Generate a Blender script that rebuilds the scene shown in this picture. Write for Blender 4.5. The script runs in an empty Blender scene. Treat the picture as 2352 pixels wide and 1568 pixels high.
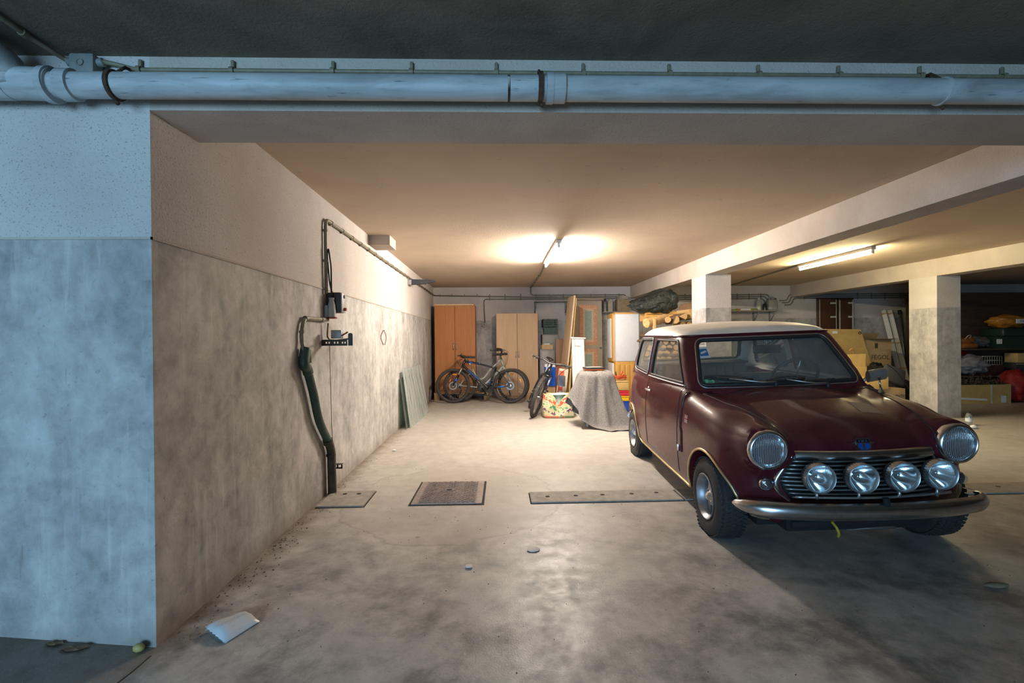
import bpy, bmesh, math, random
import numpy as np
from mathutils import Vector, Matrix, noise
random.seed(7); RNG = np.random.default_rng(7)
PI = math.pi
SC = bpy.context.scene
COL = SC.collection

# ------------------------------------------------------------------ camera
FPX, CAM_H, YAW, PITCH, ROLL = 1100.0, 1.22, 0.031, 0.004, -0.0092
cd = bpy.data.cameras.new('camera'); cam = bpy.data.objects.new('camera', cd); COL.objects.link(cam)
cd.sensor_width = 36.0; cd.lens = FPX / 2352 * 36.0; cd.clip_start = 0.02; cd.clip_end = 200
_F = np.array([math.sin(YAW) * math.cos(PITCH), math.cos(YAW) * math.cos(PITCH), -math.sin(PITCH)])
_R = np.array([math.cos(YAW), -math.sin(YAW), 0.0]); _U = np.cross(_R, _F)
_cr, _sr = math.cos(ROLL), math.sin(ROLL)
_XR = _cr * _R + _sr * _U                     # image right axis
_XU = np.cross(_XR, _F)
cam.matrix_world = Matrix(((_XR[0], _XU[0], -_F[0], 0), (_XR[1], _XU[1], -_F[1], 0), (_XR[2], _XU[2], -_F[2], CAM_H), (0, 0, 0, 1)))
SC.camera = cam

def ray(x, y):
    a, b = x - 1176.0, y - 784.0
    return _F + _XR * a / FPX - _XU * b / FPX
def fl(x, y, z=0.0):                         # pixel -> point on the horizontal plane z
    d = ray(x, y); t = (z - CAM_H) / d[2]; return Vector((d[0] * t, d[1] * t, z))
def at(x, y, Y):                             # pixel -> point on the plane at depth Y
    d = ray(x, y); t = Y / d[1]; return Vector((d[0] * t, Y, CAM_H + d[2] * t))
def atx(x, y, X):                            # pixel -> point on the plane at side X
    d = ray(x, y); t = X / d[0]; return Vector((X, d[1] * t, CAM_H + d[2] * t))

# ------------------------------------------------------------------ light and exposure
SC.view_settings.view_transform = 'Standard'; SC.view_settings.look = 'None'
SC.view_settings.gamma = 1.0; SC.view_settings.use_curve_mapping = False
SC.view_settings.exposure = 0.0
w = bpy.data.worlds.new('world'); SC.world = w; w.use_nodes = True
w.node_tree.nodes['Background'].inputs[0].default_value = (0.45, 0.68, 1.0, 1)
w.node_tree.nodes['Background'].inputs[1].default_value = 0.10
# daylight through the garage doorway behind the photographer
al = bpy.data.lights.new('doorway_daylight', 'AREA'); al.shape = 'RECTANGLE'; al.size = 3.3; al.size_y = 2.0
al.energy = 390; al.color = (0.36, 0.68, 1.0)
alo = bpy.data.objects.new('doorway_daylight', al); COL.objects.link(alo)
alo.location = (-2.45, -4.95, 1.12); alo.rotation_euler = (math.radians(90), 0, 0)
LAMP_A, LAMP_B = 1080.0, 380.0                  # tube emission strengths

# ------------------------------------------------------------------ materials
MATS = {}
class NT:
    """small node helper"""
    def __init__(s, name):
        s.m = bpy.data.materials.new(name); s.m.use_nodes = True; s.t = s.m.node_tree
        s.b = s.t.nodes['Principled BSDF']; s.o = s.t.nodes['Material Output']; MATS[name] = s.m
    def n(s, typ, **kw):
        nd = s.t.nodes.new('ShaderNode' + typ)
        for k, v in kw.items():
            if hasattr(nd, k): setattr(nd, k, v)
            else: s.set(nd.inputs[k.replace('_', ' ')], v)
        return nd
    def set(s, inp, v):
        if hasattr(v, 'is_linked') or isinstance(v, bpy.types.NodeSocket): s.t.links.new(v, inp)
        else:
            if isinstance(v, tuple) and len(v) == 3 and inp.type == 'RGBA': v = v + (1,)
            inp.default_value = v
    def pos(s): return s.n('NewGeometry').outputs['Position']
    def obj(s): return s.n('TexCoord').outputs['Object']
    def gen(s): return s.n('TexCoord').outputs['Generated']
    def mapping(s, v, scale=(1, 1, 1), rot=(0, 0, 0), loc=(0, 0, 0)):
        m = s.n('Mapping'); s.set(m.inputs[0], v); m.inputs['Scale'].default_value = scale; m.inputs['Rotation'].default_value = rot; m.inputs['Location'].default_value = loc
        return m.outputs[0]
    def noise(s, v, scale, detail=4, rough=.55, dist=0):
        m = s.n('TexNoise'); s.set(m.inputs['Vector'], v); m.inputs['Scale'].default_value = scale; m.inputs['Detail'].default_value = detail
        m.inputs['Roughness'].default_value = rough; m.inputs['Distortion'].default_value = dist
        return m.outputs[0]
    def vor(s, v, scale, feature='F1', out='Distance'):
        m = s.n('TexVoronoi'); m.feature = feature; s.set(m.inputs['Vector'], v); m.inputs['Scale'].default_value = scale
        return m.outputs[out]
    def ramp(s, f, stops, interp='LINEAR'):
        r = s.n('ValToRGB'); s.set(r.inputs[0], f); e = r.color_ramp; e.interpolation = interp
        while len(e.elements) < len(stops): e.elements.new(0.5)
        for k, (p, c) in zip(e.elements, stops):
            k.position = p; k.color = (c if isinstance(c, tuple) else (c, c, c)) + (1,)
        return r.outputs[0]
    def mix(s, f, a, b, mode='MIX'):
        m = s.n('Mix'); m.data_type = 'RGBA'; m.blend_type = mode
        s.set(m.inputs[0], f); s.set(m.inputs[6], a); s.set(m.inputs[7], b); return m.outputs[2]
    def math(s, op, a, b=0.0, c=0.0):
        m = s.n('Math'); m.operation = op; s.set(m.inputs[0], a); s.set(m.inputs[1], b); s.set(m.inputs[2], c); return m.outputs[0]
    def sep(s, v):
        m = s.n('SeparateXYZ'); s.set(m.inputs[0], v); return m.outputs
    def bump(s, h, strength=.3, dist=.01):
        m = s.n('Bump'); m.inputs['Strength'].default_value = strength; m.inputs['Distance'].default_value = dist
        s.set(m.inputs['Height'], h); s.t.links.new(m.outputs[0], s.b.inputs['Normal'])
    def P(s, **kw):
        for k, v in kw.items(): s.set(s.b.inputs[k.replace('_', ' ')], v)
        return s.m

def M(name, col, rough=.6, metal=0.0, var=.15, scale=14, bump=0.0, bscale=60, spec=.5, coat=0.0, stretch=None):
    """plain procedural material: colour broken up by noise, optional relief"""
    if name in MATS: return MATS[name]
    t = NT(name); v = t.obj()
    if stretch: v = t.mapping(v, stretch)
    f = t.noise(v, scale, 5, .6)
    d = tuple(c * (1 - var) for c in col); l = tuple(min(1, c * (1 + var)) for c in col)
    t.P(Base_Color=t.ramp(f, [(.3, d), (.7, l)]), Roughness=rough, Metallic=metal)
    t.b.inputs['Specular IOR Level'].default_value = spec
    if coat: t.b.inputs['Coat Weight'].default_value = coat; t.b.inputs['Coat Roughness'].default_value = .08
    if bump: t.bump(t.noise(v, bscale, 4, .6), bump, .01)
    return t.m

def wood(name, a, b, scale=1.0, axis=2, rough=.5, spec=.4):
    t = NT(name); st = [9, 9, 9]; st[axis] = .7
    v = t.mapping(t.obj(), tuple(x * scale for x in st))
    f = t.noise(v, 3.0, 6, .65, .6); g = t.noise(v, 14, 3, .5)
    c = t.mix(t.math('MULTIPLY', g, .35), t.ramp(f, [(.3, a), (.7, b)]), tuple(x * .8 for x in a))
    t.P(Base_Color=c, Roughness=rough); t.b.inputs['Specular IOR Level'].default_value = spec
    return t.m

# ------------------------------------------------------------------ mesh helpers
def rotm(rx=0, ry=0, rz=0):
    return Matrix.Rotation(rz, 4, 'Z') @ Matrix.Rotation(ry, 4, 'Y') @ Matrix.Rotation(rx, 4, 'X')
def TR(x=0, y=0, z=0, rx=0, ry=0, rz=0):
    return Matrix.Translation((x, y, z)) @ rotm(rx, ry, rz)

class MB:
    def __init__(s): s.v = []; s.f = []
    def add(s, vs, fs, m=None):
        o = len(s.v)
        if m is not None: vs = [m @ Vector(p) for p in vs]
        s.v += [tuple(p) for p in vs]; s.f += [tuple(i + o for i in f) for f in fs]; return s
    def box(s, c, d, m=None, bev=0.0):
        x, y, z = (k / 2 for k in d); cx, cy, cz = c
        if bev <= 0:
            vs = [(cx + a * x, cy + b * y, cz + e * z) for e in (-1, 1) for b in (-1, 1) for a in (-1, 1)]
            return s.add(vs, [(0, 2, 3, 1), (4, 5, 7, 6), (0, 1, 5, 4), (2, 6, 7, 3), (0, 4, 6, 2), (1, 3, 7, 5)], m)
        b_ = min(bev, x * .95, y * .95, z * .95)
        # rounded box: corner patches via a 4x4x4 grid surface
        vs = []; idx = {}; fs = []
        def V(p):
            k = tuple(round(q, 6) for q in p)
            if k not in idx:
                idx[k] = len(vs)
                q = [max(-h + b_, min(h - b_, t)) for t, h in zip(p, (x, y, z))]
                dv = Vector(p) - Vector(q)
                if dv.length > 1e-9 and sum(abs(t) > 1e-9 for t in dv) > 1: dv = dv.normalized() * b_
                vs.append((cx + q[0] + dv[0], cy + q[1] + dv[1], cz + q[2] + dv[2]))
            return idx[k]
        gs = [[-h, -h + b_, h - b_, h] for h in (x, y, z)]
        for ax in range(3):
            u, w_ = (ax + 1) % 3, (ax + 2) % 3
            for sg in (0, 3):
                for i in range(3):
                    for j in range(3):
                        q = []
                        for (a, b) in ((i, j), (i + 1, j), (i + 1, j + 1), (i, j + 1)):
                            p = [0, 0, 0]; p[ax] = gs[ax][sg]; p[u] = gs[u][a]; p[w_] = gs[w_][b]; q.append(V(p))
                        fs.append(tuple(q if sg else q[::-1]))
        return s.add(vs, fs, m)
    def tube(s, pts, r, n=8, closed=False, m=None, caps=True, flat=1.0):
        P_ = [Vector(p) for p in pts]; k = len(P_); rs = r if isinstance(r, (list, tuple)) else [r] * k
        tang = []
        for i in range(k):
            a = P_[(i - 1) % k] if (closed or i > 0) else P_[i]; b = P_[(i + 1) % k] if (closed or i < k - 1) else P_[i]
            t = (b - a); tang.append(t.normalized() if t.length > 1e-9 else Vector((0, 0, 1)))
        up = Vector((0, 0, 1)) if abs(tang[0].z) < .9 else Vector((0, 1, 0))
        nrm = (up - tang[0] * up.dot(tang[0])).normalized(); vs = []
        for i in range(k):
            nrm = (nrm - tang[i] * nrm.dot(tang[i]))
            nrm = nrm.normalized() if nrm.length > 1e-6 else tang[i].orthogonal().normalized()
            bn = tang[i].cross(nrm)
            for j in range(n):
                a = 2 * PI * j / n; vs.append(P_[i] + (nrm * math.cos(a) * flat + bn * math.sin(a)) * rs[i])
        fs = []
        for i in range(k if closed else k - 1):
            i2 = (i + 1) % k
            for j in range(n):
                j2 = (j + 1) % n; fs.append((i * n + j, i * n + j2, i2 * n + j2, i2 * n + j))
        if caps and not closed:
            fs.append(tuple(range(n - 1, -1, -1))); fs.append(tuple((k - 1) * n + j for j in range(n)))
        return s.add(vs, fs, m)
    def lathe(s, prof, n=24, m=None, closed=False, a0=0, a1=2 * PI):
        """prof: (radius, height) about local z"""
        full = abs(a1 - a0 - 2 * PI) < 1e-6; nn = n if full else n + 1; vs = []; fs = []
        for (r, z) in prof:
            for j in range(nn):
                a = a0 + (a1 - a0) * j / n; vs.append((r * math.cos(a), r * math.sin(a), z))
        k = len(prof)
        for i in range(k if closed else k - 1):
            i2 = (i + 1) % k
            for j in range(n):
                j2 = (j + 1) % nn; fs.append((i * nn + j, i * nn + j2, i2 * nn + j2, i2 * nn + j))
        return s.add(vs, fs, m)
    def prism(s, poly, z0, z1, m=None):
        """poly in local xy extruded along z"""
        n = len(poly); vs = [(x, y, z0) for x, y in poly] + [(x, y, z1) for x, y in poly]
        fs = [tuple(range(n - 1, -1, -1)), tuple(range(n, 2 * n))] + [(i, (i + 1) % n, n + (i + 1) % n, n + i) for i in range(n)]
        return s.add(vs, fs, m)
    def grid(s, A, closed_u=False, closed_v=False, m=None):
        A = np.asarray(A); nu, nv = A.shape[:2]; fs = []
        for i in range(nu if closed_u else nu - 1):
            for j in range(nv if closed_v else nv - 1):
                i2, j2 = (i + 1) % nu, (j + 1) % nv
                fs.append((i * nv + j, i2 * nv + j, i2 * nv + j2, i * nv + j2))
        return s.add([tuple(p) for p in A.reshape(-1, 3)], fs, m)
    def mesh(s, name='mesh'):
        me = bpy.data.meshes.new(name); me.from_pydata(s.v, [], s.f); me.update(); return me
    def obj(s, name, mat, parent=None, smooth=None, loc=None, doubles=False):
        me = s.mesh(name)
        bm = bmesh.new(); bm.from_mesh(me)
        if doubles: bmesh.ops.remove_doubles(bm, verts=bm.verts, dist=1e-5)
        bmesh.ops.recalc_face_normals(bm, faces=bm.faces); bm.to_mesh(me); bm.free()
        return mk(name, me, mat, parent, smooth, loc)

def mk(name, me, mat, parent=None, smooth=None, loc=None):
    o = bpy.data.objects.new(name, me); COL.objects.link(o)
    if mat is not None and not me.materials: me.materials.append(mat)
    if parent is not None: o.parent = parent
    if loc is not None: o.location = loc
    if smooth is True: me.shade_smooth()
    elif smooth is not None: me.shade_smooth(); me.set_sharp_from_angle(angle=math.radians(smooth))
    return o

def tag(o, label=None, cat=None, group=None, kind=None):
    if label: o['label'] = label
    if cat: o['category'] = cat
    if group: o['group'] = group
    if kind: o['kind'] = kind
    return o
def thing(name, label, cat, loc=(0, 0, 0), rz=0, group=None, rx=0, ry=0):
    o = bpy.data.objects.new(name, None); COL.objects.link(o); o.empty_display_size = .1
    o.location = loc; o.rotation_euler = (rx, ry, rz); tag(o, label, cat, group); return o
def copy_tree(o, parent=None):
    c = o.copy(); COL.objects.link(c)
    if parent is not None: c.parent = parent
    for ch in list(o.children): copy_tree(ch, c)
    return c
def struct(o): o['kind'] = 'structure'; return o
def one(mb, name, mat, label, cat, loc=(0, 0, 0), rz=0, group=None, smooth=None, rx=0, ry=0):
    o = mb.obj(name, mat, None, smooth); o.location = loc; o.rotation_euler = (rx, ry, rz); tag(o, label, cat, group); return o
def text(name, body, size, mat, m, parent=None, extrude=.0006, align='CENTER'):
    cu = bpy.data.curves.new(name, 'FONT'); cu.body = body; cu.size = size; cu.extrude = extrude; cu.align_x = align; cu.align_y = 'CENTER'; cu.resolution_u = 2
    tmp = bpy.data.objects.new(name + '_t', cu); COL.objects.link(tmp)
    dg = bpy.context.evaluated_depsgraph_get(); me = bpy.data.meshes.new_from_object(tmp.evaluated_get(dg)); bpy.data.objects.remove(tmp)
    me.transform(m); me.name = name; me.materials.clear()
    return mk(name, me, mat, parent)
def smoothpath(pts, n=8, closed=False):
    """Catmull-Rom through the points"""
    P_ = [Vector(p) for p in pts]; k = len(P_); out = []
    for i in range(k if closed else k - 1):
        g = (lambda q: P_[q % k]) if closed else (lambda q: P_[max(0, min(k - 1, q))])
        p0, p1, p2, p3 = g(i - 1), g(i), g(i + 1), g(i + 2)
        for j in range(n):
            t = j / n
            out.append(.5 * ((2 * p1) + (p2 - p0) * t + (2 * p0 - 5 * p1 + 4 * p2 - p3) * t * t + (3 * p1 - p0 - 3 * p2 + p3) * t ** 3))
    if not closed: out.append(P_[-1].copy())
    return out
def bend(pts, r=.05, n=5):
    """polyline with rounded corners"""
    P_ = [Vector(p) for p in pts]; out = [P_[0]]
    for i in range(1, len(P_) - 1):
        a, b, c = P_[i - 1], P_[i], P_[i + 1]; d1 = (a - b); d2 = (c - b); q = min(r, d1.length * .49, d2.length * .49)
        s_, e_ = b + d1.normalized() * q, b + d2.normalized() * q
        for j in range(n + 1):
            t = j / n; out.append(s_ * (1 - t) ** 2 + b * 2 * t * (1 - t) + e_ * t * t)
    return out + [P_[-1]]
def blob(r, seed, amp=.2, freq=1.5, sub=4, sq=(1, 1, 1), ridge=False, flat_bottom=None):
    bm = bmesh.new(); bmesh.ops.create_icosphere(bm, subdivisions=sub, radius=1.0)
    for v in bm.verts:
        p = v.co.copy(); q = p * freq + Vector((seed * 3.1, seed * 1.7, seed))
        n_ = noise.fractal(q, 1.0, 2.0, 4)
        if ridge: n_ = abs(noise.noise(q * 1.6)) * 1.6 - .3 + .35 * n_
        p = p * (1 + amp * n_); v.co = Vector((p.x * r * sq[0], p.y * r * sq[1], p.z * r * sq[2]))
        if flat_bottom is not None and v.co.z < flat_bottom: v.co.z = flat_bottom
    me = bpy.data.meshes.new('blob'); bm.to_mesh(me); bm.free(); return me
# ------------------------------------------------------------------ concrete, plaster
XL, XB, XB2, YP, YB, HC, ZB, DADO = -1.375, 2.925, 6.50, 1.956, 10.42, 2.36, 2.147, 1.638

def m_wall():
    t = NT('painted_plaster_over_cement_dado'); p = t.pos(); z = t.sep(p)[2]
    # lower cement render: mottled grey
    n1 = t.noise(t.mapping(p, (1, 1, .6)), 2.6, 8, .62, .4); n2 = t.noise(p, 11, 6, .65, .3); n3 = t.noise(p, 90, 3, .6)
    cem = t.ramp(n1, [(.34, (.19, .18, .17)), (.5, (.38, .36, .345)), (.66, (.60, .58, .555))])
    cem = t.mix(.45, cem, t.ramp(n2, [(.3, (.24, .23, .22)), (.68, (.62, .60, .58))]), 'MIX')
    pits = t.ramp(t.noise(p, 42, 5, .7), [(.60, 0.0), (.70, .45)]); cem = t.mix(pits, cem, (.17, .16, .15))
    drip = t.ramp(t.noise(t.mapping(p, (1, 1, .09)), 16, 5, .65), [(.56, 0.0), (.70, .40)]); cem = t.mix(drip, cem, (.68, .655, .62))
    scr = t.ramp(t.noise(t.mapping(p, (1, 1, .12), (.15, .1, 0)), 30, 3, .6), [(.24, .45), (.34, 0.0)]); cem = t.mix(scr, cem, (.16, .15, .14))
    stain = t.ramp(t.noise(t.mapping(p, (1, 1, .25)), 1.7, 5, .6), [(.60, 0.0), (.74, 1.0)])
    cem = t.mix(t.math('MULTIPLY', stain, .35), cem, (.30, .235, .16))
    # upper paint: off-white with dust specks
    sp = t.ramp(t.noise(p, 130, 2, .5), [(.30, 0.0), (.40, 1.0)])
    up = t.mix(t.ramp(t.noise(p, 1.6, 6, .6), [(.35, 0.0), (.7, 1.0)]), (.52, .475, .445), (.63, .585, .55))
    up = t.mix(t.math('SUBTRACT', 1.0, sp), up, (.36, .33, .30))
    edge = t.math('ADD', z, t.math('MULTIPLY', t.math('SUBTRACT', t.noise(p, 6, 2), .5), .008))
    f = t.math('GREATER_THAN', edge, DADO)
    c = t.mix(f, cem, up)
    low = t.ramp(z, [(.0, 1.0), (.12, 0.0)])
    c = t.mix(t.math('MULTIPLY', low, t.math('MULTIPLY', n2, .8)), c, (.22, .17, .12))
    t.P(Base_Color=c, Roughness=.85); t.b.inputs['Specular IOR Level'].default_value = .25
    step = t.ramp(edge, [(0, 0.0), (1, 0.0)])
    hgt = t.mix(f, t.math('MULTIPLY', n2, .6), t.noise(p, 75, 4, .7)); t.bump(hgt, .55, .012)
    return t.m
def m_ceiling():
    t = NT('stippled_ceiling_paint'); p = t.pos(); y = t.sep(p)[1]
    n1 = t.noise(p, 1.1, 7, .6, .5); n2 = t.noise(t.mapping(p, (1, 3.2, 1)), 3.0, 6, .6)
    c = t.mix(n2, t.ramp(n1, [(.25, (.47, .37, .285)), (.7, (.66, .53, .405))]), (.60, .48, .365))
    c = t.mix(t.ramp(t.noise(p, 17, 3), [(.66, 0.0), (.74, .35)]), c, (.24, .21, .18))
    # aisle ceiling before the beam: dirty grey, with its shade painted into the colour
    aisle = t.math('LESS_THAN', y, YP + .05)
    dirt_shade = t.ramp(t.noise(p, 2.2, 8, .65, .6), [(.3, (.13, .105, .078)), (.75, (.27, .225, .17))])
    dirt_shade = t.mix(t.ramp(t.noise(t.mapping(p, (30, 90, 30), (0, 0, .3)), 1.6, 3), [(.70, 0.0), (.74, .4)]), dirt_shade, (.5, .5, .48))
    c = t.mix(aisle, c, dirt_shade)
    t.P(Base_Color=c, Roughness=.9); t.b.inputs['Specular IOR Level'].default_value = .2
    t.bump(t.noise(p, 70, 5, .7), .5, .012); return t.m
def m_beam():
    t = NT('stippled_beam_paint'); p = t.pos()
    n1 = t.noise(p, 1.7, 6, .6, .4)
    c = t.ramp(n1, [(.3, (.44, .375, .32)), (.7, (.59, .515, .45))])
    c = t.mix(t.ramp(t.noise(p, 120, 2), [(.28, .6), (.38, 0.0)]), c, (.30, .27, .24))
    t.P(Base_Color=c, Roughness=.88); t.b.inputs['Specular IOR Level'].default_value = .2
    t.bump(t.noise(p, 70, 5, .7), .6, .012); return t.m
def m_floor():
    t = NT('worn_concrete_floor'); p = t.pos(); s = t.sep(p); x, y = s[0], s[1]
    n1 = t.noise(p, 1.35, 9, .66, .1); n2 = t.noise(p, 7.5, 8, .72, .1); n3 = t.noise(p, 140, 3, .6)
    base = t.ramp(n1, [(.28, (.38, .35, .315)), (.5, (.56, .52, .47)), (.72, (.70, .655, .59))])
    c = t.mix(.5, base, t.ramp(n2, [(.3, (.30, .28, .255)), (.65, (.70, .655, .59))]))
    # oily dark wear in the aisle, less towards the back of the bay
    dirt = t.ramp(t.noise(p, 2.4, 10, .72, .15), [(.45, 0.0), (.62, 1.0)])
    near = t.ramp(t.math('MULTIPLY', y, .1), [(.20, 1.0), (.42, .15)])
    c = t.mix(t.math('MULTIPLY', dirt, t.math('MULTIPLY', near, .9)), c, (.16, .152, .143))
    lamp_tone = t.ramp(t.math('MULTIPLY', y, .1), [(.34, 0.0), (.62, .55)])  # floor colour lowered towards the back to offset strong lamp light
    c = t.mix(lamp_tone, c, t.mix(n2, (.30, .27, .235), (.44, .405, .36)))
    # rounded patch of newer screed round the manhole
    dx = t.math('SUBTRACT', x, -.36); dy = t.math('SUBTRACT', y, 3.74)
    wob = t.math('MULTIPLY', t.math('SUBTRACT', t.noise(p, 2.2, 3), .5), .5)
    rr = t.math('ADD', t.math('SQRT', t.math('ADD', t.math('POWER', t.math('DIVIDE', dx, .80), 2.0), t.math('POWER', t.math('DIVIDE', dy, .88), 2.0))), wob)
    inp = t.math('LESS_THAN', rr, 1.0)
    rim = t.ramp(t.math('ABSOLUTE', t.math('SUBTRACT', rr, 1.0)), [(0, 1.0), (.025, 0.0)])
    c = t.mix(t.math('MULTIPLY', inp, .55), c, t.mix(n2, (.40, .36, .305), (.58, .53, .46)))
    c = t.mix(t.math('MULTIPLY', rim, .38), c, (.20, .18, .16))
    # damp brown dirt along the left wall
    wl = t.math('SUBTRACT', x, XL)
    wd = t.ramp(t.math('ADD', wl, t.math('MULTIPLY', t.math('SUBTRACT', n2, .5), .22)), [(.0, 1.0), (.16, 0.0)])
    c = t.mix(t.math('MULTIPLY', wd, .7), c, (.12, .075, .045))
    # scattered blots, hairline cracks
    bl = t.ramp(t.vor(t.mapping(p, (1, 1, 1)), 3.1), [(.035, 1.0), (.06, 0.0)])
    c = t.mix(t.math('MULTIPLY', bl, .5), c, (.13, .11, .09))
    cr = t.ramp(t.vor(t.mapping(t.n('VectorMath', operation='ADD').outputs[0], (1, 1, 1)), .55, 'DISTANCE_TO_EDGE'), [(0, 1.0), (.004, 0.0)])
    c = t.mix(t.ramp(t.noise(p, 30, 6, .75), [(.56, 0.0), (.70, .5)]), c, (.20, .185, .165)); c = t.mix(t.ramp(n3, [(.62, 0.0), (.72, .35)]), c, (.66, .63, .60))
    c = t.mix(t.ramp(n3, [(.28, .3), (.36, 0.0)]), c, (.10, .09, .08))
    t.P(Base_Color=c, Roughness=t.ramp(n2, [(.3, .56), (.7, .30)])); t.b.inputs['Specular IOR Level'].default_value = .45
    t.bump(t.mix(.5, n2, n3), .22, .008); return t.m
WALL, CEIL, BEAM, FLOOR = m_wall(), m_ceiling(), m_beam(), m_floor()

def slab(name, x0, x1, y0, y1, z0, z1, mat):
    return struct(MB().box(((x0 + x1) / 2, (y0 + y1) / 2, (z0 + z1) / 2), (x1 - x0, y1 - y0, z1 - z0)).obj(name, mat))
XE = 13.0
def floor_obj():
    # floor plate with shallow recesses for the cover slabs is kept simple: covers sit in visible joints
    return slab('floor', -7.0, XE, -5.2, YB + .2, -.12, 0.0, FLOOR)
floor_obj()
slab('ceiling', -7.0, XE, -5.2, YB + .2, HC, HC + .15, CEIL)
slab('wall_back', XL - .3, XE, YB, YB + .2, 0, HC, WALL)
slab('wall_left', XL - .3, XL, YP + .3, YB, 0, HC, WALL)
slab('wall_pillar', -4.2, XL, YP, YP + .3, 0, HC, WALL)
slab('wall_aisle', -4.4, -4.2, -5.0, YP + .3, 0, HC, WALL)
slab('wall_right', XE - .2, XE, -5.2, YB, 0, HC, WALL)
# wall behind the photographer, with the doorway in it
slab('wall_entrance', -4.4, -4.15, -5.15, -5.0, 0, HC, WALL)
slab('wall_entrance', -.75, XE, -5.15, -5.0, 0, HC, WALL)
slab('wall_entrance', -4.15, -.75, -5.15, -5.0, 2.15, HC, WALL)
BY1 = YP + .315
slab('ceiling_beam', XL, XE - .2, YP, BY1, ZB, HC, BEAM)
ZB2 = 2.105
slab('ceiling_beam', XB, XB + .25, BY1, YB, ZB2, HC, BEAM)
slab('ceiling_beam', XB2, XB2 + .25, BY1, YB, ZB2, HC, BEAM)
slab('column', XB, XB + .36, 6.62, 7.10, 0, ZB2, WALL)
slab('column', XB2, XB2 + .36, 6.88, 7.36, 0, ZB2, WALL)
# narrow plaster lip where the dado stops
for k, (x0, x1, y0, y1) in enumerate([(XL, XL + .006, YP + .3, YB), (-4.2, XL + .006, YP - .006, YP), (XL, XL + .006, YP - .006, YP + .3)]):
    slab('trim_%d' % (k + 1), x0, x1, y0, y1, DADO - .006, DADO + .004, BEAM)
blk = slab('trim_4', XL, XL + .225, 5.22, 5.53, HC - .105, HC, BEAM)
# the aisle floor climbs gently to the left of a joint that starts at the pillar corner
JA, JB = Vector((XL, YP, 0)), fl(255, 1580)
JD = (JB - JA).normalized(); JN = Vector((JD.y, -JD.x, 0)); JN = JN if JN.x < 0 else -JN
RK = .073 / (Vector((-2.107, 1.956, 0)) - JA).dot(JN)
def ramp_z(x, y): return max(0.0, (Vector((x, y, 0)) - JA).dot(JN)) * RK
def rp(px, py):                              # pixel -> point on the climbing floor
    d = ray(px, py); t = 1.0
    for _ in range(40): t = (ramp_z(d[0] * t, d[1] * t) - CAM_H) / d[2]
    return Vector((d[0] * t, d[1] * t, CAM_H + d[2] * t))
JE = JA + JD * 7.5
V = [JA, JE, Vector((-4.2, JE.y, 0)), Vector((-4.2, YP, 0))]
top = [(v.x, v.y, ramp_z(v.x, v.y) + .0008) for v in V]; bot = [(v.x, v.y, -.05) for v in V]
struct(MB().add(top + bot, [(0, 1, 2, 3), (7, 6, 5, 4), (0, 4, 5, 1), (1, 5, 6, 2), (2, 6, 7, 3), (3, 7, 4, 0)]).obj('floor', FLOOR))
# expansion joint running out from the pillar corner
JT = M('joint_filler', (.05, .035, .025), .9, 0, .3)
a, b = fl(346, 1506), fl(255, 1580)
struct(MB().tube([(a.x, a.y, -.004), ((a.x + b.x) / 2 + .004, (a.y + b.y) / 2, -.004), (b.x, b.y, -.004), (b.x - (a.x - b.x) * 3, b.y - (a.y - b.y) * 3, -.004)], .0058, 8).obj('trim_5', JT))
# ------------------------------------------------------------------ the small two-door car
def ci(x, xs, ys):
    """smooth monotone-ish cubic interpolation, linear outside"""
    x = np.asarray(x, float); xs = np.asarray(xs, float); ys = np.asarray(ys, float)
    d = np.diff(ys) / np.diff(xs); m = np.empty_like(ys); m[0], m[-1] = d[0], d[-1]
    m[1:-1] = np.where(d[:-1] * d[1:] > 0, 2 * d[:-1] * d[1:] / (d[:-1] + d[1:] + 1e-12), 0.0)
    i = np.clip(np.searchsorted(xs, x) - 1, 0, len(xs) - 2); h = xs[i + 1] - xs[i]; t = (x - xs[i]) / h
    tc = np.clip(t, 0, 1); t2, t3 = tc * tc, tc ** 3
    v = (2 * t3 - 3 * t2 + 1) * ys[i] + (t3 - 2 * t2 + tc) * h * m[i] + (-2 * t3 + 3 * t2) * ys[i + 1] + (t3 - t2) * h * m[i + 1]
    return v + np.where(t < 0, (t * h) * m[0], 0) + np.where(t > 1, ((t - 1) * h) * m[-1], 0)
def smax(a, b, k):
    h = np.maximum(k - np.abs(a - b), 0) / k; return np.maximum(a, b) + h * h * k * .25
def smin(a, b, k): return -smax(-a, -b, k)

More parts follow.
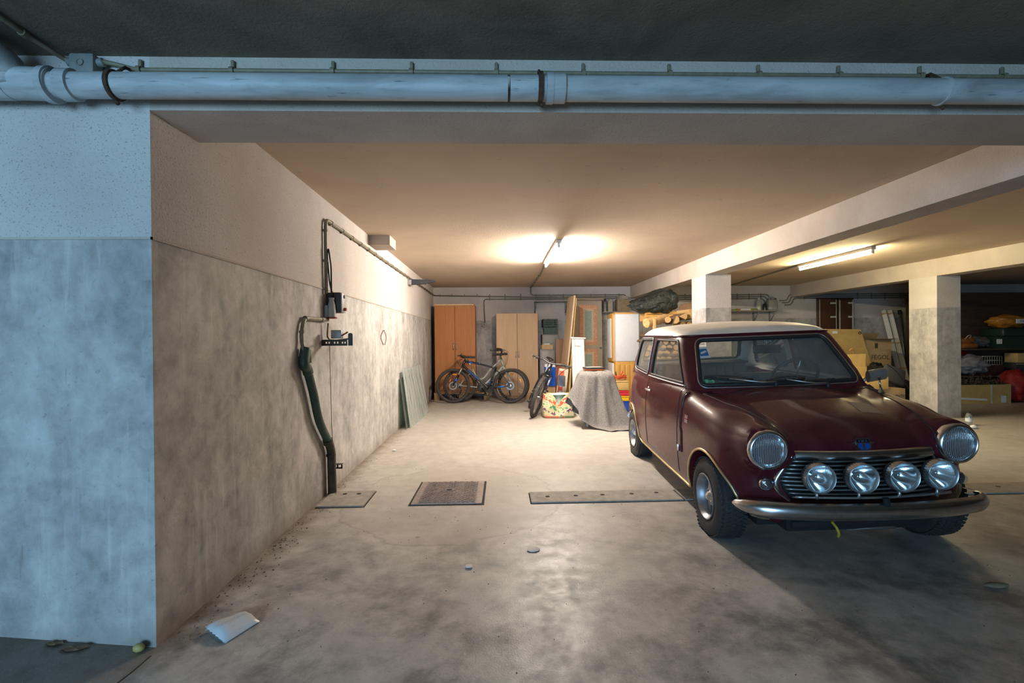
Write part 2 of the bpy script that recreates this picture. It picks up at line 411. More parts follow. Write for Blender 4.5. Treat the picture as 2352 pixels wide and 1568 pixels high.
HLX, HLY, HLZ, HLR = .502, -.398, .655, .110
BELT = .895
def f_lower(p):
    x, y, z = np.abs(p[..., 0]), p[..., 1], p[..., 2]
    plan = ci(y, [-.50, -.40, -.30, -.15, 0, .3, 1.0, 1.8, 2.1, 2.3, 2.45], [.50, .60, .648, .682, .697, .705, .707, .70, .683, .652, .59])
    dv = ci(z, [.10, .22, .32, .50, .62, .75, .86, .95], [-.07, -.03, -.008, 0, -.004, -.017, -.040, -.075])
    side = x - plan - dv
    yf = ci(z, [.10, .22, .30, .36, .60, .66, .72, .80], [-.33, -.37, -.42, -.45, -.452, -.44, -.395, -.30]) + .30 * x ** 2 + .28 * x ** 4
    front = yf - y
    yr = ci(z, [.15, .3, .5, .7, .9], [2.36, 2.42, 2.44, 2.40, 2.30]) - .22 * x ** 2 - .35 * x ** 4
    rear = y - yr
    tc = ci(y, [-.47, -.42, -.35, -.2, 0, .17, .32, .42, .6], [.60, .675, .728, .792, .840, .872, .895, .905, .905])
    # bonnet dome falls away to a valley beside the wings
    tb = tc - .33 * x ** 2.2
    # wing crown running back from the headlamps
    tw_c = ci(y, [-.45, -.36, -.25, -.1, .1, .3, .48], [.66, .745, .782, .808, .835, .862, .885])
    cx = ci(y, [-.4, 0, .4], [.52, .545, .575])
    tw = tw_c - 1.9 * np.abs(x - cx) ** 2.1
    ton = -smin(-tb, -tw, .035)
    wgt = np.clip((y - .36) / .16, 0, 1); wgt = wgt * wgt * (3 - 2 * wgt)
    top = z - (ton * (1 - wgt) + BELT * wgt)
    f = smax(side, top, .11 - .07 * wgt)
    f = smax(f, front, .10); f = smax(f, rear, .16); f = smax(f, .205 - z, .04)
    r = np.sqrt((x - HLX) ** 2 + (z - HLZ) ** 2)
    pod = smax(r - (HLR + .012 + .10 * np.clip(y + .37, 0, 1)), HLY - y, .02); pod = smax(pod, y - .15, .2)
    return smin(f, pod, .05)
def f_green(p):
    x, y, z = np.abs(p[..., 0]), p[..., 1], p[..., 2]
    side = x - ci(z, [.84, .90, 1.0, 1.15, 1.27, 1.35], [.668, .660, .644, .612, .578, .55]) + .05 * np.clip((y - 1.3) / 1.0, -1, 1) ** 2
    scr = (ci(z, [.84, .90, 1.24, 1.40], [.325, .365, .655, .80]) + .16 * x ** 2 - y) * .78
    rear = (y - (ci(z, [.84, .93, 1.25, 1.4], [2.38, 2.325, 2.07, 1.92]) - .16 * x ** 2)) * .85
    roof = z - (ci(y, [.55, .68, .85, 1.1, 1.4, 1.75, 2.0, 2.2], [1.265, 1.302, 1.334, 1.358, 1.366, 1.354, 1.322, 1.275]) - .13 * x ** 2.3)
    f = smax(side, roof, .075); f = smax(f, scr, .045); f = smax(f, rear, .07)
    return smax(f, .845 - z, .01)

def march(f, o, d, tmax=1.6, off=0.0):
    """first root of f+off along rays, by bisection from inside"""
    a = np.zeros(o.shape[:-1]); b = np.full(o.shape[:-1], tmax)
    for _ in range(42):
        m = (a + b) / 2; v = f(o + d * m[..., None]) + off; a = np.where(v < 0, m, a); b = np.where(v < 0, b, m)
    return o + d * ((a + b) / 2)[..., None]
def mould(f, y0, y1, zc, ns, ne, nphi, off=0.0):
    """closed skin of an implicit body, cast from a lengthwise spine"""
    us = []
    for t in np.linspace(0, 1, ns, endpoint=False): us.append((y0 + (y1 - y0) * t, 0.0))
    for a in np.linspace(0, PI, ne, endpoint=False): us.append((y1, a))
    for t in np.linspace(0, 1, ns, endpoint=False): us.append((y1 + (y0 - y1) * t, PI))
    for a in np.linspace(PI, 2 * PI, ne, endpoint=False): us.append((y0, a))
    us = np.array(us); ph = np.linspace(-PI / 2, PI / 2, nphi)
    A, Ph = np.meshgrid(us[:, 1], ph, indexing='ij'); Y0 = np.repeat(us[:, :1], nphi, 1)
    d = np.stack([np.cos(A) * np.cos(Ph), np.sin(A) * np.cos(Ph), np.sin(Ph)], -1)
    o = np.stack([np.zeros_like(Y0), Y0, np.full_like(Y0, zc)], -1)
    return march(f, o, d, off=off)

def me_from(P, closed_u=True):
    mb = MB().grid(P, closed_u=closed_u); me = mb.mesh()
    bm = bmesh.new(); bm.from_mesh(me); bmesh.ops.remove_doubles(bm, verts=bm.verts, dist=2e-4)
    bmesh.ops.dissolve_degenerate(bm, dist=1e-5, edges=bm.edges); bmesh.ops.recalc_face_normals(bm, faces=bm.faces)
    bm.to_mesh(me); bm.free(); return me
def boolean(me, cutters):
    o = bpy.data.objects.new('b', me); COL.objects.link(o); tmp = []
    for c in cutters:
        bm = bmesh.new(); bm.from_mesh(c); bmesh.ops.recalc_face_normals(bm, faces=bm.faces); bm.to_mesh(c); bm.free()
        q = bpy.data.objects.new('c', c); COL.objects.link(q); tmp.append(q)
        m = o.modifiers.new('x', 'BOOLEAN'); m.object = q; m.operation = 'DIFFERENCE'; m.solver = 'EXACT'
    dg = bpy.context.evaluated_depsgraph_get(); r = bpy.data.meshes.new_from_object(o.evaluated_get(dg))
    for q in tmp + [o]: bpy.data.objects.remove(q)
    r.materials.clear(); return r
def rpoly(pts, rad, n=6):
    """polygon with rounded corners (2d)"""
    out = []; k = len(pts); rads = rad if isinstance(rad, (list, tuple)) else [rad] * k
    for i in range(k):
        a, b, c = Vector(pts[i - 1]), Vector(pts[i]), Vector(pts[(i + 1) % k]); d1, d2 = a - b, c - b
        q = min(rads[i], d1.length * .48, d2.length * .48); s_, e_ = b + d1.normalized() * q, b + d2.normalized() * q
        for j in range(n + 1):
            t = j / n; out.append(tuple(s_ * (1 - t) ** 2 + b * 2 * t * (1 - t) + e_ * t * t))
    return out
def densify(poly, step=.02):
    out = []; k = len(poly)
    for i in range(k):
        a, b = Vector(poly[i]), Vector(poly[(i + 1) % k]); n = max(1, int((b - a).length / step))
        for j in range(n): out.append(tuple(a + (b - a) * j / n))
    return out
# matrices that send a 2d (a,b) outline + depth to car space
M_XZ = Matrix(((1, 0, 0, 0), (0, 0, 1, 0), (0, 1, 0, 0), (0, 0, 0, 1)))      # (x,z), depth along y
M_YZ = Matrix(((0, 0, 1, 0), (1, 0, 0, 0), (0, 1, 0, 0), (0, 0, 0, 1)))      # (y,z), depth along x
def inset(poly, d):
    """shrink an outline towards its inside by d"""
    P_ = [Vector(p) for p in poly]; k = len(P_); ar = sum(P_[i].x * P_[(i + 1) % k].y - P_[(i + 1) % k].x * P_[i].y for i in range(k)); out = []
    for i in range(k):
        t = (P_[(i + 1) % k] - P_[i - 1]); t = t.normalized() if t.length > 1e-9 else Vector((1, 0)); n_ = Vector((-t.y, t.x)) * (1 if ar > 0 else -1)
        out.append(tuple(P_[i] + n_ * d))
    return out
def onto(f, poly, plane, side, off=0.0):
    """project a 2d outline onto an implicit skin; plane 'xz' (side -1 front, +1 rear) or 'yz' (side of x)"""
    a = np.array(poly)
    if plane == 'xz': o = np.stack([a[:, 0], np.full(len(a), 1.2 if f is f_green else .6), a[:, 1]], -1); d = np.tile(np.array([0., side, 0.]), (len(a), 1))
    else: o = np.stack([np.zeros(len(a)), a[:, 0], a[:, 1]], -1); d = np.tile(np.array([float(side), 0., 0.]), (len(a), 1))
    return march(f, o, d, 2.2, off)

# --- car materials
def m_paint():
    t = NT('maroon_car_paint_dusty'); p = t.obj(); nz = t.sep(t.n('NewGeometry').outputs['Normal'])[2]
    n1 = t.noise(p, 5, 6, .65, .5); n2 = t.noise(p, 40, 4, .6)
    c = t.ramp(n1, [(.3, (.060, .006, .011)), (.7, (.098, .010, .017))])
    dust = t.math('MULTIPLY', t.ramp(nz, [(.25, .10), (.95, 1.0)]), t.ramp(n1, [(.3, .015), (.75, .09)]))
    c = t.mix(dust, c, (.30, .235, .20))
    t.P(Base_Color=c, Roughness=t.ramp(n2, [(.3, .38), (.7, .5)])); t.b.inputs['Specular IOR Level'].default_value = .10; t.b.inputs['Coat Weight'].default_value = .42; t.b.inputs['Coat Roughness'].default_value = .06
    return t.m
PAINT = m_paint()
ROOFP = M('cream_roof_paint_dusty', (.82, .77, .68), .5, 0, .10, 9)
CHROME = M('dull_chrome', (.62, .63, .65), .22, 1.0, .12, 30)
CHROME_D = M('dusty_chrome', (.48, .48, .47), .38, .9, .2, 22)
BRASS = M('gilt_trim_strip', (.62, .47, .26), .34, .85, .15, 40)
RUBBER = M('black_rubber', (.018, .018, .018), .55, 0, .2, 40)
TYRE = M('tyre_rubber', (.028, .027, .026), .8, 0, .3, 60, .2, 160)
ALLOY = M('grey_alloy', (.30, .31, .33), .42, .8, .15, 30)
BLACKM = M('black_underbody', (.010, .010, .011), .8, 0, .3, 20)
TRIMBLK = M('black_vinyl', (.03, .03, .032), .55, 0, .2, 30, .1, 90)
SEATM = M('grey_seat_vinyl', (.075, .07, .066), .6, 0, .25, 18, .15, 60)
LINER = M('cream_headlining', (.50, .47, .42), .8, 0, .1)
def m_glass(name, tint, dust):
    t = NT(name); p = t.obj(); t.t.nodes.remove(t.b)
    tr = t.n('BsdfTransparent'); tr.inputs[0].default_value = tint + (1,)
    gl = t.n('BsdfGlossy'); gl.inputs['Roughness'].default_value = .03; gl.inputs[0].default_value = (.9, .95, 1, 1)
    df = t.n('BsdfDiffuse'); df.inputs[0].default_value = (.62, .60, .55, 1)
    fr = t.n('LayerWeight'); fr.inputs[0].default_value = .22
    mx = t.n('MixShader'); t.set(mx.inputs[0], fr.outputs['Fresnel']); t.set(mx.inputs[1], tr.outputs[0]); t.set(mx.inputs[2], gl.outputs[0])
    m2 = t.n('MixShader'); t.set(m2.inputs[0], t.ramp(t.noise(p, 3.5, 6, .7, .5), [(.3, dust * .5), (.75, dust * 1.5)])); t.set(m2.inputs[1], mx.outputs[0]); t.set(m2.inputs[2], df.outputs[0])
    t.t.links.new(m2.outputs[0], t.o.inputs[0]); return t.m
WSGLASS = m_glass('dusty_window_glass', (.92, .94, .91), .17)
SIDEGLASS = m_glass('dusty_side_glass', (.90, .93, .91), .24)
def m_lens(name, scale, flute, dd=(.03, .16)):
    t = NT(name); s = t.sep(t.obj()); t.t.nodes.remove(t.b)
    tr = t.n('BsdfTransparent'); tr.inputs[0].default_value = (.88, .94, .96, 1)
    gl = t.n('BsdfGlossy'); gl.inputs['Roughness'].default_value = .06; gl.inputs[0].default_value = (.92, .97, 1, 1)
    df = t.n('BsdfDiffuse'); df.inputs[0].default_value = (.62, .68, .70, 1)
    if flute:
        bn = t.n('Bump'); bn.inputs['Strength'].default_value = flute; bn.inputs['Distance'].default_value = .004
        t.set(bn.inputs['Height'], t.math('SINE', t.math('MULTIPLY', s[0], scale))); t.set(gl.inputs['Normal'], bn.outputs[0]); t.set(df.inputs['Normal'], bn.outputs[0])
    mx = t.n('MixShader'); mx.inputs[0].default_value = .16 if flute else .12; t.set(mx.inputs[1], tr.outputs[0]); t.set(mx.inputs[2], gl.outputs[0])
    m2 = t.n('MixShader'); t.set(m2.inputs[0], t.ramp(t.math('SINE', t.math('MULTIPLY', s[0], scale)), [(.0, dd[0]), (1.0, dd[1])]) if flute else .05); t.set(m2.inputs[1], mx.outputs[0]); t.set(m2.inputs[2], df.outputs[0])
    t.t.links.new(m2.outputs[0], t.o.inputs[0]); return t.m
LENS_H = m_lens('headlamp_lens_glass', 700, .7, (.12, .42)); LENS_F = m_lens('fluted_lens_glass', 900, .55); LENS_C = m_lens('clear_lens_glass', 60, 0.0)
REFLECT = M('silvered_reflector', (.82, .86, .90), .10, 1.0, .04)

# --- car frame: origin on the floor under the front axle, y to the rear
CAR = thing('car', 'maroon vintage two-door small car with cream roof and four round auxiliary lamps', 'car', (2.001, 2.929, 0), -.0547)
BT = Matrix.Translation((0, 1.4, 0)) @ Matrix.Rotation(.0155, 4, 'X') @ Matrix.Rotation(-.032, 4, 'Y') @ Matrix.Translation((0, -1.4, 0))
def bp(me, name, mat, smooth=None, parent=None):
    """body part: applies the body's slight nose-down stance"""
    me.transform(BT); return mk(name, me, mat, parent or CAR, smooth)
def bmb(mb, name, mat, smooth=None, parent=None, doubles=False):
    me = mb.mesh(name); bm = bmesh.new(); bm.from_mesh(me)
    if doubles: bmesh.ops.remove_doubles(bm, verts=bm.verts, dist=1e-5)
    bmesh.ops.recalc_face_normals(bm, faces=bm.faces); bm.to_mesh(me); bm.free()
    return bp(me, name, mat, smooth, parent)

WR, WW, TRK, WB = .246, .165, .625, 2.036
GR_TOP, GR_TIP, GR_BOT = (.362, .622), (.447, .478), (.383, .372)
GRP = rpoly([(-GR_TOP[0], GR_TOP[1]), (-GR_TIP[0], GR_TIP[1]), (-GR_BOT[0], GR_BOT[1]), (GR_BOT[0], GR_BOT[1]), (GR_TIP[0], GR_TIP[1]), (GR_TOP[0], GR_TOP[1])], [.01, .06, .03, .03, .06, .01])
ARC_F, ARC_R = (0.0, .262, .292), (WB, .262, .285)
def arch_cut(ya, za, r, s):
    poly = [(ya + r * math.cos(a), za + r * math.sin(a)) for a in np.linspace(0, PI, 40)] + [(ya - r - .0, 0.0), (ya + r + .0, 0.0)]
    return MB().prism(poly, .42 * s if s > 0 else -.9, .9 if s > 0 else .42 * s, M_YZ).mesh()
low = me_from(mould(f_lower, -.06, 2.0, .50, 120, 56, 88))
cav = MB().prism(rpoly([(-.60, .50), (.60, .50), (.60, 2.18), (-.60, 2.18)], .12), .30, 1.1).mesh()
low = boolean(low, [arch_cut(*ARC_F, -1), arch_cut(*ARC_F, 1), arch_cut(*ARC_R, -1), arch_cut(*ARC_R, 1), MB().prism(GRP, -.9, -.335, M_XZ).mesh(), cav])

# panel split: bonnet and doors become parts of their own
D_F, D_R, D_B = .50, 1.40, .285            # door: front edge, rear edge, lower edge (local y, y, z)
DLEAN = .05
def bonnet_x(y): return np.interp(y, [-.5, -.4, .17, .33], [.385, .395, .525, .555])
bm = bmesh.new(); bm.from_mesh(low)
def bis(co, no): bmesh.ops.bisect_plane(bm, geom=bm.verts[:] + bm.edges[:] + bm.faces[:], dist=1e-5, plane_co=co, plane_no=no)
bis((0, D_F, 0), (0, 1, 0)); bis((0, D_R, 0), (0, 1, 0)); bis((0, 0, D_B), (0, 0, 1))
bis((0, .335, 0), (0, 1, .0)); bis((0, 0, .612), (0, 0, 1))
for s in (-1, 1): bis((s * .395, -.40, 0), Vector((.57, -s * .13, 0))); bis((s * .55, .1, .60), (s, 0, 0))
bm.faces.ensure_lookup_table(); bm.normal_update()
cls = {'bonnet': [], 'door_a': [], 'door_b': [], 'body_shell': []}
for fc in bm.faces:
    c = fc.calc_center_median(); n_ = fc.normal
    if D_F < c.y < D_R and c.z > D_B and abs(c.x) > .625 and abs(n_.x) > .35: cls['door_a' if c.x < 0 else 'door_b'].append(fc)
    elif c.y < .335 and c.z > .612 and abs(c.x) < .395 + (c.y + .40) * .13 / .57 and (n_.z > .1 or n_.y < -.2) and c.y < .33: cls['bonnet'].append(fc)
    else: cls['body_shell'].append(fc)
def sub_mesh(faces):
    vi = {}; vs = []; fs = []
    for fc in faces:
        q = []
        for v in fc.verts:
            if v.index not in vi: vi[v.index] = len(vs); vs.append(tuple(v.co))
            q.append(vi[v.index])
        fs.append(q)
    me = bpy.data.meshes.new('panel'); me.from_pydata(vs, [], fs); me.update(); return me
bm.verts.index_update()
parts = {k: sub_mesh(v) for k, v in cls.items()}; bm.free()
bp(parts['body_shell'], 'body_shell', PAINT, 42)
bp(parts['bonnet'], 'bonnet', PAINT, 42)
DOOR_L = bp(parts['door_a'], 'door', PAINT, 42); DOOR_R = bp(parts['door_b'], 'door', PAINT, 42)

# shut lines: thin dark rubber in the gaps
def seam(poly_pts, name, r=.0032, mat=RUBBER, parent=None):
    return bmb(MB().tube(poly_pts, r, 6), name, mat, True, parent)
for s, dr in ((-1, DOOR_L), (1, DOOR_R)):
    zs = np.linspace(D_B, .885, 30)
    ln = onto(f_lower, [(D_F, z) for z in zs[::-1]] + [(y, D_B) for y in np.linspace(D_F, D_R, 40)[1:-1]] + [(D_R, z) for z in zs], 'yz', s)
    seam(ln, 'door_seam', .0034, RUBBER, dr)
    # A-panel seam: raised flange between wing and door
    ln = onto(f_lower, [(.40 + .02 * (z > .6), z) for z in np.linspace(.45, .87, 24)], 'yz', s)
    bmb(MB().tube(ln, .009, 8), 'wing_seam', PAINT, True)
    ln = onto(f_lower, [(.418 + .02 * (z > .6), z) for z in np.linspace(.45, .87, 24)], 'yz', s)
    seam(ln, 'wing_gap', .005)
    ys = np.linspace(-.40, .335, 40)
    xs_ = np.sign(s) * (.395 + (ys + .40) * .13 / .57)
    o = np.stack([xs_, ys, np.full_like(ys, .45)], -1); d = np.tile(np.array([0, 0, 1.]), (len(ys), 1))
    seam(march(f_lower, o, d), 'bonnet_gap', .0036)
xs_ = np.linspace(-.555, .555, 40); o = np.stack([xs_, np.full_like(xs_, .335), np.full_like(xs_, .5)], -1)
seam(march(f_lower, o, np.tile(np.array([0, 0, 1.]), (40, 1))), 'bonnet_gap', .0034)

# underbody and engine mass so no light leaks under the arches
bmb(MB().box((0, 1.0, .235), (1.0, 2.5, .10)).box((0, -.18, .27), (.78, .36, .16)), 'underbody', BLACKM)

# --- greenhouse: hollow skin with window openings
WSP = rpoly([(-.562, .904), (.562, .904), (.484, 1.236), (-.484, 1.236)], .062, 8)
RWP = rpoly([(-.535, .965), (.535, .965), (.475, 1.225), (-.475, 1.225)], .07, 8)
SWP = rpoly([(.525, .912), (1.345, .912), (1.335, 1.236), (.775, 1.236)], [.03, .03, .045, .045], 6)
QWP = rpoly([(1.435, .916), (2.03, .930), (1.935, 1.228), (1.43, 1.236)], [.045, .075, .06, .045], 6)
go = me_from(mould(f_green, .95, 1.75, 1.06, 70, 44, 72)); gi = me_from(mould(f_green, .95, 1.75, 1.06, 50, 30, 48, off=.032))
gcut = [gi, MB().box((0, 1.35, .80), (1.16, 1.65, .26)).mesh(), MB().prism(WSP, -.6, 1.0, M_XZ).mesh(), MB().prism(RWP, 1.7, 3.0, M_XZ).mesh(),
        MB().prism(SWP, -1.2, 1.2, M_YZ).mesh(), MB().prism(QWP, -1.2, 1.2, M_YZ).mesh()]
gr = boolean(go, gcut)
bm = bmesh.new(); bm.from_mesh(gr); GZ = 1.262
bmesh.ops.bisect_plane(bm, geom=bm.verts[:] + bm.edges[:] + bm.faces[:], dist=1e-5, plane_co=(0, 1.4, GZ), plane_no=(0, .012, 1))
bm.normal_update(); bm.verts.index_update(); up_, dn_, lin = [], [], []
for fc in bm.faces:
    c = fc.calc_center_median(); isin = f_green(np.array([tuple(c)]))[0] < -.02
    if isin: lin.append(fc)
    else: (up_ if c.z + .012 * (c.y - 1.4) > GZ else dn_).append(fc)
pm = [sub_mesh(q) for q in (up_, dn_, lin)]; bm.free()
bp(pm[0], 'roof', ROOFP, 45); bp(pm[1], 'pillar_frame', PAINT, 45); bp(pm[2], 'headlining', LINER, 45)
# drip rail all round at the roof seam
us = np.linspace(0, 2 * PI, 160, endpoint=False); o = []; d = []
for a in us:
    o.append((0, 1.35 + .45 * math.sin(a), GZ - .012 * .45 * math.sin(a) - .003)); d.append((math.cos(a), math.sin(a) * 1.0, 0))
rail = march(f_green, np.array(o), np.array(d), 1.8, -.004)
bmb(MB().tube(rail, .0075, 8, closed=True), 'drip_rail', PAINT, True)

# glass, rubber seals, bright beads
def window(poly, plane, side, name, glass, seal_r, bead=None):
    q = densify(poly, .02)
    ring = onto(f_green, q, plane, side, .006)
    mid = np.mean(np.array(q), 0)
    rings = [onto(f_green, [tuple(mid + (np.array(p) - mid) * k) for p in q], plane, side, .012) for k in (1.0, .82, .6, .36, .14, .001)]
    g = MB().grid(np.array(rings), closed_v=True); go_ = bmb(g, name, glass, True, doubles=True)
    bmb(MB().tube(onto(f_green, inset(q, .010), plane, side, .002), seal_r, 8, closed=True), 'window_seal', RUBBER, True, go_)
    if bead is not None:
        bmb(MB().tube(onto(f_green, inset(q, -.006), plane, side, -.006), bead[1], 6, closed=True), 'bright_bead', bead[0], True, go_)
    return go_
WS = window(WSP, 'xz', -1, 'windscreen', WSGLASS, .015, (CHROME_D, .0048))
window(RWP, 'xz', 1, 'rear_window', WSGLASS, .015, (CHROME_D, .004))
for s in (-1, 1):
    window(SWP, 'yz', s, 'door_window', SIDEGLASS, .009)
    window(QWP, 'yz', s, 'quarter_window', SIDEGLASS, .008, (CHROME_D, .0055))
    # bright waist strip under the door glass
    ln = onto(f_green, [(y, .905) for y in np.linspace(.50, 1.39, 30)], 'yz', s, -.004)
    bmb(MB().tube(ln, .009, 8, flat=.55), 'waist_strip', CHROME_D, True, DOOR_L if s < 0 else DOOR_R)

# --- gilt strip along wheel arches and sills
def side_line(s):
    pts = []
    ya, za, r = ARC_F; r += .006
    a0 = math.asin((.30 - za) / r)
    for a in np.linspace(-.25, PI - .02, 36): pts.append((ya - r * math.cos(a) * 1.0, za + r * math.sin(a)))
    for y in np.linspace(ya + r + .012, ARC_R[0] - ARC_R[2] - .02, 30): pts.append((y, .232))
    ya, za, r = ARC_R; r += .006
    for a in np.linspace(.02, PI - .1, 36): pts.append((ya - r * math.cos(a), za + r * math.sin(a)))
    return onto(f_lower, pts, 'yz', s, -.003)
for s in (-1, 1): bmb(MB().tube(smoothpath(side_line(s)[::2], 3), .0085, 8), 'sill_strip', BRASS, True)

# --- wheels
def make_wheel(sag=0.0):
    """wheel about local x, outer face towards -x"""
    R_, w2 = WR, WW / 2
    t = bpy.data.objects.new('wheel', None); COL.objects.link(t); t.empty_display_size = .1
    rot = Matrix.Rotation(-PI / 2, 4, 'Y')            # local z -> -x
    prof = [(.136, w2 - .012), (.150, w2 - .002), (.180, w2 + .004), (.212, w2 - .002), (.232, w2 - .016), (.2435, w2 - .030), (.246, 0), (.2435, -w2 + .030), (.232, -w2 + .016), (.20, -w2), (.150, -w2), (.136, -w2 + .01)]
    ty = MB().lathe(prof, 72, rot)
    tread = MB()
    for j in range(54):
        a = 2 * PI * j / 54
        for row, (zz, w_) in enumerate([(.061, .026), (.030, .024), (0, .024), (-.030, .024), (-.061, .026)]):
            aa = a + (row % 2) * PI / 54
            rad = .2442 if abs(zz) < .05 else .2392
            m = rot @ Matrix.Rotation(aa, 4, 'Z') @ Matrix.Translation((rad, 0, zz)) @ Matrix.Rotation(.35 * (1 if row % 2 else -1), 4, 'X')
            tread.box((0, 0, 0), (.008, .019, w_), m)
    if sag:
        zf = -(R_ - sag)
        for q in (ty, tread):
            for i, (x, y, z) in enumerate(q.v):
                if z < zf + .05:
                    k = min(1, (zf + .05 - z) / .05); x *= 1 + .16 * k; z = max(z, zf + .0005 * (q is tread))
                    q.v[i] = (x, y, z)
    tyre = ty.obj('tyre', TYRE, t, 50); tr = tread.obj('tread_blocks', TYRE, tyre); tr['kind'] = 'stuff'
    rim = MB().lathe([(.1385, w2 - .006), (.1405, w2 + .001), (.136, w2 + .004), (.131, w2 - .001), (.127, w2 - .012), (.120, w2 - .020), (.117, w2 - .050), (.112, w2 - .075), (.09, w2 - .082), (.0, w2 - .085)], 56, rot)
    rim.obj('rim', ALLOY, t, 40)
    for k in range(5):
        a = 2 * PI * k / 5 + .3; m = rot @ Matrix.Rotation(a, 4, 'Z')
        sp = MB(); sp.add([(.034, -.021, w2 - .030), (.034, .021, w2 - .030), (.113, .014, w2 - .046), (.113, -.014, w2 - .046), (.034, -.026, w2 - .065), (.034, .026, w2 - .065), (.115, .020, w2 - .075), (.115, -.020, w2 - .075)],
               [(0, 1, 2, 3), (4, 7, 6, 5), (0, 4, 5, 1), (1, 5, 6, 2), (2, 6, 7, 3), (3, 7, 4, 0)], m); sp.obj('spoke', ALLOY, t)
    MB().lathe([(.0, w2 - .006), (.010, w2 - .007), (.020, w2 - .012), (.027, w2 - .022), (.033, w2 - .028), (.044, w2 - .034), (.046, w2 - .060)], 28, rot).obj('hub_cap', CHROME, t, 40)
    for k in range(5):
        a = 2 * PI * k / 5 + .3 + PI / 5; MB().lathe([(0, w2 - .03), (.006, w2 - .032), (.008, w2 - .04), (.008, w2 - .08)], 10, rot @ Matrix.Translation((.048 * math.cos(a), .048 * math.sin(a), 0))).obj('wheel_nut', CHROME_D, t, 40)
    return t
SAG = .020
wh0 = make_wheel(SAG); wh1 = make_wheel()
for i, (x, y, s) in enumerate([(-TRK, 0, 1), (-TRK + .015, WB, 1), (TRK, 0, -1), (TRK - .015, WB, -1)]):
    src = wh0 if s > 0 else wh1; w_ = src if i in (0, 2) else copy_tree(src)
    w_.parent = CAR; w_.location = (x, y, WR + .001 - (SAG if s > 0 else 0)); w_.rotation_euler = (0 if s > 0 else .5 * i, 0, 0 if s > 0 else PI)

# --- grille: separate horizontal bars behind a bright surround
def grx(z):
    if z > GR_TIP[1]: k = (z - GR_TIP[1]) / (GR_TOP[1] - GR_TIP[1]); return GR_TIP[0] + (GR_TOP[0] - GR_TIP[0]) * k
    k = (z - GR_BOT[1]) / (GR_TIP[1] - GR_BOT[1]); return GR_BOT[0] + (GR_TIP[0] - GR_BOT[0]) * k
def gy(x): return -.438 + .30 * x ** 2 + .28 * x ** 4
GRILLE = bpy.data.objects.new('grille', None); COL.objects.link(GRILLE); GRILLE.parent = CAR
zs = np.linspace(.386, .606, 11)
for z in zs:
    hw = grx(z) - .022; xs_ = np.linspace(-hw, hw, 25)
    bmb(MB().tube([(x, gy(x) + .012, z) for x in xs_], .0082, 8, flat=.62), 'grille_bar', CHROME_D, True, GRILLE)
bmb(MB().box((0, -.36, .48), (.84, .02, .24)), 'grille_backing', BLACKM, None, GRILLE)
for s in (-1, 1):
    pts = smoothpath([(s * (GR_TOP[0] + .006), gy(GR_TOP[0]) - .006, .618), (s * (GR_TOP[0] + .048), gy(.42) - .008, .550), (s * (GR_TIP[0] + .004), gy(GR_TIP[0]) - .010, .478), (s * (GR_TIP[0] - .010), gy(.43) - .010, .42), (s * (GR_BOT[0] + .005), gy(GR_BOT[0]) - .008, .372)], 8)
    n_ = len(pts); bmb(MB().tube(pts, [.011 + .012 * math.sin(PI * min(1, i / (n_ - 1) * 1.1)) for i in range(n_)], 10, flat=.8), 'grille_whisker', CHROME, True, GRILLE)
xs_ = np.linspace(-.385, .385, 33)
lip = [[(x, gy(x) + u - .012, .640 + v) for (u, v) in [(.02, .004), (.0, .006), (-.010, .0), (-.015, -.016), (-.017, -.034), (-.012, -.042), (.02, -.040)]] for x in xs_ * .362 / .385]
bmb(MB().grid(np.array(lip), closed_v=True), 'bonnet_lip_trim', CHROME, 50)

# --- round lamps: bowl, glass, bright rim
def round_lamp(name, c, r, lens, rim_w, depth, tilt=0.0, shell=CHROME):
    t = bpy.data.objects.new(name, None); COL.objects.link(t); t.parent = CAR
    m = BT @ Matrix.Translation(c) @ Matrix.Rotation(tilt, 4, 'Z') @ Matrix.Rotation(PI / 2, 4, 'X')     # local z -> -y
    MB().lathe([(r + rim_w * .9, -depth), (r + rim_w, -depth * .5), (r + rim_w, -.004), (r + rim_w * .75, .008), (r + .004, .012), (r - .003, .007), (r - .004, -.004)], 56, m).obj('rim', shell, t, 50)
    MB().lathe([(r * math.sin(a), .004 + .022 * (math.cos(a * .9) - .25) * r / .09) for a in np.linspace(0, PI / 2, 9)], 48, m).obj('lens', lens, t, True)
    MB().lathe([(.012, -.062)] + [(.012 + (r - .014) * k, -.062 + .058 * k ** 1.8) for k in np.linspace(.05, 1, 9)], 40, m).obj('reflector', REFLECT, t, True)
    MB().lathe([(0, -.028), (.008, -.030), (.012, -.040), (.012, -.062)], 16, m).obj('bulb', CHROME, t, True)
    return t
for s in (-1, 1): round_lamp('headlamp', (s * HLX, HLY - .014, HLZ), .090, LENS_H, .018, .035, s * .03)
for k, x in enumerate((-.306, -.102, .102, .306)):
    t = round_lamp('auxiliary_lamp', (x, -.556 + .12 * abs(x) ** 1.5, .532), .072, LENS_F if k in (0, 3) else LENS_C, .006, .03, 0, CHROME_D)
    m = BT @ Matrix.Translation((x, -.556 + .12 * abs(x) ** 1.5, .532)) @ Matrix.Rotation(PI / 2, 4, 'X')
    MB().lathe([(.078, -.006), (.078, -.03), (.066, -.055), (.04, -.072), (0, -.078)], 36, m).obj('lamp_bowl', TRIMBLK, t, True)
    MB().tube([m @ Vector((0, -.078, -.03)), m @ Vector((0, -.115, -.03))], .008, 8).obj('lamp_stem', CHROME_D, t, True)
bmb(MB().tube([(x, -.522 + .22 * abs(x) ** 1.7, .420) for x in np.linspace(-.40, .40, 24)], .007, 8), 'lamp_bar', CHROME_D, True)
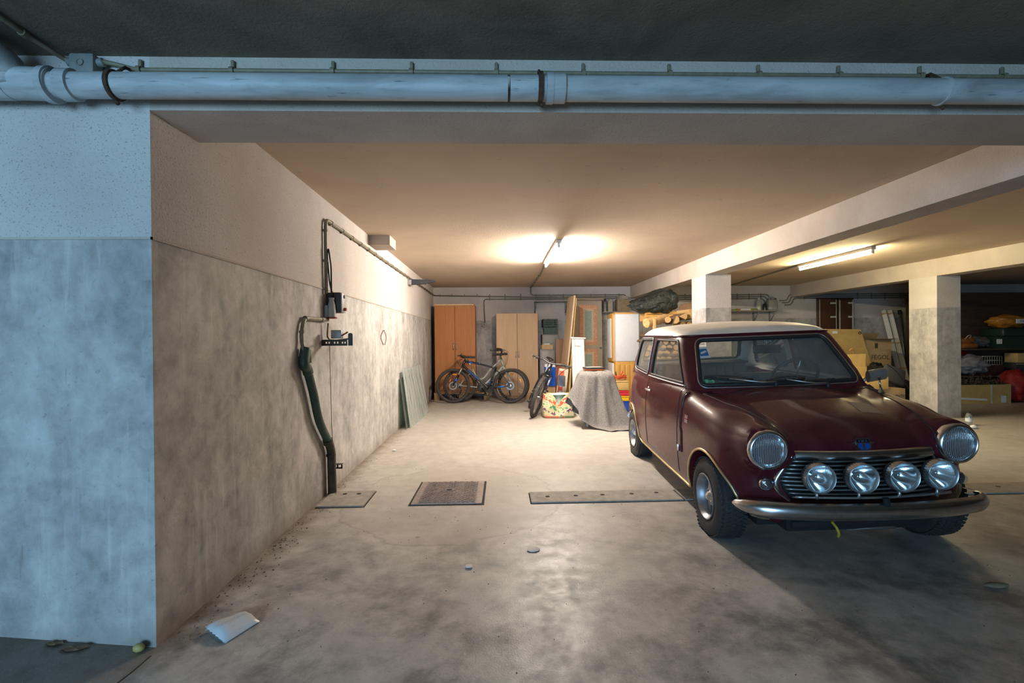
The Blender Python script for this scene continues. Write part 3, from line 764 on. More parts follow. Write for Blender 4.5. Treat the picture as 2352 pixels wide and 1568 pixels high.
for s in (-1, 1):
    m = BT @ Matrix.Translation((s * .512, -.392, .466)) @ Matrix.Rotation(s * .28, 4, 'Z') @ Matrix.Rotation(PI / 2, 4, 'X')
    t = MB().lathe([(.036, -.03), (.036, .0), (.033, .012), (.028, .016)], 28, m).obj('indicator_lamp', CHROME, CAR, 40)
    MB().lathe([(.028, .012), (.027, .020), (.024, .021), (.023, .028), (.019, .029), (.018, .036), (.012, .038), (.0, .042)], 28, m).obj('indicator_lens', LENS_C, t, 30)

# --- bumpers
def bumper(path, name):
    sec = [(-.006, -.045), (-.024, -.034), (-.034, -.016), (-.036, 0.004), (-.032, .020), (-.022, .036), (-.006, .045), (.002, .038), (-.010, .0), (.002, -.038)]
    n = len(path); V = []
    for i, p in enumerate(path):
        a, b = Vector(path[max(0, i - 1)]), Vector(path[min(n - 1, i + 1)]); t = (b - a).normalized(); out = Vector((t.y, -t.x, 0))
        k = min(1, .30 + 3.2 * min(i, n - 1 - i) / n) if min(i, n - 1 - i) < n * .22 else 1
        V.append([tuple(Vector(p) + out * (-u) * 1.0 + Vector((0, 0, v * (k ** .7)))) for u, v in sec])
    mb = MB().grid(np.array(V), closed_v=True); m_ = len(sec)
    mb.f.append(tuple(range(m_))); mb.f.append(tuple((n - 1) * m_ + j for j in range(m_))); return bmb(mb, name, CHROME, 50)
fb = smoothpath([(-.640, -.335, .352), (-.622, -.395, .353), (-.53, -.470, .354), (-.30, -.523, .355), (0, -.540, .355), (.30, -.523, .355), (.53, -.470, .354), (.622, -.395, .353), (.640, -.335, .352)], 7)
bumper(fb, 'front_bumper')
rb = smoothpath([(.64, 2.33, .37), (.60, 2.42, .37), (.35, 2.48, .37), (0, 2.49, .37), (-.35, 2.48, .37), (-.60, 2.42, .37), (-.64, 2.33, .37)], 7)
bumper(rb, 'rear_bumper')
bmb(MB().box((.012, -.555, .375), (.028, .02, .11), bev=.004), 'plate_bracket', BLACKM, 40)
bmb(MB().box((0.0, -.34, .225), (.74, .08, .05), bev=.02), 'nose_shade', BLACKM, 40)  # black bar filling in the shadow under the nose
bmb(MB().tube(smoothpath([(-.205, -.46, .275), (-.20, -.49, .255), (-.19, -.49, .225), (-.182, -.47, .20)], 5), .007, 8), 'tow_loop', M('yellow_strap', (.45, .33, .03), .6), True)
bmb(MB().tube([(-.06, -.345, .190), (.20, -.35, .194)], .014, 8), 'exhaust_guard', CHROME_D, True)

# --- badge on the bonnet nose
def surf_y(x, z): return float(onto(f_lower, [(x, z)], 'xz', -1)[0][1])
bz = .672; by = surf_y(0, bz)
mbadge = BT @ Matrix.Translation((0, by - .010, bz)) @ Matrix.Rotation(PI / 2 - .42, 4, 'X') @ Matrix.Scale(1.15, 4)
shield = [(-.032, .026), (.032, .026), (.034, .004), (.030, -.020), (.017, -.031), (0, -.040), (-.017, -.031), (-.030, -.020), (-.034, .004)]
bd = MB().prism(shield, -.012, .004, mbadge).obj('badge', CHROME, CAR, 30)
BLUE = M('blue_enamel', (.01, .07, .30), .25, 0, .1); DKB = M('black_enamel', (.01, .012, .02), .25, 0, .1)
MB().prism([(-.028, .022), (.028, .022), (.029, .006), (-.029, .006)], .0042, .0052, mbadge).obj('badge_field', DKB, bd)
for q in ([(-.026, .001), (-.006, .001), (-.006, -.030), (-.016, -.025), (-.025, -.016)], [(.026, .001), (.006, .001), (.006, -.030), (.016, -.025), (.025, -.016)]):
    MB().prism(q, .0042, .0052, mbadge).obj('badge_stripe', BLUE, bd)
text('badge_lettering', 'MINI', .0185, CHROME, mbadge @ Matrix.Translation((0, .0140, .0056)), bd)
for s in (-1, 1): MB().prism([(s * .032, .012), (s * .058, .006), (s * .032, -.004)], -.008, .002, mbadge).obj('badge_wing', CHROME, bd)

# --- door handle, hinges, flag sticker
hp = onto(f_lower, [(1.315, .800), (1.245, .800)], 'yz', -1)
for s, dr in ((-1, DOOR_L), (1, DOOR_R)):
    a = onto(f_lower, [(1.335, .790)], 'yz', s)[0]; b = onto(f_lower, [(1.20, .790)], 'yz', s)[0]
    q = smoothpath([a, (a[0] + s * .026, a[1] - .005, a[2]), (a[0] + s * .034, a[1] - .03, a[2]), (b[0] + s * .030, b[1] + .03, b[2]), (b[0] + s * .020, b[1], b[2])], 5)
    bmb(MB().tube(q, .0095, 8), 'door_handle', CHROME, True, dr)
    bmb(MB().lathe([(0, .012), (.014, .010), (.018, 0)], 18, Matrix.Translation(a) @ Matrix.Rotation(s * PI / 2, 4, 'Y')), 'door_lock', CHROME, True, dr)
    for z in (.47,):
        c = onto(f_lower, [(.455, z)], 'yz', s)[0]; bmb(MB().box((c[0] + s * .006, c[1], c[2]), (.016, .022, .052), bev=.005), 'door_hinge', CHROME, 40)
def surf_patch(yc, zc, w_, h_, s, off, f=f_lower):
    g = [[onto(f, [(yc + w_ * (i / 6 - .5), zc + h_ * (j / 6 - .5))], 'yz', s, -off)[0] for j in range(7)] for i in range(7)]
    return MB().grid(np.array(g))
def m_flag():
    t = NT('faded_flag_sticker'); s = t.sep(t.gen()); y, z = s[1], s[2]
    ax = lambda a, w_: t.math('LESS_THAN', t.math('ABSOLUTE', t.math('SUBTRACT', a, .5)), w_)
    cr = t.math('MAXIMUM', ax(y, .10), ax(z, .12)); cw = t.math('MAXIMUM', ax(y, .17), ax(z, .20))
    di = t.math('MAXIMUM', ax(t.math('SUBTRACT', t.math('ADD', y, z), .5), .09), ax(t.math('ADD', t.math('SUBTRACT', y, z), .5), .09))
    c = t.mix(di, (.05, .06, .16), (.42, .36, .33)); c = t.mix(cw, c, (.46, .40, .36)); c = t.mix(cr, c, (.30, .045, .04))
    t.P(Base_Color=c, Roughness=.5); return t.m
bmb(surf_patch(.318, .700, .055, .055, -1, .0015), 'flag_sticker', m_flag(), True)

# --- wipers, mirrors, aerial stub
def on_ws(x, z, off=-.012): return Vector(onto(f_green, [(x, z)], 'xz', -1, off)[0])
for piv, tip0, tip1 in ((-.055, (-.515, .963), (-.20, .938)), (.30, (.16, .938), (-.11, .928))):
    pv = Vector(march(f_lower, np.array([[piv, .352, .5]]), np.array([[0, 0, 1.]]))[0])
    mid = on_ws((tip0[0] + tip1[0]) / 2, (tip0[1] + tip1[1]) / 2 + .008, -.028)
    wp = bmb(MB().tube([pv + Vector((0, 0, -.01)), pv + Vector((0, -.004, .035))], [.016, .010], 12), 'wiper', TRIMBLK, True)
    bmb(MB().tube([pv + Vector((0, -.004, .030)), pv.lerp(mid, .3) + Vector((0, -.012, .012)), mid], [.007, .006, .004], 8), 'wiper_arm', CHROME_D, True, wp)
    bl = [on_ws(tip0[0] + (tip1[0] - tip0[0]) * k, tip0[1] + (tip1[1] - tip0[1]) * k, -.012) for k in np.linspace(0, 1, 9)]
    bmb(MB().tube(bl, .0085, 6), 'wiper_blade', RUBBER, True, wp)
    bmb(MB().tube([b + Vector((0, -.010, .012 + .012 * math.sin(PI * i / 8))) for i, b in enumerate(bl)], .0035, 6), 'blade_frame', TRIMBLK, True, wp)
# door mirror on the far side
a = onto(f_lower, [(.54, .870)], 'yz', 1)[0]
mm = bmb(MB().tube([a, (a[0] + .03, a[1] - .01, a[2] + .045)], .011, 8), 'door_mirror', CHROME_D, True, DOOR_R)
mh = [[(a[0] + .0 + .115 * u, a[1] - .035 + .055 * v * (1 - .2 * u) - .02 * u, a[2] + .055 + .085 * w_ + .02 * u) for (v, w_) in [(-.5 - .45 * math.cos(q), .5 * math.sin(q) * 1.0) for q in np.linspace(0, 2 * PI, 20, endpoint=False)]] for u in np.linspace(0, 1, 7)]
mbm = MB().grid(np.array(mh), closed_v=True); mbm.f.append(tuple(range(20))); mbm.f.append(tuple(120 + j for j in range(20)))
bmb(mbm, 'mirror_shell', CHROME_D, 60, mm)

ab = Vector(march(f_lower, np.array([[.56, .215, .5]]), np.array([[0, 0, 1.]]))[0])
ae = bmb(MB().lathe([(.022, -.006), (.018, .008), (.010, .016), (.007, .03)], 16, Matrix.Translation(ab)), 'aerial', CHROME, True)
bmb(MB().tube([ab + Vector((0, 0, .02)), ab + Vector((-.008, .0, .085))], .005, 8), 'aerial_mast', CHROME, True, ae); bmb(MB().tube([ab + Vector((-.008, 0, .082)), ab + Vector((-.0095, 0, .10))], .007, 8), 'aerial_tip', RUBBER, True, ae)

# --- cabin: dash, wheel, seats, inside mirror
bmb(MB().box((0, .50, .83), (1.16, .20, .10), bev=.03).box((0, .56, .68), (1.14, .06, .28), bev=.02), 'dashboard', TRIMBLK, 50)
swc = Vector((.315, .80, .905)); msw = BT @ Matrix.Translation(swc) @ Matrix.Rotation(-.95, 4, 'X')
sw = MB().tube([msw @ Vector((.182 * math.cos(a), .182 * math.sin(a), 0)) for a in np.linspace(0, 2 * PI, 40, endpoint=False)], .0115, 8, closed=True).obj('steering_wheel', TRIMBLK, CAR, True)
for a in (.35, PI - .35, -PI / 2): MB().tube([msw @ Vector((0, 0, -.03)), msw @ Vector((.178 * math.cos(a), .178 * math.sin(a), 0))], .009, 6).obj('wheel_spoke', CHROME_D, sw, True)
MB().lathe([(0, .0), (.03, -.004), (.036, -.03)], 20, msw).obj('horn_push', TRIMBLK, sw, True)
MB().tube([msw @ Vector((0, 0, -.02)), msw @ Vector((0, 0, -.36))], .016, 10).obj('steering_column', TRIMBLK, sw, True)
def seat(name, x, y, w_, top, lean, depth):
    b = bmb(MB().box((x, y, .42), (w_, depth, .15), bev=.05), name, SEATM, 60)
    m = Matrix.Translation((x, y + depth / 2 - .04, .44)) @ Matrix.Rotation(-lean, 4, 'X')
    k = bmb(MB().box((0, 0, (top - .44) / 2), (w_, .12, top - .44), m, bev=.055), 'backrest', SEATM, 60, b)
    for q in np.linspace(-w_ / 2 + .07, w_ / 2 - .07, int(w_ / .09)):
        bmb(MB().tube([m @ Vector((q, -.062, .05)), m @ Vector((q, -.062, top - .52))], .005, 6), 'seat_pleat', TRIMBLK, True, k)
    return b
seat('front_seat', -.30, 1.02, .47, .915, .22, .44); seat('front_seat', .30, 1.02, .47, .915, .22, .44)
seat('rear_seat', 0, 1.86, 1.12, .975, .20, .46)
bmb(MB().box((0, 2.16, .94), (1.10, .22, .02), bev=.008), 'parcel_shelf', TRIMBLK, 40)
for s in (-1, 1): bmb(MB().box((s * .61, .95, .62), (.02, .84, .5), bev=.008), 'door_card', TRIMBLK, 40, DOOR_L if s < 0 else DOOR_R)
im = on_ws(.055, 1.175, .03)
rm = bmb(MB().box((im.x, im.y + .045, im.z - .035), (.21, .022, .062), bev=.010), 'rear_view_mirror', TRIMBLK, 60)
bmb(MB().tube([(im.x, im.y + .045, im.z - .02), (im.x, im.y + .05, im.z + .055)], .006, 8), 'mirror_stalk', CHROME_D, True, rm)
bmb(MB().tube([(im.x + .03 + .025 * math.cos(a), im.y + .09, im.z + .02 + .022 * math.sin(a)) for a in np.linspace(0, 2 * PI, 16, endpoint=False)], .003, 6, closed=True), 'grab_ring', CHROME_D, True, rm)

# --- windscreen stickers
def ws_patch(xc, zc, w_, h_, tilt=0.0, off=-.001):
    g = []
    for i in range(7):
        r_ = []
        for j in range(7):
            u, v = w_ * (i / 6 - .5), h_ * (j / 6 - .5)
            r_.append(on_ws(xc + u * math.cos(tilt) - v * math.sin(tilt), zc + u * math.sin(tilt) + v * math.cos(tilt), .0115 + off))
        g.append([tuple(q) for q in r_])
    return MB().grid(np.array(g))
ST_W = M('sticker_white', (.62, .60, .54), .5, 0, .06); ST_B = M('sticker_blue', (.02, .13, .30), .5, 0, .25, 60); ST_G = M('sticker_green', (.16, .40, .22), .55, 0, .25, 70)
s1 = bmb(ws_patch(-.452, 1.137, .075, .080, .05), 'windscreen_sticker', ST_W, True, WS)
bmb(ws_patch(-.452, 1.138, .060, .050, .05, -.0022), 'sticker_print', ST_B, True, s1)
bmb(ws_patch(-.452, 1.139, .044, .012, .35, -.0034), 'sticker_swoosh', ST_W, True, s1)
bmb(ws_patch(-.490, 1.197, .016, .016, .1, -.0012), 'sticker_roundel', ST_B, True, WS)
mt = BT @ Matrix.Translation(on_ws(-.443, 1.200, .009)) @ Matrix.Rotation(.06, 4, 'Y') @ Matrix.Rotation(PI / 2 - .75, 4, 'X')
text('sticker_lettering', 'Glodar', .019, DKB, mt, WS)
s2 = bmb(ws_patch(-.475, .934, .062, .052, .06), 'windscreen_sticker', ST_G, True, WS)
for k in range(3): bmb(ws_patch(-.472, .922 + .012 * k, .036 - .006 * k, .003, .06, -.0022), 'sticker_line', DKB, True, s2)
# ghost of an old sticker in the bonnet dust
def on_bonnet(x, y, off=.0012):
    p = march(f_lower, np.array([[x, y, .5]]), np.array([[0, 0, 1.]]), off=-off)[0]; return tuple(p)
gh = MB().grid(np.array([[on_bonnet(.245 + .085 * (i / 7 - .5) * 1.5 + .03 * (j / 7 - .5), -.085 + .17 * (j / 7 - .5)) for j in range(8)] for i in range(8)]))
bmb(gh, 'dust_ghost', M('dust_smear', (.21, .15, .125), .6, 0, .35, 160), True)
# ------------------------------------------------------------------ pipes, conduits, wall fittings
GREYPVC = M('grey_pvc_pipe', (.40, .42, .43), .5, 0, .18, 9, .05, 40)
RUST = M('rusty_iron', (.075, .04, .022), .85, .2, .5, 60, .6, 90)
CONDUIT = M('olive_grey_conduit', (.20, .175, .115), .5, 0, .2, 30)
DARKMET = M('dark_steel', (.055, .048, .038), .5, .5, .3, 40)
BOXPL = M('grey_box_plastic', (.20, .205, .19), .6, 0, .15, 40)
GREENP = M('dark_green_pipe', (.022, .055, .04), .5, 0, .35, 25, .08, 30)
def m_pipe():
    t = NT('weathered_pipe'); p = t.obj(); n1 = t.noise(t.mapping(p, (.6, 3, 3)), 4, 7, .65, .6); n2 = t.noise(p, 30, 4, .6)
    c = t.ramp(n1, [(.28, (.24, .25, .25)), (.55, (.44, .455, .46)), (.8, (.56, .57, .57))])
    sc = t.ramp(t.noise(t.mapping(p, (3, 40, 40)), 3, 4), [(.66, 0.0), (.72, .8)])
    c = t.mix(sc, c, (.10, .105, .11)); c = t.mix(t.ramp(n2, [(.68, 0.0), (.78, .5)]), c, (.14, .12, .10))
    t.P(Base_Color=c, Roughness=.5); t.bump(n2, .15, .004); return t.m
PIPE = m_pipe()
PY, PZ, PR = YP - .092, 2.196, .047
# main drain pipe under the beam line
pa = at(95, 200, PY); 
t = thing('drain_pipe', 'long grey plastic drain pipe hung along the front beam', 'pipe', (0, PY, PZ))
xs0, xs1 = -1.92, 2.9
zl = .012
def pz(x): return .0
MB().tube([(xs0, 0, 0), (.05, 0, 0)], PR, 32).obj('pipe_length', PIPE, t, 60)
MB().tube([(.06, 0, 0), (xs1, 0, 0)], PR, 32).obj('pipe_length', PIPE, t, 60)
def collar(px, wd, dr, mat, name='collar'):
    x = at(px, 200, PY).x; n_ = 3; MB().tube([(x - wd / 2, 0, 0), (x - wd / 2 + .002, 0, 0), (x + wd / 2 - .002, 0, 0), (x + wd / 2, 0, 0)], [PR + .001, PR + dr, PR + dr, PR + .001], 32).obj(name, mat, t, 60)
    return x
x = collar(1280, .060, .007, PIPE, 'pipe_socket'); RUSTY_SEAL = M('stained_joint', (.26, .15, .07), .7, 0, .5, 25, .3, 60)
collar(1262, .030, .010, PIPE, 'pipe_socket'); collar(1290, .032, .006, RUSTY_SEAL, 'joint_seal'); collar(1241, .020, .014, RUST, 'pipe_clamp')
collar(265, .018, .008, RUST, 'pipe_clamp'); collar(160, .05, .010, PIPE, 'pipe_socket'); collar(118, .03, .018, PIPE, 'pipe_socket'); collar(2163, .014, .006, PIPE, 'pipe_clamp')
for px in (265, 1241, 2163):
    x = at(px, 200, PY).x; MB().tube([(x, 0, PR), (x, .05, PR + .05), (x, .09, PR + .055)], .006, 8).obj('hanger_strap', RUST, t, True)
    MB().tube([(x, 0, -PR - .012), (x + .01, 0, -PR - .022)], .008, 8).obj('clamp_bolt', RUST, t, True)
# tee and big elbow at the left end, dropping back towards the aisle
ex = at(40, 200, PY).x
MB().tube(smoothpath([(ex + .14, 0, .0), (ex + .06, 0, .004), (ex - .02, 0, .006)], 6), [.058] * 13, 32).obj('tee_socket', PIPE, t, 60)
MB().tube(smoothpath([(ex - .03, .0, -.005), (ex - .035, -.02, .05), (ex - .05, -.10, .085), (ex - .06, -.28, .09), (ex - .06, -.9, .09)], 8), .070, 32).obj('elbow', PIPE, t, True)
MB().tube([(ex - .9, 0, .008), (ex - .02, 0, .008)], .062, 32).obj('pipe_length', PIPE, t, 60)

# conduit with saddles above the pipe, junction box at its left end
def saddle(parent, c, axis, r=.011, w_=.016):
    q = Matrix.Translation(c) @ (Matrix.Rotation(PI / 2, 4, 'Y') if axis == 'x' else Matrix.Rotation(PI / 2, 4, 'X') if axis == 'y' else Matrix())
    MB().lathe([(r, -w_ / 2), (r + .004, -w_ / 2), (r + .004, w_ / 2), (r, w_ / 2)], 12, q, closed=True).obj('saddle_clip', CONDUIT, parent, 40)
CZ, CY = 2.302, YP - .016
t = thing('electrical_conduit', 'thin conduit clipped along the front beam above the drain pipe', 'conduit', (0, CY, CZ))
cx0 = at(240, 150, CY).x
MB().tube(bend([(cx0, -.015, .02), (cx0 + .06, -.004, .012), (cx0 + .12, 0, -.004), (2.0, 0, -.004), (3.2, 0, -.004)], .05), .0085, 10).obj('tube', CONDUIT, t, True)
for px in (320, 533, 764, 945, 1140, 1340, 1538, 1743, 1928, 2115, 2305):
    x = at(px, 160, CY).x; saddle(t, (x, 0, -.004), 'x'); MB().box((x, .006, .022), (.014, .012, .036), bev=.004).obj('clip_foot', CONDUIT, t, 40)
bx = at(192, 148, YP - .04); t = thing('junction_box', 'square grey junction box at the left end of the front beam', 'junction box', (bx.x, YP, bx.z))
MB().box((0, -.028, 0), (.095, .054, .078), bev=.01).obj('box', BOXPL, t, 40); MB().lathe([(0, 0), (.010, .001), (.011, .004), (.013, .004), (.013, 0)], 20, TR(0, -.0555, 0, PI / 2)).obj('knockout', BOXPL, t, 40)
for s in (-1, 1):
    MB().tube([(s * .045, -.028, .012), (s * .066, -.028, .016), (s * .07, -.028, .017)], [.016, .016, .011], 16).obj('cable_gland', BOXPL, t, 40)
# conduit running forward along the ceiling from the box
a0 = at(0, 45, 1.40); a0.z = HC - .014; c0 = Vector((bx.x - .06, YP - .028, bx.z + .016))
t = thing('ceiling_conduit', 'thin dark conduit crossing the dark ceiling at the upper left corner', 'conduit', (0, 0, 0))
q0 = fl(0, 38, HC - .014); q1 = fl(70, 88, HC - .014); dr = (q0 - q1).normalized()
MB().tube(bend([q1 + dr * 1.6, q1 + dr * .02, c0 + Vector((-.02, 0, .01)), c0], .03), .009, 10).obj('tube', CONDUIT, t, True)
MB().lathe([(.009, -.01), (.014, -.01), (.014, .01), (.009, .01)], 14, Matrix.Translation(q1 + dr * .03) @ dr.to_track_quat('Z', 'Y').to_matrix().to_4x4(), closed=True).obj('saddle_clip', CONDUIT, t, 40)

# left wall: conduit from the socket up and along under the ceiling
XW = XL + .020
def w(px, py): return atx(px, py, XW)
t = thing('wall_conduit', 'beige conduit rising on the left wall and running under the ceiling', 'conduit', (XW, 0, 0))
Yv = w(748, 560).y; zt = w(748, 503).z
MB().tube(bend([(0, Yv, 1.60), (0, Yv, zt), (0, YB - .02, zt)], .06), .0135, 12).obj('tube', CONDUIT, t, True)
for y in np.arange(Yv + .14, YB - .1, .285): saddle(t, (0, y, zt), 'y', .0135); MB().box((-.009, y, zt), (.016, .02, .046), bev=.003).obj('clip_foot', CONDUIT, t, 40)
for z in (2.10, 1.86): saddle(t, (0, Yv, z), 'z', .0135); MB().box((-.009, Yv, z), (.016, .05, .016), bev=.003).obj('clip_foot', CONDUIT, t, 40)
# socket, plug and switch
s0 = w(757, 705); t = thing('motor_switch_box', 'dark grey wall switch box with black and red buttons beside the plug', 'switch box', (XL, s0.y, s0.z))
MB().box((.058, .03, .035), (.115, .10, .165), bev=.010).obj('case', M('dark_box', (.045, .042, .04), .55, 0, .2), t, 40)
MB().box((.121, .03, .035), (.012, .096, .160), bev=.004).obj('lid', M('light_grey_lid', (.42, .40, .38), .5), t, 40)
MB().tube([(.127, .03, .085), (.134, .03, .085)], .014, 18).obj('black_button', RUBBER, t, 40); MB().tube([(.127, .03, -.018), (.147, .03, -.018)], .013, 18).obj('red_button', M('red_plastic', (.28, .03, .02), .4), t, 40)
t = thing('power_plug', 'grey industrial plug with red rim hanging in the wall socket', 'plug', (XL + .055, s0.y - .055, s0.z - .03))
PLUGM = M('grey_plug', (.36, .36, .34), .55, 0, .12); REDM = M('dull_red_plastic', (.24, .035, .025), .5, 0, .15)
MB().lathe([(.0, .10), (.021, .10), (.022, .088), (.018, .08), (.027, .045), (.030, .01), (.032, -.0), (.032, -.055), (.0, -.055)], 24).obj('plug_body', PLUGM, t, 40)
MB().lathe([(.0, -.066), (.043, -.066), (.043, -.056), (.030, -.052), (0, -.052)], 24).obj('rim', REDM, t, 40)
MB().box((-.037, 0, -.01), (.030, .05, .10), bev=.008).obj('socket_body', PLUGM, t, 40)
MB().tube(bend([(0, 0, .10), (0, .0, .35), (-.012, -.025, .50), (-.025, -.02, .44), (-.02, .02, .22), (.0, .03, .12)], .04), .0065, 8).obj('cable', RUBBER, t, True)
# lower conduit with bends going left and down into the green pipe
t = thing('lower_wall_conduit', 'beige conduit bent from the plug socket down into the green pipe', 'conduit', (XW + .004, 0, 0))
g1 = w(690, 806); MB().tube(bend([(0, s0.y - .06, w(740, 733).z), (0, w(697, 730).y, w(697, 730).z), (0, w(691, 770).y, w(691, 770).z), (0, g1.y + .02, g1.z + .06), (0.02, g1.y, g1.z)], .05), .0145, 12).obj('tube', CONDUIT, t, True)
for (px, py, ax) in ((700, 731, 'y'), (737, 733, 'y'), (692, 762, 'z')): c = w(px, py); saddle(t, (0, c.y, c.z), ax, .0145)
t = thing('branch_conduit', 'short beige conduit from the plug down to the limit switch', 'conduit', (XW + .01, 0, 0))
a, b = w(748, 742), w(760, 782); MB().tube(bend([(0.01, a.y, a.z), (0.0, a.y, b.z + .02), (.03, a.y + .05, b.z - .002), (.16, a.y + .02, b.z + .012)], .05), .0075, 8).obj('tube', CONDUIT, t, True)
# perforated bracket with the limit switch
b0 = w(745, 787); t = thing('limit_switch_bracket', 'perforated angle bracket on the left wall carrying a small grey switch', 'bracket', (XL, b0.y, b0.z))
plate = MB().prism(rpoly([(0, -.024), (.195, -.024), (.200, .024), (0, .024)], .002), -.002, .002, Matrix.Rotation(PI / 2, 4, 'X'))
plate = MB()
cols = [0, .030, .042, .052, .064, .094, .106, .118, .130, .156, .166, .176, .186, .198]
for i in range(len(cols) - 1):
    hole = i in (1, 3, 5, 7, 9, 11)
    if hole:
        for z0_, z1_ in ((-.024, -.007), (.007, .024)): plate.box(((cols[i] + cols[i + 1]) / 2, 0, (z0_ + z1_) / 2), (cols[i + 1] - cols[i], .004, z1_ - z0_))
    else: plate.box(((cols[i] + cols[i + 1]) / 2, 0, 0), (cols[i + 1] - cols[i], .004, .048))
plate.box((.10, .02, .023), (.196, .04, .003)); plate.obj('angle_iron', DARKMET, t, doubles=True)
MB().prism(rpoly([(.205, -.024), (.24, -.024), (.24, .075), (.205, .075)], [.001, .001, .016, .016]), -.002, .002, Matrix.Rotation(PI / 2, 4, 'X')).obj('end_plate', DARKMET, t)
MB().box((.112, .022, .066), (.082, .05, .066), bev=.004).obj('switch_case', M('grey_metal_case', (.26, .265, .25), .45, .4, .15), t, 40)
MB().tube([(.155, .0, .055), (.205, -.005, .083)], .006, 8).obj('red_lever', REDM, t, True)
wr = w(762, 795); ft = fl(783, 1133); t2 = thing('hanging_wire', 'thin steel wire hanging from the limit switch bracket to the floor', 'wire', (XL + .06, b0.y, 0))
MB().tube([(0, .0, b0.z - .02), (.01, .0, .55), (.03, .02, .004)], .0022, 6).obj('wire', DARKMET, t2, True)
# green pipe climbing the wall
gp = [w(694, 800), w(690, 835), w(700, 858), w(712, 905), w(725, 965), w(745, 1010), w(753, 1035), w(755, 1080)]
t = thing('green_pipe', 'dark green plastic pipe bent up the left wall from the floor', 'pipe', (XL + .045, 0, 0))
P_ = [(0, p.y, p.z) for p in gp]; P_ += [(0.0, P_[-1][1] + .006, 0.0)]
MB().tube(smoothpath(P_[2:6], 8), .030, 20).obj('pipe_length', GREENP, t, True)
MB().tube(smoothpath([P_[0], P_[1], (0, (P_[1][1] + P_[2][1]) / 2 + .012, (P_[1][2] + P_[2][2]) / 2), P_[2]], 6), [.036] * 18 + [.034], 20).obj('elbow', GREENP, t, True)
MB().tube([P_[0], (0, P_[0][1] - .005, P_[0][2] - .10)], [.034, .038], 16).obj('mastic_wrap', RUBBER, t, True)
BROWNP = M('stained_pipe', (.055, .048, .03), .7, 0, .45, 20, .2, 40)
MB().tube(smoothpath([P_[5], P_[6], P_[7], P_[8]], 6), .033, 20).obj('pipe_length', BROWNP, t, True)
MB().tube([P_[5], (0, P_[5][1] + .015, P_[5][2] - .03)], .038, 20).obj('pipe_socket', BROWNP, t, 60)
c = w(753, 1045); MB().tube([(0, c.y, c.z + .008), (0, c.y, c.z - .008)], .037, 20).obj('pipe_clamp', DARKMET, t, 60)
c = w(770, 1070); t = thing('slotted_bracket', 'small slotted steel bracket low on the left wall by the green pipe', 'bracket', (XL, c.y, c.z))
mb = MB(); mb.box((.04, 0, .016), (.08, .004, .012)).box((.04, 0, -.016), (.08, .004, .012))
for x in (.006, .040, .074): mb.box((x, 0, 0), (.012, .004, .022))
mb.box((.045, -.02, .022), (.09, .045, .003)); mb.obj('angle_iron', DARKMET, t)
# gate arm bracket high on the left wall
c = atx(937, 648, XL); t = thing('hinge_bracket', 'dark steel arm bracket sticking out high on the left wall', 'bracket', (XL, c.y, c.z))
MB().box((.006, 0, 0), (.012, .07, .11), bev=.003).obj('wall_plate', M('grey_plate', (.36, .36, .35), .5, .5), t, 40)
MB().box((.06, 0, 0), (.10, .055, .075), bev=.004).obj('white_stub', M('grey_plate2', (.42, .42, .41), .5, .3), t, 40)
MB().prism([(.06, -.042), (.26, -.03), (.42, .004), (.42, .03), (.26, .036), (.06, .044)], -.03, .03, Matrix.Rotation(PI / 2, 4, 'X')).obj('arm', M('slate_steel', (.045, .05, .058), .5, .4), t, 40)
MB().tube([(.285, 0, -.035), (.285, 0, .045)], .016, 12).obj('pivot', DARKMET, t, 40)

# back wall conduits: three parallel runs with saddles, stepping round the beams
YW = YB - .016
def bw(px, py): p = at(px, py, YW); return p
def wall_run(label, rows, x0, x1, clips, extra=()):
    t = thing('back_wall_conduit', label, 'conduit', (0, YW, 0))
    for pts in rows: MB().tube(bend([(q[0], 0, q[1]) for q in pts], .07), .0125, 8).obj('tube', CONDUIT, t, True)
    for (x, za, zb_) in clips: MB().box((x, .004, (za + zb_) / 2), (.022, .030, abs(zb_ - za) + .05), bev=.006).obj('saddle_clip', CONDUIT, t, 40)
    return t
za, zb_, zc = bw(1100, 678).z, bw(1200, 683).z, bw(1300, 674).z
X = lambda px: bw(px, 680).x
zr = (bw(1300, 677.5).z, bw(1300, 682).z, bw(1300, 686).z)
wall_run('dark conduits along the upper back wall over the wooden cabinets',
  [[(X(997), za), (X(1228), zr[1]), (X(1420), zr[1]), (X(1436), zr[1] - .10)], [(X(1113), bw(1113, 742).z), (X(1111), zr[2]), (X(1425), zr[2]), (X(1430), zr[2] - .02)],
   [(X(1219), HC - .02), (X(1219), zr[0]), (X(1438), zr[0]), (X(1440), zr[0] - .14)]], 0, 0,
  [(X(p), zr[2] if p > 1120 else za, zr[0] if p > 1230 else za) for p in (1011, 1038, 1067, 1096, 1125, 1160, 1196, 1231, 1262, 1294, 1324, 1357, 1390, 1422)])
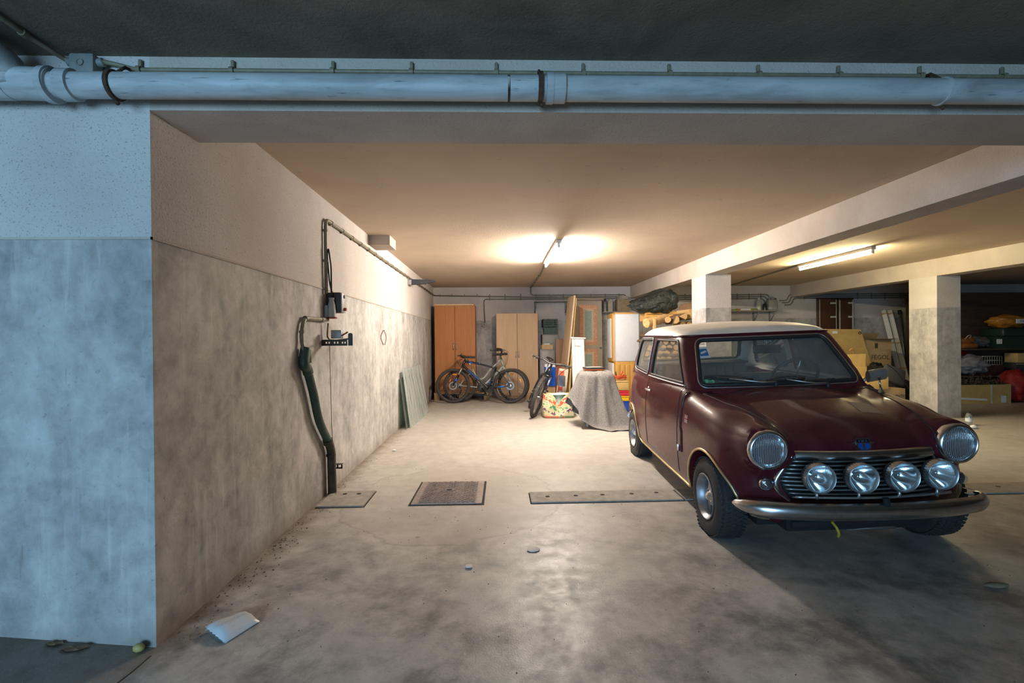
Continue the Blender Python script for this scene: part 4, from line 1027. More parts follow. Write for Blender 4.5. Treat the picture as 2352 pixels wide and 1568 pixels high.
# ceiling conduit from the lamp to the back wall
t = thing('lamp_conduit', 'conduit on the ceiling from the white lamp to the back wall', 'conduit', (0, 0, HC - .013))
q0, q1 = fl(1243, 627, HC - .013), fl(1219, 664, HC - .013)
MB().tube([(.715, 6.95, 0), (q0.x, q0.y, 0), (X(1219), YB - .016, 0)], .0125, 8).obj('tube', CONDUIT, t, True)
for k in np.linspace(.15, .95, 7): MB().box((q0.x + (X(1219) - q0.x) * k, q0.y + (YB - q0.y) * k, 0), (.05, .02, .026), bev=.006).obj('saddle_clip', CONDUIT, t, 40)
t = thing('lamp_conduit', 'conduit on the ceiling from the yellow lamp to the back', 'conduit', (0, 0, HC - .013))
q1 = fl(1690, 652, HC - .013)
MB().tube([(4.76, 7.40, 0), (q1.x, q1.y, 0), (q1.x - .1, YB - .02, 0)], .0125, 8).obj('tube', CONDUIT, t, True)
# round socket under the drop conduit
c = bw(1112, 746); t = thing('round_wall_socket', 'small round socket on the back wall between the two wooden cabinets', 'socket', (c.x, YB, c.z))
MB().lathe([(.05, 0), (.05, .03), (.042, .042), (0, .045)], 24, TR(0, 0, 0, PI / 2)).obj('case', M('beige_socket', (.38, .34, .28), .5), t, 40)
MB().lathe([(0, .050), (.022, .048), (.026, .043)], 20, TR(0, 0, 0, PI / 2)).obj('cover', BOXPL, t, 40)
# runs in the middle bay
z3 = [bw(1750, p).z for p in (676, 680.5, 685)]
wall_run('dark conduits along the back wall of the middle bay behind the pillar', [[(X(1450), z3[k] - .02), (X(1752 + 6 * (2 - k)), z3[k]), (X(1760 + 6 * (2 - k)), z3[k] - .14)] for k in range(3)], 0, 0, [(X(p), z3[0], z3[2]) for p in (1548, 1574, 1694, 1721, 1748)])
z4 = [bw(1950, p).z for p in (675, 679.5, 684)]
wall_run('dark conduits along the back wall of the bay with the cardboard boxes', [[(X(1790 + 6 * k), bw(1790, 690 + 5 * k).z), (X(1808 + 5 * k), bw(1790, 690 + 5 * k).z), (X(1812 + 5 * k), z4[k]), (X(2300), z4[k])] for k in range(3)], 0, 0, [(X(p), z4[0], z4[2]) for p in (1848, 1970, 2002, 2033, 2070)])
# two bent wires on the left wall
for k, (pts, lab) in enumerate((([(881, 758), (875, 774), (881, 792)], 'thin bent dark wire on the left wall, the left of a facing pair'), ([(882, 758), (887, 774), (884, 792)], 'thin bent dark wire on the left wall, the right of a facing pair'))):
    P_ = [atx(px, py, XL + .006) for px, py in pts]; o_ = P_[0].copy(); one(MB().tube(smoothpath([p - o_ for p in P_], 6), .0032, 6), 'wall_wire', DARKMET, lab, 'wire', o_, smooth=True)
# ------------------------------------------------------------------ back of the bay
ORANGEW = wood('orange_veneer', (.42, .16, .045), (.55, .23, .07), .8); BEECH = wood('beech_veneer', (.62, .40, .22), (.72, .49, .29), .6)
PINE = wood('varnished_pine', (.62, .32, .07), (.74, .42, .11), 1.0); PALLETW = wood('pallet_wood', (.40, .26, .12), (.55, .38, .19), 1.2, 0, .8)
CARD = M('brown_cardboard', (.46, .32, .165), .8, 0, .10, 8, .08, 30); CARD_Y = M('ochre_cardboard', (.52, .355, .13), .8, 0, .1, 8, .08, 30)
STEELH = M('brushed_handle', (.60, .56, .48), .3, .9, .08); WHITEL = M('white_laminate', (.74, .75, .76), .4, 0, .04, 12)
def handle(m, parent):
    MB().tube([m @ Vector(p) for p in smoothpath([(0, 0, -.065), (0, -.022, -.045), (0, -.028, 0), (0, -.022, .045), (0, 0, .065)], 4)], .007, 8).obj('handle', STEELH, parent, True)
def cabinet(label, x0, x1, y, d, z0, z1, mat, hz, rz=0, cornice=None, name='cabinet'):
    W_, H_ = x1 - x0, z1 - z0; t = thing(name, label, 'cabinet', ((x0 + x1) / 2, y, z0), rz)
    MB().box((-W_ / 2 + .009, d / 2, H_ / 2), (.018, d, H_)).obj('side_panel', mat, t); MB().box((W_ / 2 - .009, d / 2, H_ / 2), (.018, d, H_)).obj('side_panel', mat, t)
    MB().box((0, d / 2, H_ - .009), (W_ - .036, d, .018)).obj('top_panel', mat, t); MB().box((0, d / 2, .04), (W_ - .036, d - .02, .08)).obj('plinth', mat, t)
    MB().box((0, d - .006, H_ / 2), (W_ - .036, .008, H_ - .04)).obj('back_panel', mat, t)
    for s in (-1, 1):
        dr = MB().box((s * (W_ / 4 - .0005), -.010, H_ / 2 + .02), (W_ / 2 - .007, .018, H_ - .05), bev=.002).obj('door', mat, t)
        handle(TR(s * .032, -.019, hz - z0), dr)
    if cornice: MB().box((-.01, d / 2 - .02, H_ + .0175), (W_ - .02, d, .035), bev=.006).obj('loose_top_board', cornice, t)
    return t
YC = 9.87
pal_top = .145
a, b = at(996, 702, YC), at(1091, 702, YC)
cabinet('tall orange-brown two-door wooden cabinet standing on a pallet in the left corner', a.x + .015, b.x, YC, .52, pal_top, a.z, ORANGEW, at(1043, 796, YC).z, cornice=BEECH)
def pallet(label, x0, x1, y0, y1, top):
    t = thing('pallet', label, 'pallet', ((x0 + x1) / 2, (y0 + y1) / 2, 0)); W_, D_ = x1 - x0, y1 - y0
    for k in range(5): MB().box((0, -D_ / 2 + .05 + (D_ - .10) * k / 4, top - .012), (W_, .095, .022), bev=.003).obj('deck_board', PALLETW, t)
    for ix in (-1, 0, 1):
        for iy in (-1, 0, 1): MB().box((ix * (W_ / 2 - .06), iy * (D_ / 2 - .06), top / 2), (.11, .11, top - .046), bev=.004).obj('block', PALLETW, t)
        MB().box((ix * (W_ / 2 - .06), 0, .011), (.10, D_, .020), bev=.003).obj('runner', PALLETW, t)
    return t
pallet('wooden pallet under the orange-brown cabinet', a.x, b.x + .28, YC - .10, YC + .50, pal_top)
a, b = at(1139.5, 720, YC + .05), at(1235, 720, YC + .05)
cabinet('beech two-door wooden cabinet behind the black and blue bicycle', a.x, b.x, YC + .05, .42, .06, a.z, BEECH, at(1188, 814, YC).z, .02)
t = MB().box(((a.x + b.x) / 2, YC + .27, .03), (b.x - a.x - .1, .36, .06)); one(t, 'wood_plank', PALLETW, 'low wooden plank under the beech cabinet', 'plank')

# ---- bicycles: local x runs forward, rear axle above the origin
BLK = M('black_bike_paint', (.012, .012, .014), .3, 0, .2, 30, coat=.3); BLUEP = M('blue_bike_decal', (.015, .16, .62), .35, 0, .1)
SAGE = M('sage_bike_paint', (.40, .44, .39), .35, 0, .08, coat=.2); BTYRE = M('bike_tyre', (.05, .045, .04), .85, 0, .25, 60, .3, 200); SILV = M('silver_bike_metal', (.55, .55, .55), .28, .95, .1)
AMBER = M('amber_reflector', (.70, .27, .02), .3, 0, .1); GRIP = M('grip_rubber', (.06, .058, .055), .75, 0, .2)
def bwheel(parent, R_, disc, knobs, refl, m, tw=.029, rimmat=BLK, spoke=SILV):
    """bicycle wheel in the xz plane around its axle, baked through matrix m"""
    w_ = bpy.data.objects.new('wheel', None); COL.objects.link(w_); w_.parent = parent
    mm = m @ Matrix.Rotation(PI / 2, 4, 'X')
    c = R_ - tw
    MB().lathe([(c + tw * math.cos(a_), tw * math.sin(a_)) for a_ in np.linspace(0, 2 * PI, 12, endpoint=False)], 56, mm, closed=True).obj('tyre', BTYRE, w_, True)
    if knobs:
        kb = MB()
        for k in range(64):
            for z in (-.013, .0, .013):
                kb.box((0, 0, 0), (.008, .014, .009), mm @ Matrix.Rotation(2 * PI * (k + (z == 0) * .5) / 64, 4, 'Z') @ Matrix.Translation((R_ - abs(z) * .35, 0, z)))
        o_ = kb.obj('tread_knobs', BTYRE, w_); o_['kind'] = 'stuff'
    MB().lathe([(c - tw * .7, -.013), (c - tw * .1, -.015), (c - tw * .1, .015), (c - tw * .7, .013), (c - tw * 1.15, 0)], 56, mm, closed=True).obj('rim', rimmat, w_, 40)
    sp = MB(); n = 28
    for k in range(n):
        a_ = 2 * PI * k / n; s = 1 if k % 2 else -1; a2 = a_ + (.35 if (k // 2) % 2 else -.35)
        sp.tube([mm @ Vector((.022 * math.cos(a2), .022 * math.sin(a2), s * .026)), mm @ Vector(((c - tw) * math.cos(a_), (c - tw) * math.sin(a_), 0))], .0016, 4, caps=False)
    o_ = sp.obj('spokes', spoke, w_); o_['kind'] = 'stuff'
    MB().lathe([(0, -.05), (.008, -.05), (.008, -.034), (.026, -.030), (.014, -.02), (.014, .02), (.026, .030), (.008, .034), (.008, .05), (0, .05)], 18, mm).obj('hub', SILV, w_, 40)
    if disc: MB().lathe([(.055, -.031), (.080, -.031), (.080, -.034), (.055, -.034)], 32, mm, closed=True).obj('brake_disc', M('steel_disc', (.25, .25, .25), .45, .8, .1), w_, 40)
    if refl is not None: MB().box((0, 0, 0), (.028, .07, .012), mm @ Matrix.Rotation(refl, 4, 'Z') @ Matrix.Translation((c * .72, 0, 0)), bev=.004).obj('reflector', AMBER, w_, 40)
    return w_
def bicycle(label, loc, rz, lean, R_, frame, accents, steer, knobs=False, style='mtb', wb=1.08, disc=True, group=None, tube_r=1.0):
    t = thing('bicycle', label, 'bicycle', loc, group=group); t.rotation_mode = 'QUATERNION'
    t.rotation_quaternion = (Matrix.Rotation(rz, 4, 'Z') @ Matrix.Rotation(lean, 4, 'X')).to_quaternion()
    ra, fa = Vector((0, 0, R_)), Vector((wb, 0, R_)); bb = Vector((.43, 0, R_ - .045))
    sc = Vector((.27, 0, R_ + .36)); ht, hb = Vector((wb - .225, 0, R_ + .50)), Vector((wb - .185, 0, R_ + .38))
    if style == 'city': sc = Vector((.25, 0, R_ + .32)); ht, hb = Vector((wb - .24, 0, R_ + .52)), Vector((wb - .19, 0, R_ + .37))
    f = MB().tube([bb, sc], .017 * tube_r, 12).obj('seat_tube', frame, t, True)
    if style == 'mtb':
        MB().tube(smoothpath([sc + Vector((.01, 0, -.03)), sc.lerp(ht, .5) + Vector((0, 0, -.012)), ht + Vector((0, 0, -.025))], 6), [.016 * tube_r] * 7 + [.022 * tube_r] * 6, 12).obj('top_tube', frame, t, True)
        MB().tube(smoothpath([bb, bb.lerp(hb, .55) + Vector((.0, 0, .012)), hb + Vector((0, 0, .02))], 8), .024 * tube_r, 12).obj('down_tube', frame, t, True)
    else:
        MB().tube(smoothpath([sc.lerp(bb, .55), sc.lerp(bb, .5) + Vector((.13, 0, .0)), ht.lerp(sc, .35) + Vector((0, 0, -.13)), ht + Vector((0, 0, -.03))], 6), .017, 12).obj('top_tube', frame, t, True)
        MB().tube(smoothpath([bb, bb.lerp(hb, .5) + Vector((0, 0, -.01)), hb], 6), .022, 12).obj('down_tube', frame, t, True)
    MB().tube([ht, hb], .024, 14).obj('head_tube', frame, t, True)
    for s in (-1, 1):
        y = Vector((0, s * .055, 0)); MB().tube(smoothpath([bb + Vector((-.03, s * .03, 0)), ra.lerp(bb, .5) + y * 1.0, ra + y], 5), .010, 10).obj('chain_stay', frame, t, True)
        MB().tube(smoothpath([sc.lerp(bb, .12) + Vector((0, s * .02, 0)), ra.lerp(sc, .5) + y, ra + y], 5), .009, 10).obj('seat_stay', frame, t, True)
    up = (sc - bb).normalized(); sd = sc + up * .23
    MB().tube([sc - up * .03, sd], .0125, 12).obj('seat_post', SILV if style == 'mtb' else SILV, t, True)
    pts = [(-.13, .068, .012), (-.10, .074, .016), (-.02, .05, .004), (.06, .024, 0), (.14, .018, -.004), (.15, .012, -.01)]
    A = [[(sd.x + x + .01, yw * math.cos(q), sd.z + .03 + zz + .022 * math.sin(q)) for q in np.linspace(0, 2 * PI, 14, endpoint=False)] for x, yw, zz in pts]
    mb = MB().grid(np.array(A), closed_v=True); mb.f.append(tuple(range(14))); mb.f.append(tuple(70 + j for j in range(14))); mb.obj('saddle', TRIMBLK, t, True)
    bwheel(t, R_, disc, knobs, -.5 + PI, Matrix.Translation(ra), rimmat=SILV if style == 'city' else BLK)
    # steering assembly turned about the head tube
    ax = (ht - hb).normalized(); S = Matrix.Translation(hb) @ Matrix.Rotation(steer, 4, ax) @ Matrix.Translation(-hb)
    bwheel(t, R_, disc, knobs, 1.7 if not knobs else None, S @ Matrix.Translation(fa), rimmat=SILV if style == 'city' else BLK)
    cr = hb - ax * .03
    for s in (-1, 1):
        y = Vector((0, s * .058, 0)); k = fa - cr
        if style == 'mtb':
            MB().tube([S @ (cr + y), S @ (cr + y + k * .46)], .0155, 12).obj('fork_stanchion', SILV, t, True)
            lg = MB().tube([S @ (cr + y + k * .40), S @ (fa + y)], [.021, .017], 12).obj('fork_leg', BLK, t, True)
            if accents: MB().tube([S @ (cr + y + k * .62), S @ (cr + y + k * .74)], .0205, 12).obj('decal', accents, lg, True)
        else: MB().tube([S @ p for p in smoothpath([cr + y * .6, cr + y + k * .3, fa + y], 5)], [.016] * 6 + [.012] * 5, 12).obj('fork_leg', frame, t, True)
    MB().tube([S @ (cr + Vector((0, -.07, 0))), S @ (cr + Vector((0, .07, 0)))], .022, 12).obj('fork_crown', BLK if style == 'mtb' else frame, t, True)
    top = ht + ax * .035; st = top + Vector((.075, 0, .03)) if style == 'mtb' else top + Vector((.03, 0, .12))
    MB().tube([S @ (ht - ax * .0), S @ top, S @ st], .017, 12).obj('stem', BLK, t, True)
    hw = .335 if style == 'mtb' else .28; bk = -.03 if style == 'mtb' else -.16
    bar = smoothpath([st + Vector((bk, -hw, .03)), st + Vector((bk * .3, -hw * .55, .03)), st + Vector((0, -.05, 0)), st + Vector((0, .05, 0)), st + Vector((bk * .3, hw * .55, .03)), st + Vector((bk, hw, .03))], 5)
    hbar = MB().tube([S @ p for p in bar], .0125, 12).obj('handlebar', BLK, t, True)
    for s, e in ((-1, bar[0]), (1, bar[-1])):
        inn = bar[5] if s < 0 else bar[-6]
        MB().tube([S @ e, S @ e.lerp(inn, .72)], .0175, 12).obj('grip', GRIP, hbar, True)
        MB().tube([S @ e, S @ (e + (e - inn) * .02)], .018, 12).obj('bar_end_cap', WHITEL if knobs else GRIP, hbar, True)
        q = e.lerp(inn, .85); MB().tube([S @ p for p in smoothpath([q + Vector((0, 0, -.01)), q + Vector((.05, s * .02, -.02)), q + Vector((.07, s * .09, -.03))], 4)], .006, 8).obj('brake_lever', BLK, hbar, True)
        MB().box((0, 0, 0), (.04, .03, .03), S @ Matrix.Translation(q + Vector((.012, -s * .03, -.012))), bev=.008).obj('shifter', BLK, hbar, 50)
        MB().tube([S @ p for p in smoothpath([q + Vector((.03, 0, -.01)), q.lerp(hb, .3) + Vector((.13, 0, .04)), q.lerp(hb, .75) + Vector((.08, 0, -.02)), hb + Vector((-.03, s * .02, -.06))], 5)], .0028, 6).obj('cable', RUBBER, hbar, True)
    # drivetrain on the -y side
    mc = Matrix.Translation(bb + Vector((0, -.045, 0))) @ Matrix.Rotation(PI / 2, 4, 'X')
    cs = MB().lathe([(.03, -.002), (.088, -.003), (.092, 0), (.088, .003), (.03, .002)], 36, mc, closed=True).obj('chainring', DARKMET, t, 40)
    for k, s in ((0, 1), (1, -1)):
        d_ = Vector((.10, 0, -.135)) * s; e = bb + Vector((0, -.065 * s, 0))
        c_ = MB().tube([e, e + d_ + Vector((0, -.01 * s, 0))], .011, 10).obj('crank_arm', BLK, t, True)
        MB().box((0, 0, 0), (.09, .085, .022), Matrix.Translation(e + d_ + Vector((0, -.055 * s, 0))), bev=.006).obj('pedal', BLK, t, 50)
    mr = Matrix.Translation(ra + Vector((0, -.040, 0))) @ Matrix.Rotation(PI / 2, 4, 'X')
    MB().lathe([(.012, .0), (.055, -.012), (.055, -.009), (.040, .004), (.040, .008), (.025, .014), (.012, .014)], 24, mr).obj('cassette', M('steel_disc', (.25, .25, .25), .45, .8, .1), t, 40)
    MB().tube([ra + Vector((.0, -.055, -.01)), ra + Vector((.03, -.06, -.09)), ra + Vector((.0, -.06, -.19))], [.014, .012, .010], 8).obj('derailleur', BLK, t, True)
    ch = MB(); 
    for zz in (.088, -.088): ch.tube([bb + Vector((0, -.045, zz)), ra + Vector((0, -.045, zz * .5 if zz > 0 else -.19))], .004, 5)
    o_ = ch.obj('chain', DARKMET, t); o_['kind'] = 'stuff'
    if accents and style == 'mtb':
        a_, b_ = sc.lerp(ht, .52), sc.lerp(ht, .86)
        MB().tube([a_ + Vector((0, 0, -.008)), b_ + Vector((0, 0, -.022))], [.0185, .0235], 12).obj('decal', accents, t, True)
        MB().tube([ra.lerp(bb, .25) + Vector((0, -.055, 0)), ra.lerp(bb, .55) + Vector((0, -.055, 0))], .0125, 10).obj('decal', accents, t, True)
        MB().tube([ra.lerp(bb, .25) + Vector((0, .055, 0)), ra.lerp(bb, .55) + Vector((0, .055, 0))], .0125, 10).obj('decal', accents, t, True)
        MB().tube([bb.lerp(sc, .14), bb.lerp(sc, .3)], .0185, 10).obj('decal', accents, t, True)
        d_ = (hb - bb).normalized(); ang = math.atan2(d_.z, d_.x)
        for s in (1,):
            mt_ = Matrix.Translation(bb.lerp(hb, .58) + Vector((0, .0265, .014))) @ Matrix.Rotation(PI, 4, 'Z') @ Matrix.Rotation(PI / 2, 4, 'X') @ Matrix.Rotation(-ang, 4, 'Z')
            text('frame_lettering', 'ROCKRIDER', .052, accents, mt_, t)
    return t
# the black and blue one, side on, nose to the left
c0, c1 = fl(1172, 926.5), fl(1040, 926); 
bicycle('black and blue mountain bicycle parked side-on before the wooden cabinets', (c0.x, c0.y + .02, 0), PI - math.atan2(c1.y - c0.y, c0.x - c1.x), .12, .335, BLK, BLUEP, .12, wb=(c1 - c0).length)
bicycle('pale sage green step-through bicycle behind the black and blue bicycle', (at(1056, 900, 9.46).x, 9.46, 0), .0, -.05, .325, SAGE, None, -.25, style='city', wb=1.06, disc=False)
p = fl(1221, 957)
bicycle('black mountain bicycle with knobby tyres leaning and facing the camera', (.56, 8.52, 0), -PI / 2 - .03, -.40, .335, BLK, None, -.30, knobs=True, wb=1.03)
# ------------------------------------------------------------------ boards, doors and stores at the back
def pbox(name, mat, label, cat, px0, px1, py0, py1, Y, d, rz=0, bev=.004, group=None, part='carton', z0=None):
    """box whose front face fills the pixel rectangle at depth Y (py1 = lower edge)"""
    a, b = at(px0, py0, Y), at(px1, py1, Y); zb = b.z if z0 is None else z0
    t = thing(name, label, cat, ((a.x + b.x) / 2, Y, zb), rz, group); MB().box((0, d / 2, (a.z - zb) / 2), (b.x - a.x, d, a.z - zb), bev=bev).obj(part, mat, t, 40)
    t['w'] = b.x - a.x; t['h'] = a.z - zb; return t
def strip(): pass
BOARD = wood('beige_board', (.60, .43, .25), (.70, .53, .33), .5, 2, .6); BOARD_E = M('board_edge', (.52, .34, .13), .7, 0, .1)
# tall board leaning, seen almost along its face
def slab_quad(c, mat, name, label, cat, th=(0.02, 0, 0), group=None):
    """thin board from its four corners, base first"""
    o_ = Vector(((c[0].x + c[1].x) / 2, (c[0].y + c[1].y) / 2, min(c[0].z, c[1].z))); n_ = (c[1] - c[0]).cross(c[3] - c[0]).normalized() * th[0]
    vs = [q - o_ for q in c] + [q - o_ + n_ for q in c]
    mb = MB().add(vs, [(0, 1, 2, 3), (7, 6, 5, 4), (0, 4, 5, 1), (1, 5, 6, 2), (2, 6, 7, 3), (3, 7, 4, 0)]); return one(mb, name, mat, label, cat, o_, group=group)
n0, n1 = at(1318.5, 678, 8.60), at(1304, 684, 9.35)
slab_quad([Vector((n0.x - .22, 8.60, .0)), Vector((n1.x - .22, 9.35, .0)), Vector((n1.x, 9.35, n1.z)), Vector((n0.x, 8.60, n0.z))], BOARD, 'chipboard_panel', 'tall beige board leaning on edge, the taller one beside the painted door', 'board', (.03,))
n0b = Vector((n0.x + .035, 8.62, n0.z - .05))
slab_quad([Vector((n0.x - .15, 8.62, 0)), Vector((n1.x - .15, 9.35, 0)), Vector((n1.x + .04, 9.35, n1.z - .05)), n0b], BOARD_E, 'chipboard_panel', 'ochre-edged board leaning right behind the tall beige board', 'board', (.02,))
for k, (px, lab) in enumerate(((1301, 'thin wooden lath leaning left of the white panel, the left one'), (1308, 'thin wooden lath leaning left of the white panel, the right one'))):
    tp, bt = at(px + 4, 832 + 3 * k, 8.45), at(px - 2, 912, 8.2); bt.z = 0
    v = tp - bt; one(MB().tube([(0, 0, 0), v], .014, 4), 'wooden_lath', BOARD_E, lab, 'lath', bt)
# white furniture panel with cornice
WHITEP = M('cream_white_paint', (.78, .74, .66), .45, 0, .05)
a, b = at(1315, 776, 8.05), at(1343, 776, 8.05); W_ = b.x - a.x; t = thing('cupboard_door', 'narrow cream-white moulded cupboard door leaning beside the blanket table', 'door', ((a.x + b.x) / 2 - .05, 7.72, 0), .12, rx=-.22, ry=.05); H_ = 1.25
MB().box((0, .02, H_ / 2), (W_, .02, H_)).obj('board', WHITEP, t); MB().box((W_ / 2 - .03, 0, H_ / 2), (.06, .03, H_), bev=.004).obj('stile', WHITEP, t, 40); MB().box((-W_ / 2 + .02, 0, H_ / 2), (.04, .03, H_), bev=.004).obj('stile', WHITEP, t, 40)
MB().box((0, 0, H_ - .06), (W_ - .1, .03, .12), bev=.004).obj('rail', WHITEP, t, 40); MB().box((0, 0, H_ + .012), (W_ + .05, .07, .024), bev=.006).obj('cornice', WHITEP, t, 40); MB().box((-.01, .002, .55), (.018, .02, .95), bev=.004).obj('moulding', WHITEP, t, 40)
# painted door with marbled panels
def m_marble(name, a_, b_, c_):
    tt = NT(name); p_ = tt.obj(); v = tt.vor(p_, 38, 'DISTANCE_TO_EDGE'); n_ = tt.noise(p_, 30, 5, .7, 1.2)
    tt.P(Base_Color=tt.mix(tt.ramp(v, [(.02, 1.0), (.14, 0.0)]), tt.ramp(n_, [(.35, a_), (.65, b_)]), c_), Roughness=.5); return tt.m
OR_M = m_marble('orange_marbling', (.46, .17, .065), (.62, .28, .13), (.66, .42, .28)); GR_M = m_marble('green_marbling', (.16, .235, .19), (.30, .37, .31), (.42, .47, .40)); TAUPE = M('taupe_paint', (.40, .32, .24), .6, 0, .08, 6); SAND = M('sand_paint', (.60, .44, .29), .6, 0, .06)
YD = 9.95; a, b = at(1317, 689, YD), at(1383, 689, YD); W_, H_ = b.x - a.x, a.z
t = thing('painted_door', 'old painted door with orange and green marbled panels leaning at the back wall', 'door', ((a.x + b.x) / 2, YD, 0), 0, rx=-.02)
MB().box((0, .03, H_ / 2), (W_, .045, H_)).obj('leaf', TAUPE, t)
MB().box((0, .0, H_ + .02), (W_ + .07, .12, .05), bev=.008).obj('crown', wood('weathered_crown', (.30, .22, .15), (.48, .38, .28), 1, 0, .8), t, 40)
for (z0, z1) in ((H_ - .94, H_ - .11), (H_ - 1.85, H_ - 1.02)):
    w0 = W_ * .62; zc, hh = (z0 + z1) / 2, z1 - z0
    pn = MB().box((0.01, .004, zc), (w0, .010, hh)).obj('orange_panel', OR_M, t)
    MB().box((0.01, -.003, zc), (w0 - .15, .008, hh - .13)).obj('sand_field', SAND, pn); MB().box((0.015, -.008, zc), (w0 - .24, .008, hh - .23)).obj('green_field', GR_M, pn)
MB().lathe([(0, .05), (.018, .045), (.022, .03), (.01, .02), (.01, 0)], 16, TR(W_ / 2 - .04, .006, 1.03, PI / 2)).obj('knob', STEELH, t, True)
# wall shelves and what stands on them
SHELFW = M('grey_shelf_board', (.30, .27, .23), .7, 0, .15)
def wall_shelf(label, px0, px1, py, d, brk, Y1=YB):
    a, b = at(px0, py, Y1 - d), at(px1, py, Y1 - d); t = thing('wall_shelf', label, 'shelf', ((a.x + b.x) / 2, Y1, a.z)); W_ = b.x - a.x
    MB().box((0, -d / 2, -.012), (W_, d, .024), bev=.003).obj('shelf_board', SHELFW, t, 40)
    for q in brk:
        x = -W_ / 2 + W_ * q; MB().box((x, -.012, -.16), (.03, .02, .30), bev=.003).obj('bracket_upright', BOXPL, t, 40); MB().tube([(x, -.02, -.25), (x, -d * .8, -.03)], .010, 6).obj('bracket_strut', BOXPL, t, True)
    return t, a, b
wall_shelf('empty grey wall shelf above the gap between beech cabinet and painted door', 1229, 1304, 690, .28, (.02, .98))
sh, a, b = wall_shelf('short wall shelf with jars right of the painted door', 1384, 1446, 715, .28, (.5,)); sz, sy = a.z, YB - .15
def jar(label, px, r, h_, mat, capm, cat='jar', name='jar', z=sz, y=sy, rows=None):
    x = at(px, 700, y).x; t = thing(name, label, cat, (x, y, z))
    MB().lathe([(0, 0), (r, 0), (r, h_ * .72), (r * .8, h_ * .82), (r * .45, h_ * .86), (r * .45, h_ * .9)], 20).obj('body', mat, t, 50); MB().lathe([(r * .5, h_ * .88), (r * .5, h_), (0, h_)], 16).obj('cap', capm, t, 40); return t
jar('dusty glass jar at the left end of the short wall shelf', 1389, .045, .28, M('dusty_glass', (.20, .18, .15), .25, 0, .2), DARKMET)
x = at(1401, 700, sy).x; t = thing('carton', 'beige drink carton beside the glass jar on the short shelf', 'carton', (x, sy, sz)); MB().box((0, 0, .11), (.10, .09, .22), bev=.006).obj('carton', M('beige_carton', (.40, .35, .27), .6), t, 40); MB().prism([(-.05, 0), (.05, 0), (.0, .06)], -.044, .044, TR(0, 0, .22, PI / 2)).obj('gable', M('beige_carton', (.4, .35, .27)), t)
x = at(1428, 700, sy).x; t = thing('carton', 'brown box crammed with papers on the short wall shelf', 'box', (x, sy, sz)); MB().box((0, 0, .13), (.25, .24, .26), bev=.004).obj('carton', M('old_brown_box', (.27, .20, .12), .8, 0, .25), t, 40)
for k in range(5): MB().box((0, 0, 0), (.22, .20, .012), TR(.005 * k, -.01, .268 + .014 * k, 0, .05 * (k % 3 - 1), .12 * (k % 2))).obj('paper', M('old_paper', (.45, .39, .29), .8), t)
# white cupboard stacked on a pine unit
YU = 8.40; a, b = at(1413, 721, YU), at(1469, 829, YU); W_ = b.x - a.x
lz = b.z
t = thing('pine_cupboard', 'varnished pine base unit under the white cupboard at the back', 'cabinet', ((a.x + b.x) / 2, YU, 0))
MB().box((0, .26, lz / 2), (W_, .50, lz - .004), bev=.006).obj('carcass', PINE, t, 40)
for k in range(5): MB().box((-W_ / 2 + (k + .5) * W_ / 5, .004, lz / 2 + .05), (W_ / 5 - .006, .016, lz - .22), bev=.004).obj('tongue_board', PINE, t, 40)
MB().box((-W_ / 2 - .012, .30, lz / 2), (.024, .36, lz - .08), bev=.004).obj('side_door', WHITEL, t, 40)
t = thing('white_cupboard', 'pine-edged cupboard with a big white side standing on the pine unit', 'cabinet', ((a.x + b.x) / 2, YU, lz)); H_ = a.z - lz
MB().box((0, .235, H_ / 2), (W_ - .01, .47, H_), bev=.004).obj('carcass', WHITEL, t, 40)
MB().box((-W_ / 2 - .010, .30, H_ / 2), (.030, .40, H_ + .02), bev=.004).obj('pine_frame', PINE, t, 40); MB().box((-.03, .25, H_ + .015), (W_ - .05, .46, .028), bev=.004).obj('pine_top', PINE, t, 40)
MB().box((-W_ / 2 - .034, .32, H_ / 2 - .01), (.014, .30, H_ - .12), bev=.003).obj('white_door', WHITEL, t, 40); MB().box((W_ / 2 - .006, -.006, H_ / 2), (.012, .014, H_), bev=.002).obj('edge_strip', BOXPL, t)
# blanket-draped table with a tray on it
def m_blanket():
    tt = NT('grey_wool_blanket'); p_ = tt.obj(); n_ = tt.noise(p_, 70, 5, .75); n2 = tt.noise(tt.mapping(p_, (3, 3, 1)), 90, 2, .6)
    tt.P(Base_Color=tt.mix(.5, tt.ramp(n_, [(.32, (.045, .042, .040)), (.66, (.34, .32, .30))]), tt.ramp(n2, [(.3, (.08, .075, .07)), (.7, (.30, .28, .265))])), Roughness=.95); tt.b.inputs['Specular IOR Level'].default_value = .1
    tt.bump(n_, .5, .006); return tt.m
tb = Vector((1.395, 6.78, 0)); TZ = .765; hx, hy = .200, .20
t = thing('side_table', 'small white-legged table hidden under the grey blanket', 'table', tb)
MB().box((0, 0, TZ - .022), (hx * 2 - .04, hy * 2 - .04, .03), bev=.004).obj('tabletop', WHITEP, t, 40)
for sx in (-1, 1):
    for sy_ in (-1, 1): MB().tube([(sx * (hx - .05), sy_ * (hy - .05), 0), (sx * (hx - .06), sy_ * (hy - .06), TZ - .04)], [.016, .024], 10).obj('leg', WHITEP, t, True)
N, rings = 120, []
drop = lambda th: (.12 if math.cos(th) < -.75 and math.sin(th) > -.6 else 0)
